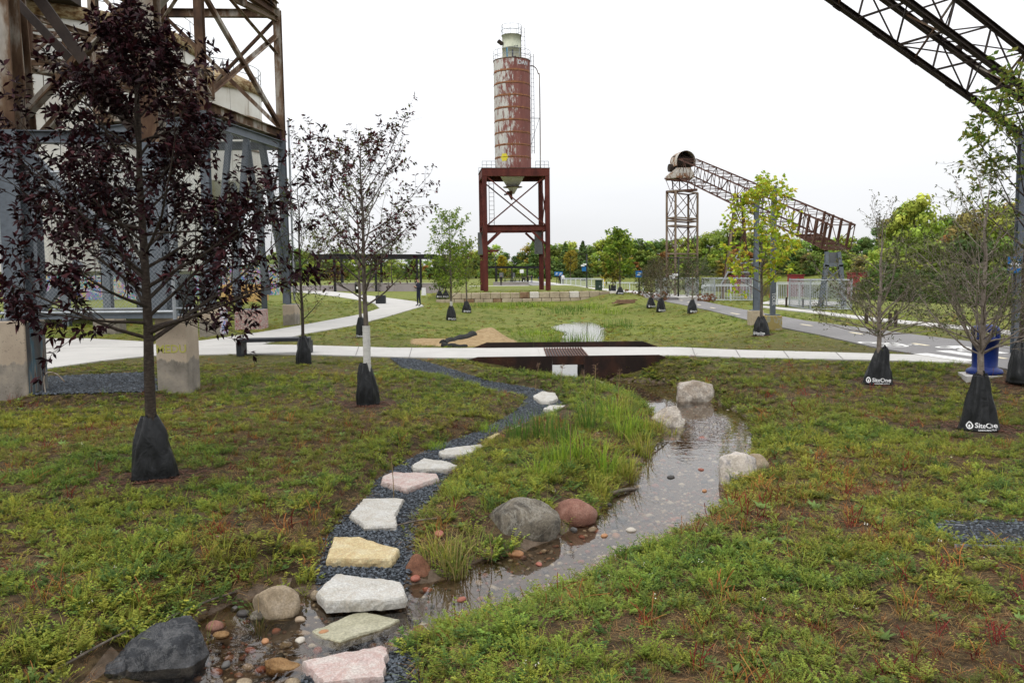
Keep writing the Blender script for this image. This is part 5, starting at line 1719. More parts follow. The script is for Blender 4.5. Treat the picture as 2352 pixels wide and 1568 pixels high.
mb.build("cap_cylinder", M["silo_cap_paint"], silo, True)
mb = MB(); mb.bar((-rc, cy - 0.2, zs(104)), (-rc - 0.35, cy - 0.3, zs(97)), 0.3, 0.2); mb.build("spout", M["steel_dark"], silo)
def ring_rail(r_, z0, h, n, name, a0=0, a1=2 * math.pi):
    mb = MB()
    for k in range(n + 1):
        a = a0 + (a1 - a0) * k / n
        mb.tube([(r_ * math.cos(a), cy + r_ * math.sin(a), z0), (r_ * math.cos(a), cy + r_ * math.sin(a), z0 + h)], 0.018, 4)
    for f_ in (0.5, 1.0):
        mb.tube([(r_ * math.cos(a0 + (a1 - a0) * k / 32), cy + r_ * math.sin(a0 + (a1 - a0) * k / 32), z0 + h * f_) for k in range(33)], 0.018, 4)
    return mb.build(name, M["galvanized"], silo)
ring_rail(rb + 0.02, zb1, zs(122) - zs(145), 10, "roof_railing")
ring_rail(rc + 0.06, zc1, zs(60) - zs(83), 7, "cap_railing")
mb = MB()
for x0, x1 in ((-fw - 0.15, -rb - 0.1), (rb + 0.1, fw + 0.1)):
    for y in (-0.1, fd + 0.1):
        for k in range(4):
            x = x0 + (x1 - x0) * k / 3
            mb.tube([(x, y, z_top1), (x, y, z_top1 + 0.55)], 0.018, 4)
        for zz in (0.28, 0.55):
            mb.tube([(x0, y, z_top1 + zz), (x1, y, z_top1 + zz)], 0.018, 4)
mb.build("platform_railing", M["galvanized"], silo)
# pipe beside the body, with its strut, and the ladders
px_ = rb + 0.72
pts = [(rb * 0.9, cy - 0.1, zs(153)), (rb + 0.15, cy - 0.1, zs(152)), (rb + 0.45, cy - 0.1, zs(157)), (rb + 0.62, cy - 0.1, zs(170)), (px_, cy - 0.1, zs(190)), (px_, cy - 0.1, z_top1)]
mb = MB(); mb.tube(ospline(pts, 5), 0.04, 8); mb.build("vent_pipe", M["steel_rust_brown"], silo, True)
smem("pipe_strut", (rb, cy - 0.1, zs(272)), (px_, cy - 0.1, zs(272)), 0.04, mat="steel_dark")
smem("pipe_strut", (rb, cy - 0.1, zs(333)), (px_ - 0.06, cy - 0.1, zs(273)), 0.03, mat="steel_dark")
def ladder(x, y, z0, z1, name, w=0.32):
    mb = MB()
    for s in (-1, 1):
        mb.tube([(x + s * w / 2, y, z0), (x + s * w / 2, y, z1)], 0.02, 4)
    z = z0 + 0.2
    while z < z1:
        mb.tube([(x - w / 2, y, z), (x + w / 2, y, z)], 0.012, 4); z += 0.32
    mb.build(name, M["steel_dark"], silo)
ladder(rb + 0.12, cy - 0.5, zs(355), zb1 + 0.5, "ladder", 0.2)
ladder(rc + 0.12, cy - 0.4, zb1, zc1 + 0.5, "ladder", 0.3)
ladder(-fw + 0.55, 0.3, z_mid1, z_top0, "ladder", 0.36)
# paint marks wrapped on the body
def wrap(me, cx_, cz, r_, name, mat):
    co = np.zeros(len(me.vertices) * 3, dtype=np.float32); me.vertices.foreach_get("co", co); co = co.reshape(-1, 3)
    a = -math.pi / 2 + (co[:, 0] + cx_) / r_
    out = np.stack([(r_ + 0.012) * np.cos(a), cy + (r_ + 0.012) * np.sin(a), cz + co[:, 1]], 1)
    me.vertices.foreach_set("co", out.astype(np.float32).ravel()); me.update()
    return link(name, me, M[mat], silo)
wrap(font_mesh("DAN", 0.42, 0.012), 0.78, zs(153), rb, "painted_letters", "graffiti_white")
for k_, (sx_, sz_, w_, h_, mt_) in enumerate(((-.42, 128, .12, .95, "graffiti_blue"), (.0, 131, .1, .8, "graffiti_dark"), (.16, 135, .22, .1, "graffiti_dark"), (.3, 112, .3, .22, "graffiti_dark"))):
    m9 = MB(); m9.add([(-w_ / 2, -h_ / 2, 0), (w_ / 2, -h_ / 2 + .1 * (k_ % 2), 0), (w_ * .4, h_ / 2, 0), (-w_ * .6, h_ / 2 - .05, 0)], [(0, 1, 2, 3)])
    wrap(m9.mesh("paint_stroke"), sx_, zs(sz_), rc, "paint_stroke", mt_)
mb = MB()
for k in range(6):
    a = k * math.pi / 3
    c = (0.19 * math.cos(a), 0.19 * math.sin(a))
    mb.add([(c[0] + 0.13 * math.cos(b * math.pi / 5), c[1] + 0.13 * math.sin(b * math.pi / 5), 0.001 * k) for b in range(10)], [tuple(range(10))])
mb.add([(0.2 * math.cos(b * math.pi / 5), 0.2 * math.sin(b * math.pi / 5), 0) for b in range(10)], [tuple(range(10))])
wrap(mb.mesh("painted_flower"), -0.83, zs(366), rb, "painted_flower", "graffiti_yellow")

# ---- inclined conveyor gallery with its towers ------------------------------------------
CV_A = P(1573, 405, 58.0)          # head end, bottom of the gallery
CV_B = P(1925, 573, 40.0)          # tail end
ax = (CV_B - CV_A)
cvside = Vector((-ax.y, ax.x, 0)).normalized()
cvup = ax.cross(cvside).normalized()
if cvup.z < 0: cvup.negate()
conv = thing("conveyor_gallery", (P(1565, 690, 58).x, 58, 0), "long inclined rusty conveyor truss running from a lattice tower down to grey legs", "conveyor")
cpt = box_truss(conv, CV_A, CV_B, cvside, cvup, 1.3, 1.2, 17, 0.075, 0.036, "steel_conveyor")
# head drum hood
hd = P(1567, 372, 58.2)
Mx = Matrix(((cvside.x, ax.normalized().x, 0), (cvside.y, ax.normalized().y, 0), (0, 0, 1))).to_3x3()
adir = Vector((ax.x, ax.y, 0)).normalized()
def arch(parent, c, r_, length, z_leg, mat, name, thick=0.03):
    mb = MB()
    n = 16
    prof = [(-r_, -z_leg)] + [(r_ * math.cos(math.pi - math.pi * k / n), r_ * math.sin(math.pi * k / n)) for k in range(n + 1)] + [(r_, -z_leg)]
    for s in (0, 1):
        for sgn in (1,):
            for a, b in prof:
                p = c + cvside * a + adir * (s * length) + Vector((0, 0, b)); mb.v.append(tuple(p))
    m_ = len(prof)
    for i in range(m_ - 1):
        mb.f.append((i, i + 1, m_ + i + 1, m_ + i))
    mb.f.append(tuple(range(m_)))
    o = part(mb, name, M[mat], parent, True)
    return o
arch(conv, hd + adir * -0.55, 0.68, 1.25, 0.35, "hood_paint", "head_hood")
mb = MB(); mb.tube([hd - cvside * 0.6, hd + cvside * 0.6], 0.42, 16); part(mb, "head_drum", M["steel_dark"], conv)
mb = MB(); mb.tube([hd - cvside * 0.9 - adir * 0.2 + Vector((0, 0, -0.4)), hd - cvside * 0.5 - adir * 0.2 + Vector((0, 0, -0.4))], 0.28, 12); part(mb, "motor", M["steel_dark"], conv)
mb = MB(); mb.box(hd + Vector((-0.1, 0, -0.9)), (0.9, 0.8, 0.8)); part(mb, "gearbox", M["steel_conveyor"], conv)
# chute and bin under the head
cz = P(1565, 411, 58).z; ct = P(1565, 395, 58).z
mb = MB()
a0, a1 = P(1534, 412, 58.3), P(1588, 412, 58.3)
b0, b1 = P(1549, 389, 58.3), P(1580, 389, 58.3)
for (l, r_, z) in ((a0.x, a1.x, a0.z), (a0.x, a1.x, a0.z + 0.28), (b0.x, b1.x, b0.z)):
    for y in (57.4, 59.2):
        mb.v.append((l, y, z)); mb.v.append((r_, y, z))
for i in (0, 4):
    mb.f += [(i, i + 1, i + 5, i + 4), (i + 1, i + 3, i + 7, i + 5), (i + 3, i + 2, i + 6, i + 7), (i + 2, i, i + 4, i + 6)]
mb.f += [(0, 2, 3, 1), (8, 9, 11, 10)]
part(mb, "chute", M["hood_paint"], conv)
mem(conv, "catwalk", P(1526, 410, 57.4), P(1592, 420, 57.4), 0.12, 0.08, "steel_conveyor")
for a_, b_ in ((1544, 437), (1560, 437), (1578, 437), (1594, 437)):
    mem(conv, "strut", P(a_, 412, 58), P(a_ + 2, b_, 58), 0.07, 0.07, "steel_conveyor")
for a_, b_ in ((1541, 1560), (1560, 1541), (1560, 1592), (1592, 1560)):
    mem(conv, "strut", P(a_, 414, 58), P(b_, 436, 58), 0.04, 0.04, "steel_conveyor")
mem(conv, "outrigger", P(1529, 412, 57.5), P(1540, 440, 57.5), 0.03, 0.03, "steel_conveyor")
# lattice tower (four columns, seen at an angle)
tw = [P(1531, 690, 57), P(1551, 690, 56), P(1601, 690, 58), P(1580, 690, 59.3)]
TZ = P(1565, 442, 57.5).z
cols_ = [Vector((p.x, p.y, 0)) for p in tw]
lev = [P(1565, y, 57.5).z for y in (628, 592, 583, 520, 508, 502, 442)]
for k, p in enumerate(cols_):
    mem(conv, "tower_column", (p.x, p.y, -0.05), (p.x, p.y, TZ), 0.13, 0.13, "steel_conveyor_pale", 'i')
for k in range(4):
    p, q = cols_[k], cols_[(k + 1) % 4]
    for z in lev:
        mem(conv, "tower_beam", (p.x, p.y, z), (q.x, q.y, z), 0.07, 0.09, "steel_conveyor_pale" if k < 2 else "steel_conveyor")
    for z0, z1 in ((lev[0], lev[1]), (lev[2], lev[3]), (lev[5], lev[6]), (0.2, lev[0])):
        mem(conv, "tower_brace", (p.x, p.y, z0), (q.x, q.y, z1), 0.035, 0.035, "steel_conveyor")
        mem(conv, "tower_brace", (p.x, p.y, z1), (q.x, q.y, z0), 0.035, 0.035, "steel_conveyor")
mem(conv, "top_frame", P(1530, 441, 57), P(1601, 436, 57), 0.3, 0.16, "steel_conveyor")
# middle trestle
tt = [P(1688, 470, 52.5), P(1706, 470, 52.5)]
tb = [P(1660, 692, 52.5), P(1722, 692, 52.5)]
for i in (0, 1):
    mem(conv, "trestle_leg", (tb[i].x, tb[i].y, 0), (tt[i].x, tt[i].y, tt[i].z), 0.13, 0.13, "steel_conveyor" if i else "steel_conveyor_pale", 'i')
    mem(conv, "trestle_leg", (tb[i].x + 0.3, tb[i].y + 1.6, 0), (tt[i].x + 0.2, tt[i].y + 0.9, tt[i].z), 0.11, 0.11, "steel_conveyor", 'i')
def tl(i, y):
    t = (y - 470) / (692 - 470)
    return tt[i].lerp(tb[i], t)
for y in (472, 528, 566):
    mem(conv, "trestle_beam", tl(0, y), tl(1, y), 0.12, 0.14, "steel_conveyor")
for y0, y1 in ((475, 526), (530, 640)):
    mem(conv, "trestle_brace", tl(0, y0), tl(1, y1), 0.05, 0.05, "steel_conveyor")
    mem(conv, "trestle_brace", tl(1, y0), tl(0, y1), 0.05, 0.05, "steel_conveyor")
for a_ in (1686, 1694, 1702, 1710):
    mem(conv, "saddle_post", P(a_, 448, 52.6), P(a_, 470, 52.6), 0.1, 0.1, "steel_conveyor")
# tail: heavy end frames and grey legs
for f_ in (0.86, 0.9, 0.94, 0.98):
    for a_ in (-1, 1):
        mem(conv, "end_frame", cpt(f_, a_, -0.05), cpt(f_, a_, 1.05), 0.1, 0.1, "steel_conveyor")
    mem(conv, "end_frame", cpt(f_, -1, 0.0), cpt(f_, 1, 0.0), 0.16, 0.16, "steel_conveyor")
gt = [P(1899, 578, 39.7), P(1926, 578, 39.7)]
gm = [P(1898, 608, 39.7), P(1930, 608, 39.7)]
gb = [P(1884, 715, 39.7), P(1938, 715, 39.7)]
for i in (0, 1):
    mem(conv, "tail_leg", (gb[i].x, gb[i].y, 0), gm[i], 0.2, 0.2, "steel_grey_paint", 'i')
    mem(conv, "tail_leg", gm[i], gt[i], 0.16, 0.16, "steel_grey_paint", 'i')
mem(conv, "tail_beam", gm[0] - Vector((.1, 0, 0)), gm[1] + Vector((.1, 0, 0)), 0.2, 0.18, "steel_grey_paint")
mem(conv, "tail_brace", P(1893, 650, 39.6), P(1929, 618, 39.6), 0.05, 0.05, "steel_grey_paint")
mem(conv, "tail_brace", P(1930, 650, 39.6), P(1900, 618, 39.6), 0.05, 0.05, "steel_grey_paint")
mb = MB(); mb.box(P(1913, 592, 39.9), (0.35, 0.04, 0.5)); part(mb, "panel", M["grey_panel"], conv)
# stair-like mesh guard on the trestle
gtr = thing("mesh_guard", (tb[0].x, tb[0].y, 0), "sloping mesh-clad guard frame on the middle conveyor trestle", "guard frame")
for y0, xa in ((595, 1690), (604, 1683), (625, 1672), (640, 1662)):
    mem(gtr, "rail", P(xa, y0, 52), P(1740, y0, 52), 0.06, 0.06, "galvanized")
mem(gtr, "rail", P(1655, 655, 52), P(1708, 560, 52), 0.07, 0.07, "galvanized")
mem(gtr, "rail", P(1740, 594, 52), P(1740, 690, 52), 0.08, 0.08, "steel_grey_paint")
for xa, y0, y1 in ((1690, 597, 640), (1708, 597, 640), (1725, 597, 640)):
    p, q = P(xa, y0, 52), P(xa + 15, y0, 52)
    chain_link(gtr, (p.x, p.y), (q.x, q.y), P(xa, y1, 52).z, p.z, 0.09, 0.008)

# ---- fenced enclosures at the conveyor feet ---------------------------------------------
def enclosure(corners, z0, z1, label, pitch=0.1, wire=0.009, posts=None):
    c = corners
    o = thing("fence_enclosure", (c[0][0], c[0][1], z0), label, "fence", "chain-link enclosures at the conveyor feet")
    n = len(c)
    for i in range(n):
        a, b = c[i], c[(i + 1) % n]
        chain_link(o, a, b, z0 + 0.05, z1, pitch, wire)
        for z in (z0 + 0.06, z1):
            mem(o, "rail", (a[0], a[1], z), (b[0], b[1], z), 0.05, 0.05, "galvanized", 't')
        mem(o, "post", (a[0], a[1], z0 - 0.1), (a[0], a[1], z1 + 0.06), 0.08, 0.08, "galvanized", 't')
    return o
p0, p1 = P(1861, 716, 37.2), P(1955, 722, 37.2)
enclosure([(p0.x, p0.y), (p1.x, p1.y), (p1.x + 0.4, p1.y + 4), (p0.x + 0.4, p0.y + 4)], -0.05, P(1861, 644, 37.2).z, "square chain-link enclosure around the grey conveyor legs")
p0, p1 = P(1641, 688, 50), P(1741, 690, 49.5)
enclosure([(p0.x, p0.y), (p1.x, p1.y), (p1.x + 0.4, p1.y + 5), (p0.x + 0.4, p0.y + 5)], -0.02, P(1641, 640, 50).z, "chain-link enclosure under the conveyor's middle trestle")
p0, p1 = P(1530, 690, 55), P(1604, 690, 55)
enclosure([(p0.x, p0.y), (p1.x, p1.y), (p1.x + 0.2, p1.y + 5), (p0.x + 0.2, p0.y + 5)], -0.02, P(1530, 640, 55).z, "chain-link enclosure around the lattice tower's foot")

# ---- grey bents on plinths (supports of a removed conveyor) --------------------------------
b1, b2 = T(1740, 746), T(1780, 759)
bent = thing("steel_bent", (b1.x, b1.y, 0), "two grey steel posts joined at the top on concrete plinths by the bike path", "steel frame")
def plinth(parent, c, w, h, mat, name="plinth"):
    mb = MB(); mb.box((c.x, c.y, -0.2 + (h + 0.2) / 2), (w, w, h + 0.2)); o = part(mb, name, M[mat], parent)
    md = o.modifiers.new("bevel", 'BEVEL'); md.width = 0.02; md.segments = 2
    return o
h1 = P(1740, 714, b1.y).z; h2 = P(1780, 725, b2.y).z
plinth(bent, b1 + Vector((0, .25, 0)), px_size(30, b1.y), h1, "limestone_block")
plinth(bent, b2 + Vector((0, .25, 0)), px_size(35, b2.y), h2, "pier_yellow")
t1, t2 = P(1738, 440, b1.y + .25), P(1772, 432, b2.y + .25)
mem(bent, "post", (b1.x, b1.y + .25, h1), (b1.x, b1.y + .25, t1.z), 0.15, 0.15, "steel_grey_paint", 'i')
mem(bent, "post", (b2.x, b2.y + .25, h2), (b2.x, b2.y + .25, t2.z + 0.06), 0.14, 0.14, "steel_grey_paint")
mem(bent, "top_beam", (b1.x - 0.1, b1.y + .25, t1.z), (b2.x, b2.y + .25, t2.z), 0.16, 0.14, "steel_grey_paint")
mem(bent, "raker", (b1.x + 0.12, b1.y + .3, h1 + 0.02), (b1.x + 0.5, b1.y + 1.2, 2.4), 0.07, 0.07, "steel_grey_paint")
for p, h_, w in ((b1, h1, .34), (b2, h2, .36)):
    mb = MB(); mb.box((p.x, p.y + .25, h_ + 0.015), (w, w, 0.03)); part(mb, "base_plate", M["steel_grey_paint"], bent)
me = font_mesh("TOUR", 0.14, 0.004); 
o = link("painted_letters", me, M["graffiti_white"], bent); o.matrix_parent_inverse = Matrix.Translation(bent.location).inverted()
o.location = (b2.x, b2.y + .25 - 0.078, h2 + 0.5); o.rotation_euler = (R(90), R(90), 0)

# ---- the overhead gallery near the camera -------------------------------------------------
OG_D = P(2322, 290, 17.0)
OG_C = P(1918, 6, 14.7)
oax = (OG_C - OG_D)
oside = Vector((-oax.y, oax.x, 0)).normalized()
if oside.y < 0: oside.negate()
oup = oax.normalized().cross(oside); 
if oup.z < 0: oup.negate()
OW, OH = 1.0, 0.62
og0 = OG_D - oax.normalized() * 7.0 - oside * OW / 2
og1 = OG_C + oax.normalized() * 9.0 - oside * OW / 2
gal = thing("overhead_gallery", (OG_D.x, OG_D.y, 0), "dark steel conveyor truss crossing high overhead on a grey post", "conveyor")
L_ = (og1 - og0).length
opt = box_truss(gal, og0, og1, oside, oup, OW, OH, int(L_ / 1.05), 0.10, 0.028, "steel_dark", kind='i')
for k in range(int(L_ / 1.05)):
    t = (k + 0.5) / int(L_ / 1.05)
    for a_ in (-1, 1):
        mb = MB(); mb.bar(opt(t, a_, -0.02) - oax.normalized() * 0.09, opt(t, a_, -0.02) + oax.normalized() * 0.09, 0.02, 0.16, oup); part(mb, "gusset", M["steel_dark"], gal)
        if k % 2:
            mem(gal, "tie", opt(t, a_, 0), opt(t + 0.5 / int(L_ / 1.05), -a_, 1), 0.03, 0.03, "steel_rust_brown")
        mb = MB(); mb.bar(opt(t, 1, 1.06) , opt(t, 1, 1.2), 0.12, 0.1); part(mb, "idler_bracket", M["steel_dark"], gal)
gpx = P(2332, 815, 17.2)
gtop = P(2328, 300, 17.2)
mem(gal, "support_post", (gpx.x, gpx.y, 0), (gpx.x, gpx.y, gtop.z), 0.15, 0.15, "steel_grey_paint", 'i')
mem(gal, "support_post", (gpx.x + 1.5, gpx.y + .4, 0), (gpx.x + 1.5, gpx.y + .4, gtop.z), 0.15, 0.15, "steel_grey_paint", 'i')
mem(gal, "support_beam", (gpx.x - .1, gpx.y, gtop.z - 0.2), (gpx.x + 1.6, gpx.y + .4, gtop.z - 0.2), 0.16, 0.16, "steel_grey_paint")
mem(gal, "support_brace", (gpx.x, gpx.y, 1.2), (gpx.x + 1.5, gpx.y + .4, 3.2), 0.08, 0.08, "steel_grey_paint")
# ------------------------------------------------------------------ the old works: piers, steel bents, tower and tanks
def pier(px0, px1, py_top, py_base, depth, label, z=-0.15, mat="pier_concrete", side_mat=None, rz=0.0, group="concrete piers under the old works"):
    c0 = G((px0 + px1) / 2, py_base, z)
    w = px_size(px1 - px0, c0.y)
    zt = P((px0 + px1) / 2, py_top, c0.y).z
    o = thing("concrete_pier", (c0.x, c0.y + depth / 2, z), label, "pier", group, rz)
    mb = MB(); mb.box((0, 0, (zt - z) / 2 - 0.15), (w, depth, zt - z + 0.3))
    b = mb.build("block", M[mat], o)
    md = b.modifiers.new("bevel", 'BEVEL'); md.width = 0.02; md.segments = 2
    if side_mat:
        mb = MB(); mb.box((w / 2 + 0.002, 0, (zt - z) / 2), (0.006, depth - 0.06, zt - z - 0.05)); mb.build("painted_side", M[side_mat], o)
    mb = MB(); mb.box((0, 0, zt - z + 0.012), (w * 0.75, min(depth, w) * 0.75, 0.024)); mb.build("base_plate", M["steel_grey_paint"], o)
    return o, Vector((c0.x, c0.y + depth / 2, zt))
pA, tA = pier(-60, 66, 738, 914, 0.62, "long concrete pier with a paint-streaked dark side beside the slate pad", -0.15, side_mat="pier_side_paint")
pB, tB = pier(362, 434, 727, 899, 0.55, "tan concrete pier with a yellow scrawl behind the large purple tree", -0.12)
pC, tC = pier(214, 266, 716, 764, 0.8, "low concrete pier topped with grey steel in the grass beyond the paths", 0.0)
pD, tD = pier(458, 505, 706, 770, 0.8, "rust-stained pier with red and blue graffiti on one side", 0.0, side_mat="pier_graffiti")
pE, tE = pier(539, 600, 712, 753, 0.9, "wide low pier covered in dark red scribbles", 0.0, mat="pier_graffiti_red")
pF, tF = pier(650, 678, 700, 745, 0.8, "small tan pier under the tower's farthest grey column", 0.0)
me = font_mesh("MEDU", 0.19, 0.004)
o = link("painted_letters", me, M["graffiti_olive"], pB, (0, -0.28, 0.72)); o.rotation_euler = (R(90), 0, 0)
mb = MB(); mb.add([(0.055 * math.cos(a), 0, 0.055 * math.sin(a)) for a in [k * math.pi / 8 for k in range(16)]], [tuple(range(16))])
o = mb.build("painted_dot", M["graffiti_dark"], pB, loc=(-0.06, -0.278, 1.13))
# bent reinforcing bar sticking out by the long pier
p = T(106, 905)
mb = MB(); mb.tube(ospline([(p.x, p.y, p.z - 0.05), (p.x - 0.02, p.y, p.z + 0.25), (p.x + 0.05, p.y, p.z + 0.36), (p.x + 0.2, p.y, p.z + 0.33), (p.x + 0.32, p.y, p.z + 0.2)], 5), 0.011, 6)
tag(mb.build("rebar", M["steel_rust_brown"], None, True), "bent rusty bar curling up beside the long concrete pier", "steel bar")

def two_tone(parent, x, y, z0, zsplit, z1, w, name="column"):
    """column painted grey below, bare rusty steel above"""
    o = mem(parent, name, (x, y, z0), (x, y, zsplit), w, w, "steel_grey_paint", 'i')
    mem(parent, name, (x, y, zsplit + 0.002), (x, y, z1), w, w, "steel_rust_brown", 'i')

# ---- front bent
fa = Vector((P(52, 735, 13.85).x, 13.85, tA.z)); fb = Vector((P(371, 726, 14.0).x, 14.0, tB.z))
works = thing("trestle_frame", (fa.x, fa.y, 0), "tall braced steel trestle, grey below and rusty above, on two near piers", "steel frame")
zs1 = P(50, 312, 14.3).z
ztp = 9.2
two_tone(works, fa.x, fa.y, tA.z + 0.03, zs1, ztp, 0.34)
two_tone(works, fb.x, fb.y, tB.z + 0.03, P(360, 330, 14.0).z, ztp, 0.32)
def lin(p, q, t):
    return Vector(p).lerp(Vector(q), t)
mem(works, "cross_beam", (fa.x - 1.2, fa.y - 0.1, zs1 - 0.08), (fb.x, fb.y, zs1 - 0.12), 0.2, 0.2, "steel_grey_paint", 'i')
mem(works, "cross_beam", (fa.x, fa.y + 0.2, zs1 - 0.95), (fb.x, fb.y + 0.2, zs1 - 0.98), 0.12, 0.14, "steel_grey_paint")
mem(works, "diagonal", (fa.x + 0.1, fa.y - 0.05, zs1 - 0.2), (fb.x - 0.1, fb.y - 0.05, tB.z + 0.55), 0.2, 0.2, "steel_grey_paint", 'i')
mem(works, "diagonal", (fb.x - 0.15, fb.y + 0.1, tB.z + 0.2), (fb.x - 1.0, fb.y + 0.1, tB.z + 1.0), 0.14, 0.14, "steel_grey_paint")
mem(works, "diagonal", (fa.x + 0.15, fa.y + 0.1, tA.z + 0.05), (fa.x + 0.95, fa.y + 0.1, tA.z + 0.95), 0.14, 0.14, "steel_grey_paint")
q1, q2 = P(24, 290, 14.2), P(300, -4, 14.1)
mem(works, "brace", q1, q1.lerp(q2, 1.35), 0.2, 0.16, "steel_rust_brown", 'L')
q1, q2 = P(66, 338, 14.4), P(285, 90, 14.4)
mem(works, "brace", q1, q1.lerp(q2, 1.6), 0.18, 0.14, "steel_rust_brown", 'L')
q1, q2 = P(322, 312, 14.0), P(95, -2, 14.2)
mem(works, "brace", q1, q1.lerp(q2, 1.3), 0.19, 0.16, "steel_dark", 'L')
q1, q2 = P(64, 350, 15.6), P(34, -2, 15.6)
mem(works, "back_column", (q1.x, q1.y, tA.z), q1, 0.26, 0.26, "steel_grey_paint", 'i')
mem(works, "back_column", q1, q1.lerp(q2, 1.4), 0.26, 0.26, "steel_rust_brown", 'i')
q1, q2 = P(330, 310, 14.6), P(38, 0, 15.4)
mem(works, "brace", q1, q1.lerp(q2, 1.2), 0.16, 0.14, "steel_dark", 'L')
q1, q2 = P(-30, 60, 14.0), P(240, -30, 14.0)
mem(works, "head_beam", (fa.x - 1, fa.y, 7.05), (fb.x + .3, fb.y, 7.1), 0.24, 0.26, "steel_rust_brown", 'i')

# ---- mesh guard hung between the front columns
guard = thing("chain_link_guard", (fa.x, fa.y - 0.3, tA.z), "chain-link guard in a pipe frame fixed around the trestle's grey legs", "fence")
gz0, gz1 = P(100, 718, 13.9).z, P(100, 398, 13.9).z
ga, gb_ = P(14, 720, 13.85), P(400, 700, 13.65)
for z in (gz0, gz1):
    mem(guard, "rail", (ga.x - 0.1, ga.y, z), (gb_.x, gb_.y, z), 0.05, 0.05, "galvanized", 't')
mem(guard, "rail", (ga.x, ga.y + 1.4, gz0), (gb_.x, gb_.y + 1.2, gz0), 0.05, 0.05, "galvanized", 't')
for x, y in ((ga.x, ga.y), (ga.x + 0.17, ga.y), (gb_.x, gb_.y)):
    mem(guard, "post", (x, y, gz0 - 0.18), (x, y, gz1 + 0.03), 0.06, 0.06, "galvanized", 't')
chain_link(guard, (ga.x, ga.y), (gb_.x, gb_.y), gz0, gz1, 0.05, 0.0035)
chain_link(guard, (ga.x, ga.y + 1.4), (gb_.x, gb_.y + 1.2), gz0, gz1, 0.05, 0.0035)
mem(guard, "floor_beam", (ga.x, ga.y + 0.06, gz0 - 0.07), (gb_.x, gb_.y + 0.06, gz0 - 0.07), 0.1, 0.08, "steel_grey_paint")

# ---- tower behind, with its platform
A = Vector((tD.x - 0.05, tD.y, 0)); B = Vector((tF.x - 0.15, tF.y, 0)); C = Vector((tC.x, tC.y, 0)); D = Vector((tE.x - 3.3, tE.y + 1.5, 0))
tower = thing("steel_tower", (A.x, A.y, 0), "open steel tower with a platform, braced rusty frames above grey legs", "steel tower")
zp = P(469, 244, A.y).z
zt = P(648, 22, B.y).z
for q, tz in ((A, tD.z), (B, tF.z), (C, tC.z), (D, 0.2)):
    two_tone(tower, q.x, q.y, tz + 0.03, zp - 0.15, zt + (0 if q is B else 3.0), 0.26)
def bay(p, q, z0, z1, w, mat, both=True):
    mem(tower, "brace", (p.x, p.y, z0), (q.x, q.y, z1), w, w, mat, 'L')
    if both:
        mem(tower, "brace", (q.x, q.y + 0.1, z0), (p.x, p.y + 0.1, z1), w, w, mat, 'L')
for p, q in ((A, B), (A, C), (B, D), (C, D)):
    mem(tower, "platform_beam", (p.x, p.y, zp), (q.x, q.y, zp), 0.26, 0.32, "steel_rust_brown", 'i')
    mem(tower, "grey_beam", (p.x, p.y, zp - 0.42), (q.x, q.y, zp - 0.42), 0.22, 0.3, "steel_grey_paint", 'i')
    mem(tower, "top_beam", (p.x, p.y, zt - 0.15), (q.x, q.y, zt - 0.15), 0.22, 0.28, "steel_rust_brown", 'i')
bay(A, B, zp + 0.2, zt - 0.9, 0.14, "steel_rust_brown")
bay(A, C, zp + 0.2, zt - 0.2, 0.14, "steel_rust_brown")
bay(B, D, zp + 0.2, zt - 0.2, 0.14, "steel_rust_brown")
mem(tower, "brace", (A.x, A.y, zt - 0.1), (B.x, B.y, zt - 1.6), 0.14, 0.14, "steel_rust_brown", 'L')
mem(tower, "rail_beam", (A.x, A.y, zt + 1.0), (B.x, B.y, zt + 0.1), 0.2, 0.24, "steel_rust_brown", 'i')
mem(tower, "rail_beam", (A.x - 0.4, A.y, zt - 0.6), (B.x, B.y, zt - 0.35), 0.16, 0.2, "steel_conveyor_pale", 'i')
mem(tower, "hanger", lin((A.x, A.y, zt + 1.0), (B.x, B.y, zt), 0.55), lin((A.x, A.y, zt - 0.3), (B.x, B.y, zt - 0.9), 0.55), 0.12, 0.12, "steel_rust_brown")
for s in (0.28, 0.72):
    m_ = A.lerp(B, s)
    mem(tower, "splay_leg", (m_.x, m_.y, tD.z + 0.3), (A.lerp(B, 0.5).x, A.lerp(B, 0.5).y, zp - 0.6), 0.18, 0.18, "steel_grey_paint", 'i')
mem(tower, "splay_leg", (B.x, B.y, 1.2), (B.x - 0.35, B.y - 1.3, zp - 0.6), 0.2, 0.2, "steel_grey_paint", 'i')
mem(tower, "splay_leg", (A.x + 0.1, A.y, 1.2), (A.x + 0.3, A.y + 1.5, zp - 0.6), 0.16, 0.16, "steel_grey_paint", 'i')
mem(tower, "brace", (B.x, B.y - .1, zp - 0.8), (A.lerp(B, .45).x, A.lerp(B, .45).y, 1.6), 0.1, 0.1, "steel_grey_paint", 'L')
mem(tower, "pipe_post", (B.x + 0.28, B.y, 0.9), (B.x + 0.28, B.y, zp + 0.5), 0.08, 0.08, "galvanized", 't')
chain_link(tower, (A.x + .2, A.y + .2), (B.x, B.y), 1.6, zp - 0.6, 0.07, 0.005)
chain_link(tower, (C.x, C.y), (A.x, A.y), 1.6, zp - 0.6, 0.07, 0.005)
for k in range(9):                                                    # platform planks
    a_, b_ = A.lerp(B, (k + 0.1) / 9), A.lerp(B, (k + 0.85) / 9)
    a2, b2_ = C.lerp(D, (k + 0.1) / 9), C.lerp(D, (k + 0.85) / 9)
    mb = MB(); mb.prism([(a_.x - .15, a_.y), (b_.x - .15, b_.y), (b2_.x, b2_.y), (a2.x, a2.y)], zp + 0.17, zp + 0.21); part(mb, "platform_plank", M["steel_dark"], tower)

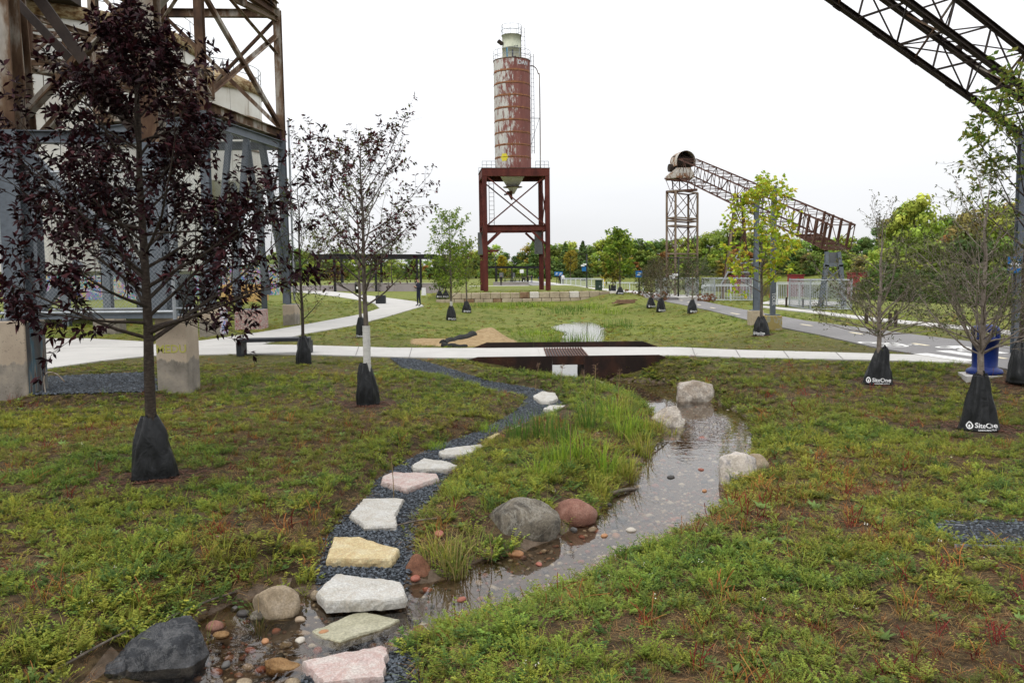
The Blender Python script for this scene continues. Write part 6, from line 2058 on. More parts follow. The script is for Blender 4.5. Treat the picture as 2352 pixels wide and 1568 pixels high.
# ---- level conveyor truss coming out of the tower toward the trestle
lvl = thing("bridge_truss", (A.x, A.y, 6.0), "rusty lattice truss between the braced trestle and the steel tower", "truss")
tr0 = Vector((P(40, 135, 17.2).x, 17.2, P(40, 138, 17.2).z)); tr1 = Vector((A.x - 0.3, A.y, zp + 0.2))
sd_ = Vector((-(tr1 - tr0).y, (tr1 - tr0).x, 0)).normalized()
box_truss(lvl, tr0 - (tr1 - tr0) * 0.6, tr1, sd_, (0, 0, 1), 1.3, 0.75, 12, 0.1, 0.06, "steel_rust_brown", kind='i')

# ---- tanks
def tank(cx_, cy_, r_, z0, z1, label, npan=14, levels=4, seed=1):
    o = thing("storage_tank", (cx_, cy_, z0), label, "tank", "steel storage tanks of the old works")
    for k in range(npan * 2):
        a0, a1 = 2 * math.pi * k / (npan * 2), 2 * math.pi * (k + 1) / (npan * 2)
        if math.sin((a0 + a1) / 2) > 0.35:
            continue
        for l_ in range(levels):
            h0, h1 = (z1 - z0) * l_ / levels, (z1 - z0) * (l_ + 1) / levels
            off = (l_ % 2) * 0.5 * (a1 - a0)
            mb = MB(); mb.lathe([(r_, h0 + 0.01), (r_, h1 - 0.01)], 5, (0, 0, 0), False, a0 + off + 0.0025, a1 + off - 0.0025)
            mb.build("wall_panel", M["tank_panels"], o, True)
    mb = MB(); mb.lathe([(r_ - 0.03, 0), (r_ - 0.03, z1 - z0)], 64, (0, 0, 0), False); mb.build("inner_shell", M["tank_seam"], o, True)
    for l_ in range(1, levels):
        mb = MB(); h = (z1 - z0) * l_ / levels
        mb.lathe([(r_ - 0.01, h - 0.05), (r_ + 0.05, h - 0.05), (r_ + 0.05, h + 0.05), (r_ - 0.01, h + 0.05)], 64, (0, 0, 0), False); mb.build("band", M["tank_seam"], o, True)
    mb = MB(); h = z1 - z0
    mb.lathe([(r_ - 0.01, h - 0.42), (r_ + 0.1, h - 0.42), (r_ + 0.1, h), (r_ + 0.05, h + 0.12), (r_ * 0.5, h + 0.9), (0.05, h + 1.2)], 64, (0, 0, 0), False); mb.build("rim", M["tank_rim"], o, True)
    mb = MB()
    for k in range(18):
        a = 2 * math.pi * k / 18
        mb.tube([(r_ * math.cos(a), r_ * math.sin(a), h), (r_ * math.cos(a), r_ * math.sin(a), h + 1.0)], 0.02, 4)
    for f_ in (0.5, 1.0):
        mb.tube([(r_ * math.cos(2 * math.pi * k / 36), r_ * math.sin(2 * math.pi * k / 36), h + f_) for k in range(37)], 0.02, 4)
    mb.build("railing", M["galvanized"], o)
    nl = 6 if r_ < 4 else 10
    if z0 > 0.5:
        mb = MB(); mb.lathe([(r_ - 0.02, 0.0), (r_ * (0.2 if r_ < 4 else 0.9), -(2.2 if r_ < 4 else 0.12)), (0.05, -(2.3 if r_ < 4 else 0.14))], 48, cap=False); mb.build("tank_floor", M["tank_panels"], o, True)
        for k in range(nl):
            a = 2 * math.pi * (k + 0.3) / nl
            x_, y_ = (r_ - 0.25) * math.cos(a), (r_ - 0.25) * math.sin(a)
            mb = MB(); mb.ibeam((x_, y_, -z0 - 0.1), (x_, y_, 0.0), 0.26, 0.26); mb.build("support_leg", M["steel_grey_paint"], o)
    return o
tk = tank(-20.5, 38.0, 6.3, 2.1, 12.2, "huge pale riveted tank with a rusty rim behind the trestle")
for k in range(7):                                                    # rivet rows
    a = R(-150 + k * 16.5)
    mb = MB()
    for j in range(60):
        z = 0.3 + j * 0.195
        if z > 9.4: break
        mb.box((6.31 * math.cos(a), 6.31 * math.sin(a), z), (0.05, 0.05, 0.05), a)
    mb.build("rivet_row", M["tank_seam"], tk)
tank(-16.6, 46.0, 3.0, 6.8, 12.0, "narrower pale tank with a rusty rim behind the steel tower", 8, 3)
mb = MB(); mb.box((-20.0, 31.5, 13.3), (7.0, 3.0, 2.0)); mb.box((-20.0, 31.5, 14.5), (7.6, 3.4, 0.3))
o = mb.build("machine_house", M["steel_dark"], None); tag(o, "dark machine housing on top of the huge pale tank", "machinery")
# low painted wall behind
for i, (a_, b_, c_, d_, Y_) in enumerate(((40, 395, 603, 632, 72.0), (395, 640, 612, 640, 82.0))):
    p0, p1 = P(a_, d_, Y_), P(b_, d_, Y_)
    mb = MB(); mb.box(((p0.x + p1.x) / 2, Y_, P(a_, c_, Y_).z / 2), (p1.x - p0.x, 0.3, P(a_, c_, Y_).z))
    o = thing("painted_wall", ((p0.x + p1.x) / 2, Y_, 0), ("long low wall covered in colourful murals at the foot of the huge tank", "low mural wall between the tower legs and the blue lettering")[i], "wall")
    part(mb, "panel", M["mural"], o)
    mb = MB(); mb.box(((p0.x + p1.x) / 2, Y_, P(a_, c_, Y_).z + 0.04), (p1.x - p0.x + 0.1, 0.4, 0.08)); part(mb, "coping", M["path_concrete"], o)
# ------------------------------------------------------------------ trees
def rnd_perp(r, d):
    v = Vector((r.gauss(0, 1), r.gauss(0, 1), r.gauss(0, 1)))
    v = v - d * v.dot(d)
    return v.normalized() if v.length > 1e-6 else d.orthogonal().normalized()

class Tree:
    def __init__(s, seed):
        s.r = random.Random(seed)
        s.wood = MB()
        s.leaf, s.tint = [], []
    def leafq(s, p, d, n, L, W, col):
        sd = d.cross(n)
        if sd.length < 1e-6:
            sd = d.orthogonal()
        sd.normalize()
        nn = sd.cross(d)
        a = p + d * L * 0.5
        curl = nn * (-L * 0.12)
        s.leaf += [tuple(p), tuple(a + sd * W / 2 + nn * W * 0.18), tuple(p + d * L + curl), tuple(a - sd * W / 2 + nn * W * 0.18)]
        v = s.r.uniform(0.7, 1.3)
        c = col[s.r.randrange(len(col))]
        s.tint += [(c[0] * v, c[1] * v, c[2] * v)] * 4
    def limb(s, p, d, L, r0, r1, segs, bend=0.15, lift=0.0, sides=4, zig=0.0):
        pts = [Vector(p)]
        d = Vector(d).normalized()
        for k in range(segs):
            d = (d + rnd_perp(s.r, d) * (bend * s.r.random() + zig * (1 if k % 2 else -1) * 0.5) + Vector((0, 0, lift / segs))).normalized()
            pts.append(pts[-1] + d * (L / segs))
        rad = [r0 + (r1 - r0) * k / segs for k in range(segs + 1)]
        s.wood.tube(pts, rad, sides, caps=False)
        return pts, d

def grow(seed, Ht, r0, z_first, crown, nprim=26, nsec=6, ntw=3, leaves=7, leafL=0.08, leafW=0.035, cols=((0.03, 0.01, 0.015),), el=(35, 60), lift=0.35,
         trunk_lean=0.0, zig=0.0, twigL=0.3, secL=0.45, droop=0.2, leaf_from=0.0, tip_cluster=5, prim_r=0.3, bare_low=False, leaf_prob=1.0, wob=0.03, bias=0.9):
    t = Tree(seed)
    r = t.r
    # trunk
    n = 12
    tp = []
    lx, ly = r.uniform(-1, 1) * trunk_lean, r.uniform(-1, 1) * trunk_lean
    for k in range(n + 1):
        f = k / n
        tp.append(Vector((lx * f + r.uniform(-wob, wob) * f, ly * f + r.uniform(-wob, wob) * f, -0.06 + (Ht * 0.97 + 0.06) * f)))
    def tat(z):
        f = min(max((z + 0.06) / (Ht * 0.97 + 0.06), 0), 1) * n
        i = min(int(f), n - 1)
        return tp[i].lerp(tp[i + 1], f - i)
    def trad(z):
        return r0 * max(0.06, (1 - 0.97 * min(z / Ht, 1)) ** 0.75)
    t.wood.tube(tp, [trad(max(p.z, 0)) * (1.25 if k == 0 else 1) for k, p in enumerate(tp)], 8, caps=False)
    golden = 2.39996
    rmax = max(crown((i + .5) / nprim) for i in range(nprim))
    for i in range(nprim):
        u = (i + 0.5) / nprim
        za = z_first + (Ht * 0.93 - z_first) * u ** bias
        rad = crown(u) * r.uniform(0.75, 1.1)
        e = R(r.uniform(*el)) * (0.85 + 0.4 * u)
        az = i * golden + r.uniform(-.35, .35)
        L = rad / max(math.cos(e), 0.3)
        d = Vector((math.cos(az) * math.cos(e), math.sin(az) * math.cos(e), math.sin(e)))
        br = max(0.004, trad(za) * prim_r * r.uniform(.85, 1.2) + 0.002)
        segs = 6
        pts, dd = t.limb(tat(za), d, L, br, 0.0035, segs, 0.16, lift * 0.8, 5, zig)
        nse = max(2, int(round(nsec * (0.25 + 0.85 * min(1.0, rad / rmax)))))
        for j in range(nse):
            f = 0.22 + 0.78 * (j + r.random()) / nse
            q = min(f * segs, segs - 0.01); qi = int(q)
            p = pts[qi].lerp(pts[qi + 1], q - qi)
            dl = (pts[qi + 1] - pts[qi]).normalized()
            ds_ = (dl + rnd_perp(r, dl) * r.uniform(.5, 1.1) + Vector((0, 0, .25))).normalized()
            Ls = secL * L * (1.15 - 0.6 * f) * r.uniform(.6, 1.2)
            spts, sdir = t.limb(p, ds_, Ls, max(0.0028, br * 0.4 * (1 - f * .5)), 0.002, 3, 0.25, lift * 0.4, 3, zig)
            for k in range(ntw):
                g = 0.25 + 0.75 * (k + r.random()) / ntw
                q2 = min(g * 3, 2.99); q2i = int(q2)
                p2 = spts[q2i].lerp(spts[q2i + 1], q2 - q2i)
                dl2 = (spts[q2i + 1] - spts[q2i]).normalized()
                dt = (dl2 + rnd_perp(r, dl2) * r.uniform(.4, 1.2) + Vector((0, 0, .15))).normalized()
                Lt = twigL * r.uniform(.4, 1.1)
                tpts, tdir = t.limb(p2, dt, Lt, 0.0024, 0.0014, 2, 0.3, 0.1, 3, zig)
                if r.random() > leaf_prob or u < leaf_from:
                    continue
                for m in range(leaves):
                    h = (m + r.random()) / leaves
                    p3 = tpts[0].lerp(tpts[-1], h)
                    dv = (tdir * .5 + rnd_perp(r, tdir) + Vector((0, 0, -droop * r.random() * 2))).normalized()
                    t.leafq(p3, dv, (Vector((0, 0, 1)) + rnd_perp(r, dv) * 0.6).normalized(), leafL * r.uniform(.55, 1.15), leafW * r.uniform(.7, 1.15), cols)
                for m in range(tip_cluster):
                    dv = (tdir * r.uniform(.2, 1) + rnd_perp(r, tdir) * .9 + Vector((0, 0, -droop * r.random()))).normalized()
                    t.leafq(tpts[-1], dv, (Vector((0, 0, 1)) + rnd_perp(r, dv) * 0.7).normalized(), leafL * r.uniform(.6, 1.2), leafW * r.uniform(.7, 1.15), cols)
    return t

def plant(name, at, t, bark, leafm, label, cat="tree", group=None, wrap=None, rz=0.0, scale=1.0):
    o = thing(name, at, label, cat, group, rz)
    o.scale = (scale,) * 3
    t.wood.build("trunk", M[bark], o, True)
    if t.leaf:
        me = np_mesh("crown", np.array(t.leaf), 4, np.array(t.tint))
        link("crown", me, M[leafm], o)
    if wrap:
        z0, z1, rr_ = wrap
        mb = MB()
        prof = []
        k = 0
        z = z0
        while z < z1:
            prof.append((rr_ * (1.0 + (0.05 if k % 2 else 0.0)), z)); z += 0.035; k += 1
        mb.lathe(prof, 12, (0, 0, 0), cap=False); mb.build("trunk_wrap", M["tree_wrap"], o, True)
    return o

BAGS = []
LOGO = None
def site_text():
    """white print: a drop in a diamond, the name and a small line below (x to the side, y up, metres)"""
    parts_ = []
    me = font_mesh("SiteOne", 0.088, 0.0012); parts_.append((me, 0.035, 0.0))
    me2 = font_mesh("LANDSCAPE SUPPLY", 0.026, 0.0004); parts_.append((me2, 0.045, -0.056))
    V, F = [], []
    for m_, dx, dy in parts_:
        o_ = len(V)
        V += [(v.co.x + dx, v.co.y + dy, 0) for v in m_.vertices]
        F += [tuple(i + o_ for i in p.vertices) for p in m_.polygons]
    # emblem: ring shaped like a rounded drop
    n = 20
    c = (-0.165, 0.0)
    o_ = len(V)
    def drop(sc_):
        out = []
        for k in range(n):
            a = 2 * math.pi * k / n
            rr_ = 0.042 * sc_ * (1 + 0.35 * max(0, math.sin(a)) ** 6)
            out.append((c[0] + rr_ * math.cos(a), c[1] - 0.006 + rr_ * math.sin(a), 0))
        return out
    V += drop(1.0) + drop(0.68)
    F += [(o_ + k, o_ + (k + 1) % n, o_ + n + (k + 1) % n, o_ + n + k) for k in range(n)]
    o_ = len(V)
    V += [(c[0] + 0.013 * math.cos(a), c[1] - 0.012 + 0.016 * math.sin(a) * (1.5 if math.sin(a) > 0 else 1), 0) for a in [2 * math.pi * k / 10 for k in range(10)]]
    F += [tuple(range(o_, o_ + 10))]
    return V, F
SITE_V, SITE_F = site_text()

def bag(at, Ht, rbot, label, face=-math.pi / 2, seed=0, text=True, squash=0.75, lean=(0, 0), bulge=2.0):
    """slouching vinyl watering bag zipped round a trunk"""
    o = thing("watering_bag", at, label, "watering bag", "black watering bags on the young trees")
    r = random.Random(seed)
    off = Vector((r.uniform(0, 99), r.uniform(0, 99), r.uniform(0, 99)))
    rt = 0.075
    def rad(a, f):
        base = rt + (rbot - rt) * ((1 - f ** bulge) if bulge > 1 else (1 - f) ** bulge)
        w = 0.17 * mnoise.noise(Vector((math.cos(a) * 1.6, math.sin(a) * 1.6, f * 2.2)) + off) + 0.10 * mnoise.noise(Vector((math.cos(a) * 4.5, math.sin(a) * 4.5, f * 3.5)) + off)
        fold = 0.07 * math.sin(a * 7 + off.x + 2.2 * f) * f * f + 0.02 * math.sin(a * 11 + off.y - 3 * f) * (1 - f)
        sq = 1 - (1 - squash) * (math.sin(a - face) ** 2 * 0 + math.cos(a - face) ** 2)
        return base * sq * (1 + w * (0.5 + f) + fold * 2.0)
    nA, nZ = 56, 24
    mb = MB()
    for i in range(nZ + 1):
        f = i / nZ
        for k in range(nA):
            a = 2 * math.pi * k / nA
            q = rad(a, f) * (1.04 if f < 0.02 else 1)
            sag = 0.03 * mnoise.noise(Vector((math.cos(a) * 2, math.sin(a) * 2, 9)) + off) * f
            mb.v.append((q * math.cos(a) + lean[0] * f * f, q * math.sin(a) + lean[1] * f * f, Ht * f + sag))
    for i in range(nZ):
        for k in range(nA):
            a, b = i * nA + k, i * nA + (k + 1) % nA
            mb.f.append((a, b, b + nA, a + nA))
    # rolled-in mouth
    base = len(mb.v)
    for k in range(nA):
        a = 2 * math.pi * k / nA
        q = rad(a, 1) * 0.7
        mb.v.append((q * math.cos(a) + lean[0], q * math.sin(a) + lean[1], Ht - 0.05))
    for k in range(nA):
        a, b = nZ * nA + k, nZ * nA + (k + 1) % nA
        mb.f.append((a, b, base + (k + 1) % nA, base + k))
    mb.f.append(tuple(reversed(range(nA))))
    mb.build("bag_body", M["bag_vinyl"], o, True)
    # strap loops at the mouth
    for s in (0.4, 2.6):
        a = face + s
        p = Vector((rad(a, 1) * math.cos(a) + lean[0], rad(a, 1) * math.sin(a) + lean[1], Ht))
        m2 = MB(); m2.tube(ospline([p + Vector((0, 0, -0.05)), p + Vector((0.01 * math.cos(a), 0.01 * math.sin(a), 0.03)), p + Vector((-0.02 * math.cos(a), -0.02 * math.sin(a), 0.015))], 4), 0.009, 5)
        m2.build("strap", M["bag_vinyl"], o, True)
    if text:
        k_ = rbot / 0.24
        vs_ = []
        for x, y, _ in SITE_V:
            z = 0.085 * k_ + y * k_
            f = max(0.0, z / Ht)
            rr_ = rad(face, f)
            a = face + x * k_ / (rr_ * 1.12)
            # follow the folded surface: sample the facet the body shows there
            ka = (a % (2 * math.pi)) / (2 * math.pi) * nA
            k0 = int(ka); fr = ka - k0
            fz = min(f * nZ, nZ - 1e-4); i0 = int(fz); fz -= i0
            def V_(i, k): return Vector(mb.v[i * nA + k % nA])
            p = V_(i0, k0).lerp(V_(i0, k0 + 1), fr).lerp(V_(i0 + 1, k0).lerp(V_(i0 + 1, k0 + 1), fr), fz)
            vs_.append(p + Vector((math.cos(a), math.sin(a), 0.25)) * 0.007)
        m3 = MB(); m3.add(vs_, SITE_F); m3.build("printed_name", M["bag_print"], o)
    return o

def pxh(px, py, Y):
    return P(px, py, Y).z
PURPLE = ((0.016, 0.0045, 0.007), (0.026, 0.007, 0.010), (0.010, 0.0035, 0.005), (0.04, 0.011, 0.013))
PURPLE2 = ((0.055, 0.010, 0.016), (0.085, 0.016, 0.021), (0.032, 0.007, 0.011), (0.05, 0.025, 0.014), (0.08, 0.09, 0.02))
def bell(u, a=0.35, top=0.12, r=1.0):
    """crown radius over its height: widest near a"""
    if u < a:
        return r * (0.72 + 0.28 * u / a)
    return r * (top + (1 - top) * math.cos((u - a) / (1 - a) * math.pi / 2) ** 0.8)

a_ = TREE_AT["plum"]
Hh = 4.75
t = grow(3, Hh, 0.062, pxh(355, 790, a_.y) - a_.z, lambda u: 0.16 + 1.6 * (1 - u) ** 1.05, nprim=46, nsec=11, ntw=4, leaves=5, tip_cluster=5, leafL=0.092, leafW=0.036, bias=1.15,
         cols=PURPLE, el=(4, 42), lift=0.35, twigL=0.26, secL=0.45, droop=0.4, prim_r=0.42)
plant("plum_tree", a_, t, "bark_dark", "leaf_dark", "large purple-leaved tree with spreading crown in front of the steel works", rz=0.7)
bag(a_, 0.64, 0.215, "black watering bag on the large purple tree", face=R(-60), seed=1, text=False, lean=(-0.02, 0))
a_ = TREE_AT["plum2"]
Hh = pxh(838, 320, a_.y) - a_.z
t = grow(8, Hh, 0.05, pxh(840, 712, a_.y) - a_.z, lambda u: bell(u, 0.42, 0.18, 1.06), nprim=30, nsec=8, ntw=3, leaves=4, tip_cluster=4, leafL=0.075, leafW=0.032,
         cols=PURPLE2, el=(24, 46), lift=0.5, twigL=0.28, secL=0.42, droop=0.3, leaf_prob=0.8, prim_r=0.4)
plant("plum_tree", a_, t, "bark_grey", "leaf_dark", "thin purple-leaved tree with white-wrapped trunk beside the gravel path", rz=0.4, wrap=(0.5, pxh(840, 745, a_.y) - a_.z, 0.058))
bag(a_, 0.66, 0.19, "black watering bag below the white-wrapped purple tree", face=R(-40), seed=2, text=False, lean=(-0.03, 0))
a_ = TREE_AT["sapling"]
GRN = ((0.06, 0.085, 0.018), (0.09, 0.1, 0.022), (0.05, 0.06, 0.018))
t = grow(12, pxh(698, 400, a_.y) - a_.z, 0.04, pxh(698, 745, a_.y) - a_.z, lambda u: bell(u, 0.3, 0.2, 0.62), nprim=22, nsec=5, ntw=3, leaves=3, tip_cluster=3, leafL=0.07, leafW=0.03, cols=GRN, el=(25, 50), lift=0.3, leaf_prob=0.6, prim_r=0.35)
plant("young_tree", a_, t, "bark_dark", "leaf", "slender young tree with small olive leaves beside the low dark bench")
bag(a_, 0.57, 0.17, "black watering bag standing at the end of the low dark bench", face=R(-110), seed=3, text=False, lean=(0.0, 0))
a_ = TREE_AT["mid"]
t = grow(14, pxh(828, 420, a_.y) - a_.z, 0.05, pxh(828, 690, a_.y) - a_.z, lambda u: bell(u, 0.3, 0.2, 0.8), nprim=20, nsec=5, ntw=2, leaves=3, tip_cluster=3, leafL=0.09, leafW=0.045, cols=((0.11, 0.15, 0.025), (0.15, 0.16, 0.03)), el=(30, 55), lift=0.3, leaf_prob=0.6)
plant("young_tree", a_, t, "bark_grey", "leaf", "sparse yellow-green young tree behind the white-wrapped purple tree")
bag(a_, 0.6, 0.15, "dark green-black watering bag behind the white-wrapped trunk", face=R(-100), seed=4)

OLIVE = ((0.075, 0.085, 0.03), (0.05, 0.06, 0.024), (0.1, 0.095, 0.04), (0.09, 0.11, 0.03))
a_ = TREE_AT["crab1"]
t = grow(21, pxh(2250, 420, a_.y) - a_.z, 0.05, pxh(2248, 815, a_.y) - a_.z, lambda u: 0.25 + 0.85 * (1 - u) ** 0.7, bias=2.3, nprim=42, nsec=9, ntw=4, leaves=2, tip_cluster=2, leafL=0.045, leafW=0.022, cols=OLIVE, el=(8, 52), lift=0.45, zig=0.35, twigL=0.2, secL=0.55, leaf_prob=0.85, prim_r=0.27)
plant("crabapple_tree", a_, t, "bark_silver", "leaf", "nearly bare twiggy tree with withered leaves beside the blue bin")
bag(a_, 0.72, 0.235, "black watering bag with bold white name print on the bare tree by the blue bin", face=R(-100), seed=5, bulge=0.9)
a_ = TREE_AT["crab2"]
t = grow(22, pxh(2010, 500, a_.y) - a_.z, 0.05, pxh(2016, 775, a_.y) - a_.z, lambda u: 0.25 + 0.9 * (1 - u) ** 0.7, bias=2.3, nprim=38, nsec=8, ntw=4, leaves=2, tip_cluster=2, leafL=0.05, leafW=0.024, cols=OLIVE, el=(8, 52), lift=0.45, zig=0.35, twigL=0.2, secL=0.55, leaf_prob=0.85, prim_r=0.27)
plant("crabapple_tree", a_, t, "bark_silver", "leaf", "nearly bare twiggy tree between the bicycle stencil and the meadow")
bag(a_, 0.64, 0.24, "slumped black watering bag with white print on the bare tree by the bicycle stencil", face=R(-108), seed=6, lean=(0.08, 0), bulge=0.8)
a_ = TREE_AT["oak"]
OAK = ((0.13, 0.2, 0.03), (0.2, 0.24, 0.035), (0.09, 0.15, 0.025), (0.24, 0.23, 0.05))
t = grow(25, pxh(2330, 225, a_.y) - a_.z, 0.06, pxh(2330, 560, a_.y) - a_.z - 0.3, lambda u: bell(u, 0.25, 0.25, 1.15), nprim=24, nsec=6, ntw=3, leaves=3, tip_cluster=5, leafL=0.115, leafW=0.06, cols=OAK, el=(30, 55), lift=0.3, leaf_prob=0.8, prim_r=0.38)
plant("oak_tree", a_, t, "bark_dark", "leaf", "young oak with lobed green leaves under the overhead truss")
bag(a_, 0.72, 0.27, "wide crumpled black watering bag behind the blue bin", face=R(-20), seed=7, text=False)
a_ = TREE_AT["maple"]
MAP = ((0.36, 0.46, 0.035), (0.44, 0.48, 0.04), (0.28, 0.4, 0.035), (0.52, 0.42, 0.05))
t = grow(27, pxh(1745, 405, a_.y) - a_.z, 0.05, pxh(1748, 692, a_.y) - a_.z, lambda u: bell(u, 0.12, 0.16, 1.12), nprim=26, nsec=6, ntw=3, leaves=3, tip_cluster=4, leafL=0.14, leafW=0.1, cols=MAP, el=(15, 42), lift=0.35, leaf_prob=0.8, prim_r=0.35)
plant("maple_tree", a_, t, "bark_grey", "leaf", "young maple with bright yellow-green leaves in front of the grey posts", rz=1.0)
bag(a_, pxh(1748, 728, a_.y) - a_.z, 0.235, "black watering bag on the yellow-green maple beside the yellow plinth", face=R(-125), seed=8)

# smaller trees farther on
LIME = ((0.17, 0.26, 0.03), (0.23, 0.29, 0.035), (0.12, 0.2, 0.03))
def small(px, py, top, first, half, seed, label, bag_top=None, bag_label=None, cols=LIME, bark="bark_grey", wrap=False, leaf=0.14, name="young_tree", prob=0.9, btext=True, tz=None, **kw):
    a_ = T(px, py) if tz is None else G(px, py, tz)
    h = pxh(px, top, a_.y) - a_.z
    kk = dict(nprim=20, nsec=5, ntw=2, leaves=3, tip_cluster=3, leafL=leaf, leafW=leaf * 0.5, cols=cols, el=(25, 50), lift=0.4, leaf_prob=prob)
    kk.update(kw)
    t = grow(seed, h, 0.05 * max(1, h / 4), pxh(px, first, a_.y) - a_.z, lambda u: bell(u, 0.3, 0.15, px_size(half, a_.y)), **kk)
    w = (0.5, min(1.3, pxh(px, first, a_.y) - a_.z), 0.062) if wrap else None
    plant(name, a_, t, bark, "leaf", label, wrap=w)
    if bag_top:
        bag(a_, max(0.45, pxh(px, bag_top, a_.y) - a_.z), 0.24, bag_label, face=R(-70), seed=seed, text=btext)
    return a_
small(1037, 736, 492, 690, 52, 31, "leafy green young tree with white-wrapped trunk beyond the sand heap", 702, "black watering bag on the leafy tree beyond the sand heap", wrap=True, nprim=30, nsec=6, ntw=3)
small(1072, 718, 560, 672, 40, 32, "small yellow-green tree with thin dark trunk before the block wall", 692, "black watering bag on the thin dark trunk before the block wall", cols=((0.17, 0.2, 0.03), (0.2, 0.2, 0.035), (0.12, 0.16, 0.03)), wrap=False, nprim=26)
small(1024, 700, 560, 672, 26, 33, "white-trunked young tree near the end of the block wall", 682, "black watering bag beside the end of the block wall", cols=((0.1, 0.15, 0.03), (0.13, 0.17, 0.03)), wrap=True, leaf=0.2)
small(1010, 699, 600, 675, 22, 34, "short young tree against the mauve planter wall", 683, "small black watering bag leaning by the end of the block wall", cols=((0.1, 0.14, 0.03),), leaf=0.2)
small(1495, 707, 625, 690, 34, 35, "bushy withered young tree where the sidewalk meets the bike path", 683, "black watering bag next to the bike path's crest", cols=OLIVE, leaf=0.1, nprim=26, nsec=6, ntw=3, name="crabapple_tree", zig=.3, bark="bark_silver", el=(12, 45))
small(1518, 717, 605, 690, 46, 36, "withered round-headed tree with brownish leaves by the bike path", 685, "black watering bag with a white mark under the brownish round-headed tree", cols=((0.09, 0.075, 0.035), (0.07, 0.075, 0.03), (0.11, 0.085, 0.045)), leaf=0.09, nprim=28, nsec=6, ntw=3, name="crabapple_tree", zig=.3, bark="bark_silver", el=(12, 45))
small(1590, 719, 600, 690, 46, 37, "withered round-headed tree with green leaves before the lamp post", 688, "tall black watering bag at the edge of the bike path", cols=((0.07, 0.095, 0.03), (0.09, 0.1, 0.035), (0.055, 0.075, 0.028)), leaf=0.09, nprim=28, nsec=6, ntw=3, name="crabapple_tree", zig=.3, bark="bark_silver", el=(12, 45))
small(1424, 676, 532, 650, 36, 38, "tall bright green young tree on the grass shoulder beyond the block wall", 660, "black watering bag on the tall bright green tree", leaf=0.3, nprim=26)
small(1408, 672, 600, 655, 22, 39, "short yellow-green tree next to the tall bright green one", 662, "black watering bag beside dark posts near the green cabinet", leaf=0.3, cols=((0.2, 0.2, 0.03), (0.26, 0.22, 0.04)))
small(536, 690, 520, 668, 30, 40, "young tree in front of the ochre stone seating", 668, "black watering bag before the ochre stone seating", leaf=0.16, btext=False, cols=((0.09, 0.11, 0.03), (0.12, 0.13, 0.03)), prob=0.5)
small(566, 692, 520, 668, 30, 41, "second young tree in front of the ochre stone seating", 668, "second black watering bag before the ochre stone seating", leaf=0.16, btext=False, cols=((0.09, 0.11, 0.03), (0.12, 0.13, 0.03)), prob=0.5)
small(1153, 642, 588, 628, 10, 42, "small yellow tree near the picnic tables", leaf=0.6, cols=((0.35, 0.28, 0.03), (0.4, 0.32, 0.04)), tz=0.1)
small(1310, 642, 578, 632, 18, 43, "golden young tree by the river railing", leaf=0.6, cols=((0.3, 0.24, 0.03), (0.2, 0.2, 0.03), (0.36, 0.27, 0.04)), tz=0.1)
small(736, 668, 548, 645, 60, 44, "broad olive-green tree beyond the curving path", leaf=0.3, nprim=30, cols=((0.09, 0.11, 0.02), (0.12, 0.12, 0.025)), tz=0.0)
small(900, 662, 560, 645, 42, 45, "feathery green tree behind the mauve planter wall", leaf=0.3, nprim=28, cols=((0.09, 0.12, 0.025), (0.11, 0.13, 0.03)), tz=0.0)
small(790, 656, 575, 640, 34, 46, "bright green tree behind the dark pergola", leaf=0.4, nprim=28, cols=((0.13, 0.18, 0.03), (0.16, 0.2, 0.03)), tz=0.0)

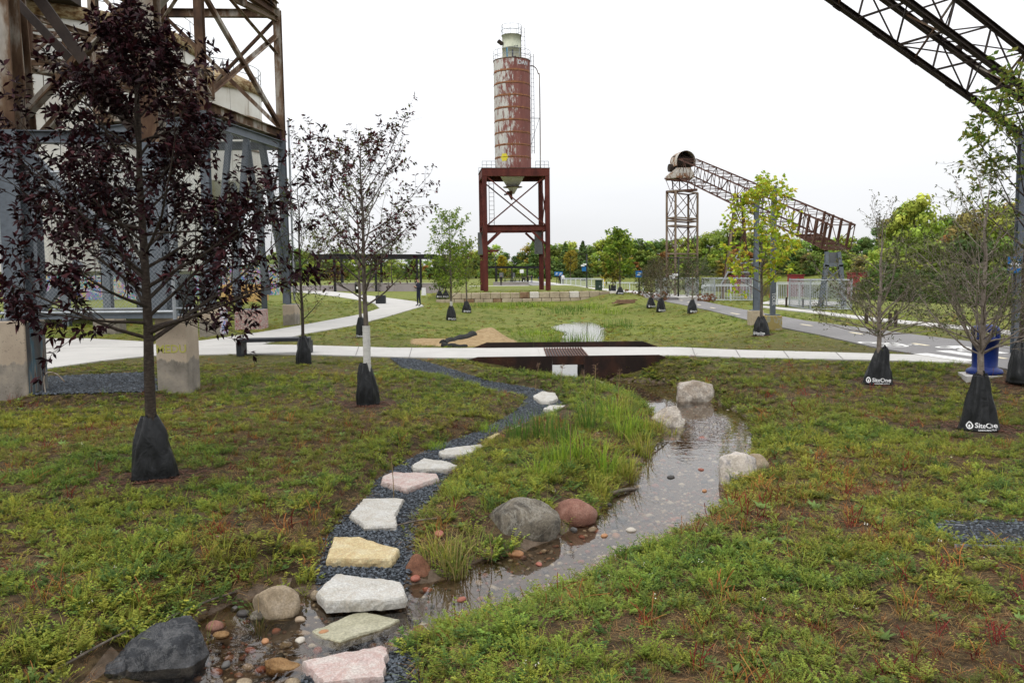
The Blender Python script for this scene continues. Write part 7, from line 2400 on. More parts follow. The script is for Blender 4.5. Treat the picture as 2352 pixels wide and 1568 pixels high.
# ------------------------------------------------------------------ the wooded far bank
def forest_material():
    m, nt, b = newmat("wood_leaf")
    at = nd(nt, "ShaderNodeAttribute", attribute_name="tint")
    oi = nd(nt, "ShaderNodeObjectInfo")
    col = mixc(nt, 1.0, at.outputs["Color"], oi.outputs["Color"], 'MULTIPLY')
    nt.links.new(col, b.inputs["Base Color"])
    b.inputs["Roughness"].default_value = 0.75
    b.inputs["Specular IOR Level"].default_value = 0.15
    tr = nd(nt, "ShaderNodeBsdfTranslucent"); nt.links.new(col, tr.inputs["Color"])
    mx = nd(nt, "ShaderNodeMixShader"); mx.inputs[0].default_value = 0.2
    nt.links.new(b.outputs[0], mx.inputs[1]); nt.links.new(tr.outputs[0], mx.inputs[2])
    nt.links.new(mx.outputs[0], nt.nodes["Material Output"].inputs["Surface"])
forest_material()
def crown_mesh(seed, nlobe=42, per=60, conifer=False, shrub=False):
    """unit-height crown, leaf sprays spread through uneven lobes"""
    r = np.random.RandomState(seed)
    V, Tn = [], []
    for l_ in range(nlobe):
        if conifer:
            h = 0.12 + 0.86 * (l_ + .5) / nlobe
            rad = 0.22 * (1 - h) + 0.015
            c = np.array([r.uniform(-1, 1) * rad * .5, r.uniform(-1, 1) * rad * .5, h]); sz = np.array([rad, rad, .06])
        else:
            a = r.uniform(0, 6.28); u = r.rand()
            h = (0.05 if shrub else 0.10) + (0.9 if shrub else 0.84) * u
            env = (0.36 if not shrub else 0.5) * math.sin(math.pi * min(max((h - (-.15 if shrub else -.12)) / (1.1 if shrub else 1.14), 0), 1)) ** .7
            q = env * math.sqrt(r.rand()) * .85
            c = np.array([q * math.cos(a), q * math.sin(a), h]); s_ = r.uniform(.07, .14); sz = np.array([s_, s_, s_ * .8])
        sh = r.uniform(.65, 1.35)
        hue = np.array([r.uniform(.85, 1.25), 1, r.uniform(.8, 1.1)])
        n = r.normal(size=(per, 3)); n /= np.linalg.norm(n, axis=1)[:, None]
        p = c + n * sz * r.uniform(.6, 1.05, (per, 1))
        s1 = np.cross(n, r.normal(size=(per, 3))); s1 /= np.linalg.norm(s1, axis=1)[:, None]
        s2 = np.cross(n, s1) + n * r.uniform(-.6, .6, (per, 1))
        q_ = r.uniform(.014, .036, (per, 1))
        quad = np.stack([p - s1 * q_, p - s2 * q_ * .6, p + s1 * q_, p + s2 * q_ * .6], 1)
        V.append(quad.reshape(-1, 3)); Tn.append(np.repeat(sh * hue[None] * r.uniform(.75, 1.25, (per, 1)), 4, axis=0))
    return np_mesh("crown", np.concatenate(V), 4, np.concatenate(Tn))
def trunk_mesh(seed, conifer=False):
    r = random.Random(seed)
    mb = MB()
    mb.tube([(0, 0, -0.08), (r.uniform(-.01, .01), 0, .3), (r.uniform(-.02, .02), r.uniform(-.02, .02), .85)], [.02, .014, .004], 6, caps=False)
    for k in range(0 if conifer else 7):
        a = k * 2.4; z = .25 + .07 * k
        mb.tube([(0, 0, z), (math.cos(a) * .12, math.sin(a) * .12, z + .12), (math.cos(a) * .2, math.sin(a) * .2, z + .26)], [.008, .005, .002], 4, caps=False)
    return mb.mesh("trunk")
CR = [crown_mesh(s) for s in (1, 2, 3, 4, 5)] + [crown_mesh(9, 26, 60, conifer=True)] + [crown_mesh(s, 26, 70, shrub=True) for s in (11, 12, 13)]
TRK = [trunk_mesh(1), trunk_mesh(2, True)]
for m_ in CR: m_.materials.append(M["wood_leaf"])
for m_ in TRK: m_.materials.append(M["bark_grey"])
TOP = np.array([(600, 600), (680, 585), (760, 592), (850, 596), (1000, 600), (1100, 582), (1140, 578), (1180, 590), (1215, 578), (1290, 574), (1340, 576), (1400, 560), (1450, 556), (1500, 562), (1540, 555), (1600, 562), (1640, 550),
                (1690, 545), (1740, 548), (1800, 560), (1850, 562), (1900, 566), (1960, 560), (2010, 548), (2050, 520), (2090, 492), (2130, 535), (2180, 520), (2230, 512), (2300, 505), (2360, 500), (2500, 500)])
rf = random.Random(5)
WORDS = {"green": "broad green tree", "light": "light yellow-green tree", "dark": "dark green tree", "olive": "olive-brown tree", "rust": "rust-orange autumn tree", "gold": "golden autumn tree"}
TCOL = {"green": (0.132, 0.194, 0.037), "light": (0.217, 0.287, 0.046), "dark": (0.07, 0.116, 0.031), "olive": (0.186, 0.171, 0.054), "rust": (0.2, 0.1, 0.03), "gold": (0.22, 0.19, 0.03)}
ROW = 'in the middle'
def wood_tree(px, top, d, key, var, wmul=1.0, base=None):
    x = (px - PW / 2) / FPX * d
    z = hz(x, d) if base is None else base
    z = max(z, -2.2)
    h = (P(px, top, d).z - z) * 1.26
    con = var == 5
    nm = "conifer_tree" if con else ("shrub" if var >= 6 else "broadleaf_tree")
    if con:
        lab = "pointed dark conifer rising above the wood across the river"
    elif var >= 6:
        lab = {"green": "green shrub", "light": "light green shrub", "dark": "dark green shrub", "olive": "brownish shrub", "rust": "rust-orange shrub", "gold": "golden shrub"}[key] + " at the foot of the wood across the river"
    else:
        lab = WORDS[key] + " in the wood across the river"
    if not con:
        lm = [m_ for lim, m_ in ((760, "the steel tower"), (1000, "the long pergola"), (1120, "the leafy young trees"), (1270, "the silo frame"), (1400, "the river railing"), (1520, "the tall green tree"), (1620, "the lattice tower"), (1760, "the middle trestle"), (1960, "the inclined conveyor"), (2150, "the bike path"), (9999, "the blue bin")) if px < lim][0]
        lab = lab.replace("in the wood across the river", ROW + " of the far wood, behind " + lm).replace("at the foot of the wood across the river", "at the foot of the far wood, behind " + lm)
    o = thing(nm, (x, d, z), lab, "shrub" if var >= 6 else "tree", lab.replace("tree", "trees").replace("shrub", "shrubs").replace("conifer rising", "conifers rising"))
    o.rotation_euler = (0, 0, rf.uniform(0, 6.28))
    w = h * wmul
    o.scale = (w, w, h)
    c = link("crown", CR[var], None, o)
    k = rf.uniform(.95, 1.45)
    c.color = tuple(v * k for v in TCOL[key]) + (1,)
    if var < 6:
        link("trunk", TRK[1 if con else 0], None, o)
px = 590
while px < 2460:
    top = float(np.interp(px, TOP[:, 0], TOP[:, 1]))
    d0 = 250.0
    for _ in range(30):
        d0 = 0.5 * d0 + 0.5 * (float(far_bank_y((px - PW / 2) / FPX * d0)) + 7)
    key = rf.choices(["green", "light", "dark", "olive", "gold"], [5, 4, 3, 1.6, .5])[0]
    ROW = 'along the top'
    wood_tree(px + rf.uniform(-5, 5), top + rf.uniform(-4, 9), d0 + rf.uniform(8, 20), key, rf.choice([0, 1, 2, 3, 4]), rf.uniform(1.0, 1.4))
    base_y = 640 - (px - 1176) * 0.013
    mid = top + (base_y - top) * rf.uniform(.32, .5)
    key = rf.choices(["green", "light", "dark", "olive", "rust", "gold"], [5, 4, 3, 1.5, .5, .5])[0]
    ROW = 'in the middle'
    wood_tree(px + rf.uniform(-10, 10), mid, d0 + rf.uniform(3, 8), key, rf.choice([0, 1, 2, 3, 4]), rf.uniform(1.3, 1.8))
    low = top + (base_y - top) * rf.uniform(.58, .78)
    key = rf.choices(["green", "light", "dark", "olive", "rust", "gold"], [4, 3, 4, 2, .6, .6])[0]
    wood_tree(px + rf.uniform(-10, 10), low, d0 - rf.uniform(0, 4), key, rf.choice([6, 7, 8]), rf.uniform(1.0, 1.5))
    px += rf.uniform(17, 25) * (1.0 if px < 1980 else 1.7)
for px_, top in ((1120, 585), (1229, 570), (1258, 574), (1340, 575), (1425, 553), (1300, 578)):
    wood_tree(px_, top, 285, "dark", 5, 1.3)
for px_, top, key in ((1700, 582, "rust"), (1725, 592, "rust"), (1660, 612, "gold"), (1760, 600, "olive"), (1812, 596, "olive"), (2180, 560, "rust"), (1985, 600, "olive")):
    wood_tree(px_, top, 292 if px_ < 1950 else 200, key, rf.choice([0, 2]), 1.6)
for px_, top in ((2100, 492), (2060, 530), (2290, 500), (2220, 520)):
    wood_tree(px_, top, 180, "light" if px_ != 2220 else "olive", rf.choice([1, 3]), 1.0)
# dark shrubs and small trees on the near bank beside the sidewalk
def bank_plant(px, top, base, d, key, var, wm, lab, grp):
    p = P(px, base, d)
    z = hz(p.x, d)
    h = (P(px, top, d).z - z) * 1.06
    o = thing("shrub" if var >= 6 else "broadleaf_tree", (p.x, d, z), lab, "shrub" if var >= 6 else "tree", grp)
    o.rotation_euler = (0, 0, rf.uniform(0, 6.28)); o.scale = (h * wm, h * wm, h)
    c = link("crown", CR[var], None, o); k = rf.uniform(.8, 1.2); c.color = tuple(v * k for v in TCOL[key]) + (1,)
    if var < 6: link("trunk", TRK[0], None, o)
for i in range(15):
    px_ = 1990 + i * 27 + rf.uniform(-8, 8)
    bank_plant(px_, rf.uniform(600, 640), 700, 52 - i * .8 + rf.uniform(-2, 2), rf.choice(["dark", "dark", "green"]), rf.choice([6, 7, 8]), rf.uniform(1.0, 1.4), "dense dark green shrub on the near river bank behind the bare trees", "dark shrubs on the near river bank")
for i, (px_, top) in enumerate(((2035, 575), (2100, 560), (2165, 570), (2225, 548), (2290, 555), (2350, 540), (2410, 545))):
    bank_plant(px_, top, 700, 62, rf.choice(["green", "dark", "light"]), rf.choice([0, 1, 2]), rf.uniform(1.0, 1.3), "leafy tree on the near river bank behind the bare trees", "leafy trees on the near river bank")
# mulch rings
def mulch(at, rad, label, seed, n=260):
    r = np.random.RandomState(seed)
    a = r.uniform(0, 6.28, n); q = rad * np.sqrt(r.rand(n)) * (0.75 + .35 * np.sin(a * 2 + seed))
    x, y = at.x + q * np.cos(a), at.y + q * np.sin(a)
    c = np.array([(0.085, 0.035, 0.02)]) * r.uniform(.4, 1.8, (n, 1))
    instancer("mulch", np.stack([x, y, H(x, y) + r.uniform(.0, .025, n)], 1), np.stack([r.uniform(-.3, .3, n), r.uniform(-.3, .3, n), r.uniform(0, 6.28, n)], 1),
              np.stack([r.uniform(.02, .06, n), r.uniform(.006, .012, n), r.uniform(.006, .01, n)], 1), r.randint(0, 2, n), c, [chip_mesh(50), chip_mesh(51)], M["chip"], label)
mulch(TREE_AT["plum"], 0.5, "ring of brown wood mulch under the large purple tree", 1, 700)
mulch(TREE_AT["plum2"], 0.55, "ring of brown wood mulch under the white-wrapped purple tree", 2, 700)
mulch(TREE_AT["crab1"] + Vector((.25, .1, 0)), 0.6, "ring of reddish mulch under the bare tree by the blue bin", 3, 900)
mulch(TREE_AT["crab2"] + Vector((.1, .05, 0)), 0.55, "ring of reddish mulch under the bare tree by the bicycle stencil", 4, 700)
mulch(TREE_AT["oak"], 0.55, "ring of mulch under the young oak", 5, 500)
mulch(TREE_AT["maple"], 0.6, "ring of dark mulch under the yellow-green maple", 6, 500)
mulch(TREE_AT["mid"], 0.5, "ring of mulch under the sparse yellow-green tree", 7, 400)
mulch(T(1592, 720), 0.9, "ring of mulch at the edge of the bike path", 8, 500)
# ------------------------------------------------------------------ block wall below the silo
rw = random.Random(3)
w0, w1 = P(1012, 692, WALL_Y), P(1405, 690, WALL_Y)
wall = thing("block_wall", (w0.x, WALL_Y, -0.3), "low retaining wall of tan limestone blocks below the silo frame", "wall")
x = w0.x
def block(x0, x1, z0, z1, y, mat):
    mb = MB(); mb.box(((x0 + x1) / 2, y + 0.3, (z0 + z1) / 2), (x1 - x0 - 0.025, 0.6, z1 - z0 - 0.02))
    o = part(mb, "block", M[mat], wall)
    md = o.modifiers.new("bevel", 'BEVEL'); md.width = 0.03; md.segments = 2
ztop_ = P(1200, 671, WALL_Y).z
zmid_ = ztop_ - 0.40
k = 0
x = w0.x + 0.75
while x < w1.x:
    w = rw.uniform(0.58, 0.68)
    block(x, x + w, zmid_, ztop_ + rw.uniform(-.015, .015), WALL_Y + rw.uniform(-.02, .02), rw.choices(["limestone_block", "limestone_stained", "limestone_pale"], [7, 1.6 if k > 4 else 0.3, 0.7])[0])
    x += w; k += 1
x = w0.x - 0.3
while x < w1.x - 1.2:
    w = rw.uniform(0.58, 0.68)
    block(x, x + w, zmid_ - 0.42, zmid_ - rw.uniform(0, .01), WALL_Y - 0.10 + rw.uniform(-.02, .02), rw.choices(["limestone_block", "limestone_stained"], [6, 1.0])[0])
    x += w
for i, (a, b, s) in enumerate(((1352, 680, 16), (1347, 684, 15), (1340, 688, 14))):
    p = T(a, b)
    mb = MB(); mb.box((p.x, p.y, p.z + 0.08), (0.6, 0.5, 0.14)); o = mb.build("stone_step", M["limestone_pale"], None)
    tag(o, ["upper", "middle", "lower"][i] + " of three pale stone steps beside the block wall", "stone step", "stone steps beside the block wall")

# ------------------------------------------------------------------ ochre stone seating
seat_i = 0
for tier, (ya, yb, xa, xb, Y) in enumerate(((676, 688, 512, 590, 62.0), (664, 676, 520, 606, 63.2), (654, 664, 505, 610, 64.4))):
    n = 4
    for k in range(n):
        p0, p1 = P(xa + (xb - xa) * k / n, yb, Y), P(xa + (xb - xa) * (k + 1) / n, yb, Y)
        zt_ = P(xa, ya, Y).z
        mb = MB(); mb.box(((p0.x + p1.x) / 2, Y + 0.4 + 0.15 * math.sin(k), zt_ / 2 - 0.05), (p1.x - p0.x - 0.05, 0.9, zt_ + 0.1))
        o = mb.build("stone_block", M["limestone_ochre"], None)
        md = o.modifiers.new("bevel", 'BEVEL'); md.width = 0.03; md.segments = 2
        tag(o, ["lowest", "middle", "upper"][tier] + " tier ochre stone seating block beyond the purple tree", "stone block", ["lowest", "middle", "upper"][tier] + " tier of the ochre stone seating")

# ------------------------------------------------------------------ bench
b0, b1_ = G(549, 816, 0.0), G(704, 812, 0.0)
bench = thing("bench", (b0.x, b0.y, 0), "low backless dark metal bench at the edge of the path", "bench")
hb = P(549, 779, b0.y).z
mb = MB(); mb.bar((b0.x - .05, b0.y + .2, hb - 0.04), (b1_.x + .05, b1_.y + .2, hb - 0.04), 0.42, 0.08); o = part(mb, "seat", M["bench_metal"], bench)
md = o.modifiers.new("bevel", 'BEVEL'); md.width = 0.008; md.segments = 2
for p in (b0, b1_):
    mb = MB(); mb.box((p.x, p.y + .2, (hb - 0.08) / 2 - 0.02), (0.12, 0.40, hb - 0.08 + 0.038)); part(mb, "leg", M["bench_metal"], bench)

# ------------------------------------------------------------------ straw wattle in a black sock
def wob_tube(pts, r_, seed):
    pts = ospline(pts, 6)
    rr_ = random.Random(seed)
    rad = [r_ * (1 + 0.14 * math.sin(k * 1.1 + seed) + rr_.uniform(-.06, .06)) for k in range(len(pts))]
    mb = MB(); mb.tube(pts, rad, 12)
    return mb, pts, rad
def on(px, py, up):
    p = T(px, py); return Vector((p.x, p.y, p.z + up))
a, b = P(1086, 771, 23.4), P(1058, 780, 22.6)
c = P(1032, 787, 22.0); d = P(1018, 792, 21.7)
wat = thing("straw_wattle", d, "black mesh sock stuffed with straw lying on the sand heap", "straw wattle")
mb, pts, rad = wob_tube([d, c, b, a], 0.125, 1); part(mb, "sock", M["sock_mesh"], wat, True)
dd = (pts[-1] - pts[-2]).normalized()
mb = MB(); mb.tube([pts[-1] - dd * 0.02, pts[-1] + dd * 0.03], [rad[-1] * 0.95, rad[-1] * 0.7], 12); part(mb, "straw_end", M["straw_end"], wat)
mb, pts, rad = wob_tube([P(1018, 794, 21.2), P(1045, 797, 21.0), P(1072, 799, 20.9)], 0.085, 2)
tag(mb.build("straw_wattle", M["sock_mesh"], None, True), "short flattened black mesh sock against the path edge below the other one", "straw wattle")

# ------------------------------------------------------------------ pile of boards
p = T(1432, 699)
pile = thing("board_pile", p, "small stack of weathered boards on the grass", "boards")
for k, (dy, dz, L, w) in enumerate(((0, .05, 1.25, .2), (.25, .05, 1.2, .18), (.1, .12, 1.1, .2), (.3, .13, 1.0, .16), (.15, .2, 1.15, .14))):
    mb = MB(); mb.box((p.x + 0.05 * k, p.y + dy, p.z + dz), (L, w, 0.06), 0.06 * (k - 2)); part(mb, "board", M["pallet_wood"], pile)

# ------------------------------------------------------------------ cabinet, bins
p = G(1375, 667, 0.42)
cab = thing("utility_cabinet", p, "dark green utility cabinet beside the far bike path", "utility cabinet")
wd, hh = px_size(15, p.y), px_size(23, p.y)
mb = MB(); mb.box((p.x, p.y, p.z + hh / 2 - .1), (wd, wd, hh + .2)); o = part(mb, "body", M["utility_green"], cab); o.modifiers.new("bevel", 'BEVEL').width = 0.02
mb = MB(); mb.box((p.x, p.y, p.z + hh + 0.02), (wd + .05, wd + .05, 0.04)); part(mb, "lid", M["utility_green"], cab)
mb = MB(); mb.box((p.x + .05, p.y - wd / 2 - .01, p.z + hh * .4), (.1, .02, .14)); part(mb, "handle", M["galvanized"], cab)

p = G(2284, 856, 0.0)
pad = MB(); pad.prism([(p.x - .5, p.y - .05), (p.x + .7, p.y - .05), (p.x + .6, p.y + .6), (p.x - .3, p.y + .6)], -0.3, hz(p.x, p.y) + .015)
struct("bin_pad", pad.mesh("bin_pad"), M["path_concrete"])
bn = thing("waste_bin", (p.x, p.y + .3, hz(p.x, p.y) + .015), "dark blue round waste bin with a flared base and domed lid", "waste bin")
rb_ = px_size(27, p.y)
mb = MB(); mb.lathe([(rb_ * 1.42, 0.0), (rb_ * 1.46, 0.04), (rb_ * 1.38, 0.08), (rb_ * 1.06, 0.11), (rb_ * 1.0, .13), (rb_ * 1.06, .60), (rb_ * 1.08, .60)], 32, (0, 0, 0), cap=True); mb.build("body", M["bin_blue"], bn, True)
mb = MB(); mb.lathe([(rb_ * 1.12, .58), (rb_ * 1.14, .63), (rb_ * 1.06, .65)], 32, (0, 0, 0), cap=True); mb.build("rim", M["bin_blue"], bn, True)
mb = MB(); mb.lathe([(rb_ * 1.08, .74), (rb_ * 1.1, .78), (rb_ * 1.0, .83), (rb_ * .5, .86), (.01, .87)], 32, (0, 0, 0), cap=True); mb.build("lid", M["bin_blue"], bn, True)
for k in range(4):
    a = k * math.pi / 2 + .6
    mb = MB(); mb.tube([(rb_ * 1.05 * math.cos(a), rb_ * 1.05 * math.sin(a), .63), (rb_ * 1.02 * math.cos(a), rb_ * 1.02 * math.sin(a), .76)], 0.04, 6); mb.build("lid_post", M["bin_blue"], bn)
def drum_bin(px, py_top, py_base, z, label, mat="black_metal"):
    p = G(px, py_base, z); h = P(px, py_top, p.y).z - z
    o = thing("waste_bin", p, label, "waste bin")
    mb = MB(); mb.lathe([(h * .24, -0.05), (h * .28, h * .75), (h * .3, h * .78), (h * .3, h * .84)], 16, cap=True); mb.build("body", M[mat], o, True)
    mb = MB(); mb.lathe([(h * .28, h * .88), (h * .26, h * .97), (.02, h)], 16, cap=True); mb.build("lid", M[mat], o, True)
    mb = MB(); mb.box((0, -h * .28, h * .45), (h * .16, .02, h * .2)); mb.build("notice", M["bag_print"], o)
drum_bin(822, 647, 672, 0.0, "black waste bin in front of the mauve planter wall")
drum_bin(1203, 636, 652, 0.2, "black waste bin near the picnic tables")

# ------------------------------------------------------------------ mauve planter walls, lawn terraces
for i, (a_, b_, t_, base_, lab) in enumerate(((772, 956, 650, 668, "long mauve concrete planter wall behind the walking person"), (972, 1016, 651, 672, "short mauve concrete planter wall beside the leafy young trees"), (640, 772, 656, 668, "mauve planter wall beyond the curving path"), (1135, 1212, 648, 655, "low mauve plaza wall near the picnic tables"))):
    p0, p1 = G(a_, base_, 0.0 if i < 3 else .2), G(b_, base_, 0.0 if i < 3 else .2)
    zt_ = P((a_ + b_) / 2, t_, p0.y).z
    o = thing("planter_wall", ((p0.x + p1.x) / 2, p0.y, 0), lab, "wall")
    n = max(2, int((p1.x - p0.x) / 2.4))
    for k in range(n):
        q0, q1 = p0.lerp(p1, k / n), p0.lerp(p1, (k + 1) / n)
        mb = MB(); mb.bar((q0.x + .015, q0.y + .2, (zt_ - .3) / 2), (q1.x - .015, q1.y + .2, (zt_ - .3) / 2), 0.4, zt_ + .3); part(mb, "wall_panel", M["wall_concrete"], o)
    mb = MB(); mb.bar((p0.x, p0.y + .2, zt_ + .03), (p1.x, p1.y + .2, zt_ + .03), 0.5, 0.06); part(mb, "coping", M["path_concrete"], o)

# ------------------------------------------------------------------ pergolas
def pergola(pa, pb, y_top, y_bot, Y, posts, depth, label, zb=0.0):
    a, b = P(pa, y_top, Y), P(pb, y_top, Y)
    hb_ = a.z - P(pa, y_bot, Y).z
    o = thing("pergola", ((a.x + b.x) / 2, Y, zb), label, "pergola")
    for dy in (0, depth):
        mem(o, "beam", (a.x, Y + dy, a.z - hb_ / 2), (b.x, Y + dy, b.z - hb_ / 2), 0.3, hb_, "black_metal", 'i')
        for k in range(posts):
            x_ = a.x + (b.x - a.x) * (k + .5) / posts
            mem(o, "post", (x_, Y + dy, zb - .1), (x_, Y + dy, a.z - hb_), 0.25, 0.25, "black_metal", 'i')
    for k in range(posts):
        x_ = a.x + (b.x - a.x) * (k + .5) / posts
        mem(o, "rafter", (x_, Y - .4, a.z + .06), (x_, Y + depth + .4, a.z + .06), 0.08, 0.12, "black_metal")
pergola(720, 1004, 584, 594, 95, 3, 4, "long dark steel pergola beyond the mauve planter wall")
pergola(1122, 1265, 611, 616, 150, 4, 4, "distant low dark pergola behind the silo's legs", 0.1)

# ------------------------------------------------------------------ posts, lamps and signs
def lamp(px, py_top, py_base, z, label, arm=-1, fixture=None, banner=None):
    p = G(px, py_base, z); h = P(px, py_top, p.y).z - z
    o = thing("lamp_post", p, label, "lamp post")
    mb = MB(); mb.tube([(0, 0, -.1), (0, 0, h)], 0.06, 8); mb.build("pole", M["black_metal"], o, True)
    mb = MB(); mb.lathe([(.16, -.05), (.16, .06), (.07, .1)], 12); mb.build("base", M["black_metal"], o)
    mb = MB(); mb.bar((0, 0, h - .03), (arm * .75, 0, h - .03), .12, .05); mb.build("lamp_head", M["black_metal"], o)
    if fixture:
        zf = P(px, fixture, p.y).z - z
        for k in (0, 1):
            mb = MB(); mb.box((arm * (.22 + .2 * k), -.05, zf - .12 * k), (.34, .16, .16)); mb.build("camera_box", M["white_paint"], o)
    if banner:
        zf = P(px, banner, p.y).z - z
        mb = MB(); mb.box((arm * .28, 0, zf), (.42, .03, .5)); mb.build("banner", M["sign_blue"], o)
    return o
lamp(1558, 591, 686, 0.01, "black lamp post with white cameras at the bike path's crest", -1, 631)
lamp(1348, 583, 662, 0.2, "black lamp post with a blue banner beside the green cabinet", -1, 607, 617)
lamp(1138, 578, 650, 0.2, "plain black lamp post on the plaza", -1)
lamp(680, 600, 672, 0.0, "short black lamp post beside the curving path", 1)
def sign(px, py_top, py_base, z, w, h, mat, label, glyph=None, post_mat="black_metal", extra=None):
    p = G(px, py_base, z); ht = P(px, py_top, p.y).z - z
    o = thing("sign_post", p, label, "sign")
    mb = MB(); mb.tube([(0, 0, -.1), (0, 0, ht)], 0.05, 8); mb.build("post", M[post_mat], o, True)
    mb = MB(); mb.box((-.02, -.08, ht - h / 2), (w, .03, h)); mb.build("panel", M[mat], o)
    if glyph:
        for k_ in (-1, 1):
            mb = MB(); mb.box((-.02 + .06 * k_ * w, -.1, ht - h / 2 + k_ * h * .14), (w * .5, .01, h * .12)); mb.build("white_mark", M["white_paint"], o)
    if extra:
        mb = MB(); mb.box((w * .9, -.06, ht - h * .5), (w * .8, .03, h * 1.2)); mb.build("back_panel", M[extra], o)
sign(1468, 622, 686, 0.02, .44, .42, "sign_blue", "blue notice on a dark post where the sidewalk meets the bike path", "ABC", extra="black_metal")
sign(1279, 624, 652, 0.15, .65, .6, "sign_blue", "blue sign board near the river railing", "i")
sign(1288, 624, 652, 0.15, .65, .6, "sign_blue", "second blue sign board by the people near the river railing", "P")
sign(1199, 619, 651, 0.2, .6, .55, "white_paint", "white square sign above the waste bin by the picnic tables")
sign(1152, 626, 650, 0.2, .7, .8, "grey_panel", "pale information board beside the plaza lamp post", post_mat="white_paint")
sign(1179, 626, 648, 0.2, .7, .8, "grey_panel", "pale information board behind the picnic tables", post_mat="white_paint")
# bicycle sign on the gallery post
p = P(2329, 608, 17.05)
o = thing("bicycle_sign", (p.x, p.y, p.z - .16), "blue bicycle sign fixed to the overhead truss's grey post", "sign")
mb = MB(); mb.box((0, 0, .16), (.26, .012, .33)); mb.build("panel", M["sign_blue"], o)
g = link("symbol", bicycle_mesh(.17, .02), M["white_paint"], o, (0, -.012, .17)); g.rotation_euler = (R(90), 0, 0)
# square dark post lights, timber posts
for i, (px_, yt, yb_, w) in enumerate(((1806, 682, 704, .09), (1844, 686, 708, .09), (1771, 680, 701, .08), (1990, 707, 743, .1), (2044, 719, 748, .09), (2057, 713, 750, .09))):
    p = G(px_, yb_, -0.03); h = P(px_, yt, p.y).z + .03
    mb = MB(); mb.box((0, 0, h / 2 - .05), (w, w, h + .1)); 
    o = mb.build("timber_post", M["wood_post"], None, loc=p)
    o.modifiers.new("bevel", 'BEVEL').width = 0.012
    tag(o, ["thin timber post before the river railing, between two others", "thin timber post beside the square chain-link enclosure", "thin timber post behind the grey steel bent", "thick timber post behind the bare tree by the bicycle stencil", "shorter of two thick timber posts side by side along the sidewalk", "taller of two thick timber posts side by side along the sidewalk"][i], "post")
for i, px_ in enumerate((1400, 1405, 1413)):
    p = G(px_, 668, 0.25); h = P(px_, 654, p.y).z - .25
    mb = MB(); mb.tube([(0, 0, -.1), (0, 0, h)], .07, 8); o = mb.build("bollard", M["black_metal"], None, loc=p)
    tag(o, "short black bollard beside the green cabinet's path", "bollard", "black bollards by the green cabinet")
p = G(875, 697, 0.0)
mb = MB(); mb.box((0, 0, .25), (.6, .5, .55)); o = mb.build("equipment_box", M["bench_metal"], None, loc=p); o.modifiers.new("bevel", 'BEVEL').width = .02
tag(o, "dark square equipment box in the grass beside the curving path", "equipment box")

# ------------------------------------------------------------------ river railings
def railing(pts, h, label, step=1.6, gap=.16):
    o = thing("river_railing", pts[0], label, "railing", "pale railings along the river")
    bal = MB()
    for a, b in zip(pts, pts[1:]):
        a, b = Vector(a), Vector(b)
        L = (b - a).length
        n = max(1, int(L / step))
        for k in range(n + 1):
            q = a.lerp(b, k / n)
            mb = MB(); mb.box((q.x, q.y, q.z + h / 2 - .1), (.08, .08, h + .2)); part(mb, "post", M["railing_paint"], o)
        for z in (.12, h * .92, h):
            mem(o, "rail", a + Vector((0, 0, z)), b + Vector((0, 0, z)), .05, .05, "railing_paint")
        m_ = int(L / gap)
        for k in range(m_):
            q = a.lerp(b, (k + .5) / m_)
            bal.box((q.x, q.y, q.z + h * .52), (.018, .018, h * .8))
    part(bal, "balusters", M["railing_paint"], o)
railing([G(1290, 656, .0), G(1386, 660, 0.0)], 1.05, "pale river railing behind the green cabinet", 2.2, .25)
railing([G(1386, 669, -.1), G(1478, 671, -.1)], .9, "pale lower deck railing near the tall bright green tree", 2.0, .25)
railing([G(1612, 692, -.1), G(1748, 694, -.1)], 1.05, "pale railing behind the middle trestle's enclosure", 1.6, .2)
railing([P(1785, 692, 44), P(1892, 696, 40)], 1.0, "pale railing between the grey steel bent and the square enclosure", 1.6, .16)
mb = MB(); p0, p1 = P(1780, 694, 45.5), P(1895, 698, 41)
mb.prism([(p0.x - 1, p0.y), (p1.x, p1.y), (p1.x + 3, p1.y + 5), (p0.x + 2, p0.y + 6)], -0.6, -0.02); struct("river_deck", mb.mesh("river_deck"), M["path_concrete"])
p = G(1388, 655, 0.0)
mb = MB(); mb.tube([(0, 0, 0), (0, 0, 1.1)], .1, 8); mb.box((0, 0, 1.0), (.35, .2, .25)); o = mb.build("ring_buoy_stand", M["safety_yellow"], None, loc=p); tag(o, "bright yellow safety stand at the end of the river railing", "safety stand")

# ------------------------------------------------------------------ caissons in the river
for i, (pa, pb, yt) in enumerate(((1813, 1842, 632), (1952, 1988, 628), (1680, 1722, 634), (2150, 2170, 612))):
    Y = 165 - 12 * i
    p0, p1 = P(pa, yt, Y), P(pb, yt, Y)
    o = thing("river_caisson", ((p0.x + p1.x) / 2, Y, -3.0), ["square red concrete caisson in the river behind the yellow-green maple", "red concrete caisson in the river behind the square enclosure", "wide red concrete caisson in the river behind the middle trestle", "small red block at the far water's edge"][i], "caisson")
    zt_ = p0.z
    mb = MB(); mb.box((0, 0, (zt_ + 3) / 2), (p1.x - p0.x, 2.5, zt_ + 3.0)); b = mb.build("block", M["caisson_red"], o); b.modifiers.new("bevel", 'BEVEL').width = .08
    mb = MB(); mb.box((0, 0, zt_ + 3.06), (p1.x - p0.x + .25, 2.75, .14)); mb.build("cap", M["caisson_red"], o)

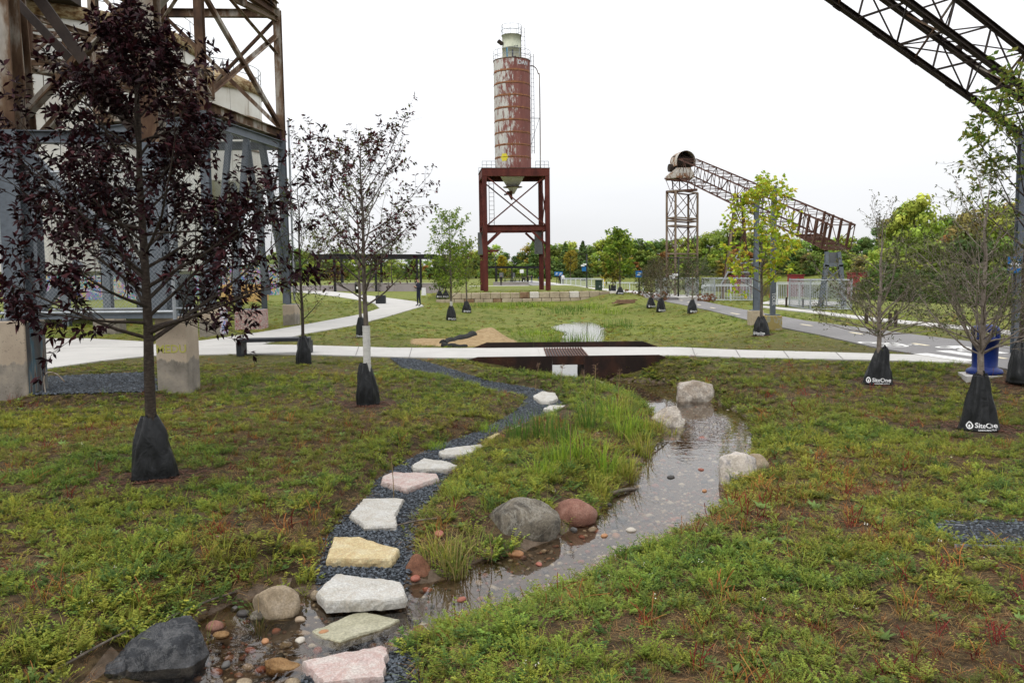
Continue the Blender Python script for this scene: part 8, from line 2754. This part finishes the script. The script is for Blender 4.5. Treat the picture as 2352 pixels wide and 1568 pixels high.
# ------------------------------------------------------------------ far cars
def car(px, py, z, mat, label, rz=0.0):
    p = G(px, py, z) if not isinstance(px, Vector) else px
    o = thing("parked_car", p, label, "car", None, rz)
    prof = [(-2.1, .35), (-2.15, .75), (-1.9, .9), (-1.3, .98), (-.75, 1.4), (.7, 1.43), (1.3, 1.0), (2.0, .88), (2.15, .6), (2.1, .35)]
    mb = MB(); n = len(prof)
    vs_ = [(x_, s * (.85 if z_ < 1.2 else .7), z_) for s in (-1, 1) for x_, z_ in prof]
    mb.add(vs_, [tuple(range(n)), tuple(reversed(range(n, 2 * n)))] + [(i, n + i, n + (i + 1) % n, (i + 1) % n) for i in range(n)])
    mb.build("body", M[mat], o)
    for s in (-1, 1):
        mb = MB(); mb.add([(-1.15, s * .80, 1.0), (-.7, s * .73, 1.33), (.62, s * .73, 1.35), (1.1, s * .80, 1.02)], [(0, 1, 2, 3)]); mb.build("window", M["dark_glass"], o)
        for x_ in (-1.35, 1.35):
            mb = MB(); mb.tube([(x_, s * .72, .32), (x_, s * .9, .32)], .32, 14); w = mb.build("wheel", M["rubber"], o)
            mb = MB(); mb.tube([(x_, s * .88, .32), (x_, s * .92, .32)], .19, 10); mb.build("rim", M["galvanized"], w)
car(968, 636, 0.0, "car_red", "red car parked beyond the planter wall near the pergola", .2)
car(930, 637, 0.0, "car_white", "white car parked beside the red car", .1)
car(655, 645, 0.0, "car_white", "white car behind the tower's farthest column", .1)
car(Vector((-50, 160, 0.1)), 0, 0, "car_red", "second red car far beyond the curving path", .3)

# ------------------------------------------------------------------ picnic tables
for i, (px_, rz) in enumerate(((1170, .2), (1183, -.1), (1194, .15))):
    p = G(px_, 651, .22)
    o = thing("picnic_table", p, "dark green picnic table on the plaza near the information boards", "picnic table", "picnic tables on the plaza", rz)
    mb = MB(); mb.box((0, 0, .75), (1.8, .75, .06)); mb.build("table_top", M["utility_green"], o)
    for s in (-1, 1):
        mb = MB(); mb.box((0, s * .7, .44), (1.8, .28, .05)); mb.build("seat", M["utility_green"], o)
        mb = MB(); mb.bar((s * .7, -.6, 0), (s * .7, -.2, .72), .06, .06); mb.bar((s * .7, .6, 0), (s * .7, .2, .72), .06, .06); mb.bar((s * .7, -.75, .4), (s * .7, .75, .4), .05, .05); mb.build("leg_frame", M["black_metal"], o)

# ------------------------------------------------------------------ people
def person(px, py_head, py_feet, label, top, trousers, hair="hair", pose=0, rz=0.0, z=None, scale=None):
    p = G(px, py_feet, z)
    h = P(px, py_head, p.y).z - z if scale is None else scale
    o = thing("person", p, label, "person", None, rz)
    k = h / 1.75
    # joints (metres for 1.75 m): pelvis first
    st = [0.10, -0.12] if pose == 1 else [0.03, -0.03]
    J = {"pel": (0, 0, .95), "wst": (0, 0, 1.1), "cst": (0, 0, 1.32), "nck": (0, 0, 1.48), "hd0": (0, -.02, 1.57), "hd1": (0, -.025, 1.68)}
    E = [("pel", "wst"), ("wst", "cst"), ("cst", "nck"), ("nck", "hd0"), ("hd0", "hd1")]
    Rr = {"pel": (.15, .11), "wst": (.14, .105), "cst": (.17, .12), "nck": (.055, .055), "hd0": (.085, .095), "hd1": (.088, .10)}
    for s, nm in ((-1, "l"), (1, "r")):
        f = st[0 if s < 0 else 1]
        J["hip" + nm] = (s * .09, 0, .9); J["kne" + nm] = (s * .1, -f * .9 - .01, .5); J["ank" + nm] = (s * .1, -f * 1.4 + .02, .09); J["toe" + nm] = (s * .12, -f * 1.4 - .13, .04)
        J["sh" + nm] = (s * .19, 0, 1.40)
        if pose == 2:
            J["el" + nm] = (s * .25, -.06, 1.14); J["wr" + nm] = (s * .12, -.24, 1.22); J["ha" + nm] = (s * .06, -.30, 1.27)
        else:
            J["el" + nm] = (s * .26, .03 + f * .4, 1.13); J["wr" + nm] = (s * .27, -.05 + f * .8, .89); J["ha" + nm] = (s * .27, -.08 + f, .79)
        E += [("pel", "hip" + nm), ("hip" + nm, "kne" + nm), ("kne" + nm, "ank" + nm), ("ank" + nm, "toe" + nm), ("cst", "sh" + nm), ("sh" + nm, "el" + nm), ("el" + nm, "wr" + nm), ("wr" + nm, "ha" + nm)]
        Rr.update({"hip" + nm: (.095, .095), "kne" + nm: (.065, .065), "ank" + nm: (.045, .05), "toe" + nm: (.04, .035), "sh" + nm: (.07, .07), "el" + nm: (.05, .05), "wr" + nm: (.035, .035), "ha" + nm: (.04, .028)})
    names = list(J)
    me = bpy.data.meshes.new("body")
    me.from_pydata([tuple(c * k for c in J[n_]) for n_ in names], [(names.index(a), names.index(b)) for a, b in E], [])
    ob = bpy.data.objects.new("body_tmp", me); COL.objects.link(ob)
    md = ob.modifiers.new("skin", 'SKIN')
    for n_, sv in zip(names, me.skin_vertices[0].data):
        sv.radius = (Rr[n_][0] * k, Rr[n_][1] * k)
    me.skin_vertices[0].data[0].use_root = True
    ob.modifiers.new("sub", 'SUBSURF').levels = 1
    dg = bpy.context.evaluated_depsgraph_get()
    res = bpy.data.meshes.new_from_object(ob.evaluated_get(dg))
    bpy.data.objects.remove(ob)
    for m_ in (top, trousers, "skin", hair, "cloth_black"):
        res.materials.append(M[m_])
    for f in res.polygons:
        c = f.center / k
        if c.z > 1.64 or (c.z > 1.53 and c.y > .02 and abs(c.x) < .12): f.material_index = 3
        elif c.z > 1.50: f.material_index = 2
        elif c.z < .09: f.material_index = 4
        elif (c.z < .84 and abs(c.x) > .2) or (pose == 2 and c.y < -.2 and c.z > 1.1): f.material_index = 2
        elif c.z < .93 and abs(c.x) < .2: f.material_index = 1
        else: f.material_index = 0
        f.use_smooth = True
    link("body", res, None, o)
    return o
pz = 0.004
o = person(962, 639, 703, "person in dark clothes standing on the curving path with a white bag", "cloth_navy", "cloth_navy", pose=2, rz=R(-60), z=pz)
hp = o.location
mb = MB(); mb.prism([(-.05, -.02), (.22, -.02), (.22, .1), (-.05, .1)], .62, 1.05, .8)
b = mb.build("shoulder_bag", M["cloth_white"], None, loc=(hp.x + .22, hp.y - .1, hp.z)); tag(b, "white cloth bag carried by the person on the curving path", "bag")
person(1151, 632, 656, "person in black standing before the picnic tables", "cloth_black", "cloth_black", z=.2, rz=.5)
person(1213, 632, 651, "person in black walking on the far bike path beside another", "cloth_black", "cloth_black", pose=1, z=.17)
person(1221, 631, 650, "person in navy walking on the far bike path beside the one in black", "cloth_navy", "cloth_blue", pose=1, z=.17)
person(1240, 632, 657, "person in a blue top walking past the silo's legs", "cloth_blue", "cloth_black", pose=1, z=.17, rz=.4)
person(1285, 630, 653, "person in black beside the one in a white shirt near the railing", "cloth_black", "cloth_black", z=.17)
person(1293, 629, 653, "person in a white shirt near the river railing", "cloth_white", "cloth_black", pose=1, z=.17)
person(648, 655, 672, "person in teal sitting height by the planter wall beyond the path", "cloth_teal", "cloth_navy", z=.0)
person(1769, 668, 703, "person in a red top behind the yellow-green maple", "car_red", "cloth_blue", z=-.05, rz=1.2)

# ------------------------------------------------------------------ rusty autumn shrubs along the sidewalk
for i, (px_, py_, h) in enumerate(((1440, 680, 14), (1455, 683, 15), (1470, 686, 15), (1486, 688, 16), (1504, 690, 18), (1524, 692, 20), (1608, 692, 16), (1622, 693, 18), (1636, 695, 18))):
    p = G(px_, py_, -.02)
    hh = px_size(h, p.y)
    o = thing("shrub", p, "low rust-red shrub along the sidewalk by the lattice tower" if i < 6 else "low rust-red shrub beside the middle trestle's enclosure", "shrub", "rust-red shrubs by the lattice tower" if i < 6 else "rust-red shrubs by the middle enclosure")
    o.scale = (hh * 1.7, hh * 1.5, hh * 1.15); o.rotation_euler = (0, 0, i * 1.3)
    c = link("foliage", CR[6 + i % 3], None, o); c.color = (.17, .06, .025, 1)

# ------------------------------------------------------------------ tall sedges and grass tufts by the water
def tuft_mesh(seed, nb, H0, rad, w, lean, cols, seg=4):
    r = np.random.RandomState(seed)
    Q, Tn = [], []
    for _ in range(nb):
        a = r.uniform(0, 6.28); rr_ = rad * math.sqrt(r.rand())
        p = np.array([math.cos(a) * rr_, math.sin(a) * rr_, -.03])
        b = a + r.uniform(-.9, .9)
        out = np.array([math.cos(b), math.sin(b), 0]); sd = np.array([-out[1], out[0], 0])
        h = H0 * r.uniform(.45, 1.1); ln = lean * r.uniform(.1, 1.3) * h
        c = np.array(cols[r.randint(len(cols))]) * r.uniform(.75, 1.25)
        ww = w * r.uniform(.6, 1.2)
        kink = r.rand() < .15
        pts = []
        for k in range(seg + 1):
            t = k / seg
            z = h * (t - .35 * (ln / h) * t ** 3 * (2.0 if kink else 1))
            pts.append((p + out * ln * t ** 2 + np.array([0, 0, z]), ww * (1 - t ** 2) + .0006))
        for k in range(seg):
            (p0, w0_), (p1, w1_) = pts[k], pts[k + 1]
            Q.append([p0 - sd * w0_ / 2, p0 + sd * w0_ / 2, p1 + sd * w1_ / 2, p1 - sd * w1_ / 2]); Tn.append(np.repeat(c[None], 4, 0))
    return np_mesh("blades", np.array(Q).reshape(-1, 3), 4, np.concatenate(Tn))
SEDGE = ((.06, .12, .02), (.09, .17, .028), (.13, .2, .035))
LIMEG = ((.19, .3, .03), (.26, .34, .035), (.14, .23, .028))
YELG = ((.29, .29, .045), (.23, .26, .04), (.34, .27, .08))
DRYG = ((.28, .22, .09), (.18, .2, .05), (.34, .25, .11), (.14, .17, .04))
def tuft(px, py, hpx, nb, rad, lean, cols, label, seed, w=.007, group=None, cat="sedge"):
    p = T(px, py)
    me = tuft_mesh(seed, nb, px_size(hpx, p.y), rad, w, lean, cols)
    o = link("sedge_clump", me, M["leaf"], None, p)
    return tag(o, label, cat, group)
GS = "tall sedges on the grass tongue beside the stream"
LS = {0: "dense dark green sedge clump on the grass tongue beside the stream", 1: "bright lime-green sedge clump on the grass tongue beside the stream", 2: "yellowing sedge clump on the grass tongue beside the stream"}
for i, (a, b, h, n_, rd, ln, kd) in enumerate(((1192, 1010, 82, 90, .16, .35, 0), (1245, 1004, 88, 90, .18, .35, 0), (1296, 1016, 92, 80, .18, .4, 0), (1330, 1055, 100, 90, .16, .6, 1), (1390, 1088, 105, 100, .16, .7, 1), (1352, 985, 95, 70, .16, .5, 0),
                                               (1432, 1005, 90, 80, .18, .5, 1), (1475, 1045, 80, 70, .15, .7, 2), (1285, 1066, 90, 80, .16, .6, 1), (1440, 1100, 82, 80, .13, .9, 2), (1400, 960, 70, 70, .2, .5, 1), (1460, 985, 66, 70, .2, .5, 1), (1500, 990, 60, 60, .18, .7, 2),
                                               (1420, 935, 45, 70, .25, .5, 2), (1545, 1000, 40, 50, .12, .8, 2), (1245, 1090, 60, 60, .15, .8, 1), (1375, 1130, 50, 50, .12, .9, 2))):
    tuft(a, b, h, n_, rd, ln, (SEDGE, LIMEG, YELG)[kd], LS[kd], 300 + i, .009, ("dark green ", "lime-green ", "yellowing ")[kd] + GS)
tuft(1000, 1032, 34, 220, .12, .8, LIMEG, "low bright green mounded tuft beside the narrow white flagstone", 330, .005)
tuft(1120, 992, 34, 160, .16, .6, LIMEG, "low bright green tuft at the start of the tall sedges", 331, .006)
tuft(1046, 1318, 128, 70, .1, .75, DRYG, "half-dry grass tuft arching over the water beside the brown rock", 332, .008)
tuft(1010, 1290, 110, 60, .13, .7, YELG, "yellow-green grass tuft behind the brown rock", 333, .008)
tuft(1085, 1270, 90, 50, .12, .8, DRYG, "dry grass tuft beside the big grey boulder", 334, .007)
tuft(598, 1462, 105, 60, .05, .8, DRYG, "lone dry grass tuft standing in the stream before the beige boulder", 335, .007)
tuft(470, 1492, 90, 16, .05, .6, DRYG, "few dry grass blades against the large black boulder", 336, .006)
tuft(300, 1470, 90, 40, .12, .8, YELG, "yellow-green grass tuft on the bank above the large black boulder", 337, .007)
tuft(95, 1490, 90, 45, .2, .8, YELG, "loose yellow grass tuft on the bank near the black slab", 338, .007)
tuft(1312, 796, 50, 120, .8, .5, SEDGE, "tall dark rushes at the near edge of the pond", 339, .014)
tuft(1345, 797, 46, 120, .7, .5, LIMEG, "tall light rushes at the near edge of the pond", 340, .014)
tuft(1262, 792, 40, 120, .8, .6, LIMEG, "bright rushes between the sand heap and the pond", 341, .014)
tuft(1425, 752, 30, 140, .9, .6, SEDGE, "dark grass clump on the far side of the pond", 342, .016)
tuft(1230, 770, 26, 140, .9, .7, LIMEG, "lime-green grass clump behind the sand heap", 343, .016)
for i, (a, b) in enumerate(((1100, 705), (1150, 708), (1200, 703), (1255, 706), (1320, 712), (1370, 706), (1290, 722), (1410, 718))):
    tuft(a, b, 18, 160, 1.4, .8, LIMEG if i % 2 else SEDGE, "soft %s grass clump at the foot of the block wall" % ("lime-green" if i % 2 else "dark green"), 350 + i, .022, "%s grass clumps below the block wall" % ("lime" if i % 2 else "dark"))
# tall seed-headed stalks
rs_ = random.Random(9)
for i, (a, b, top) in enumerate(((1366, 990, 838), (1345, 965, 850), (1130, 1300, 1205), (1288, 905, 838), (1230, 900, 835), (1420, 930, 850), (1310, 1075, 960), (905, 1150, 1040))):
    p = T(a, b); h = P(a, top, p.y).z - p.z
    o = thing("grass_stalk", p, ["tall seed-headed grass stalk reaching over the bridge's opening", "thinner seed-headed stalk beside the tallest one", "straw stalk leaning by the big grey boulder", "seed-headed stalk before the bridge's steel side", "short seed-headed stalk where the gravel path bends", "seed-headed stalk near the pale wedge boulder", "brown seed stalk among the lime sedges", "thin dry stalk beside the white flagstone"][i], "grass stalk")
    lx = rs_.uniform(-.1, .16) * h
    pts = ospline([(0, 0, -.03), (lx * .2, 0, h * .5), (lx, .02, h)], 4)
    mb = MB(); mb.tube(pts, [.004] * (len(pts) - 1) + [.002], 4); mb.build("stem", M["straw_end"], o, True)
    Q = []
    for k in range(26):
        t = rs_.uniform(.78, 1.0)
        c = Vector(pts[-1]).lerp(Vector(pts[-3]), (1 - t) * 3)
        d = Vector((rs_.uniform(-1, 1), rs_.uniform(-1, 1), rs_.uniform(0, 1))).normalized()
        s_ = d.orthogonal().normalized() * .004
        Q += [tuple(c), tuple(c + d * .03 + s_), tuple(c + d * .06), tuple(c + d * .03 - s_)]
    link("seed_head", np_mesh("seed_head", np.array(Q), 4, np.array([(.12, .07, .045)] * len(Q))), M["leaf"], o)
# sticks and drift lying on the bank
for i, (a, b, c, d, lab) in enumerate(((105, 1560, 330, 1440, "long dry stick along the muddy bank above the black boulder"), (340, 1450, 540, 1372, "dry stick along the muddy bank behind the beige boulder"), (900, 1215, 1040, 1196, "thin reddish stick lying across the slate gravel"), (1395, 1140, 1470, 1128, "dark driftwood stick at the water's edge below the sedges"), (1440, 1040, 1556, 1016, "brown stick poking into the stream from the sedges"))):
    p, q = on(a, b, .02), on(c, d, .02)
    m_ = p.lerp(q, .5) + Vector((0.03, 0.02, .02))
    mb = MB(); mb.tube(ospline([p, m_, q], 5), .008 if i != 3 else .02, 5)
    tag(mb.build("stick", M["bark_grey"], None, True), lab, "stick")
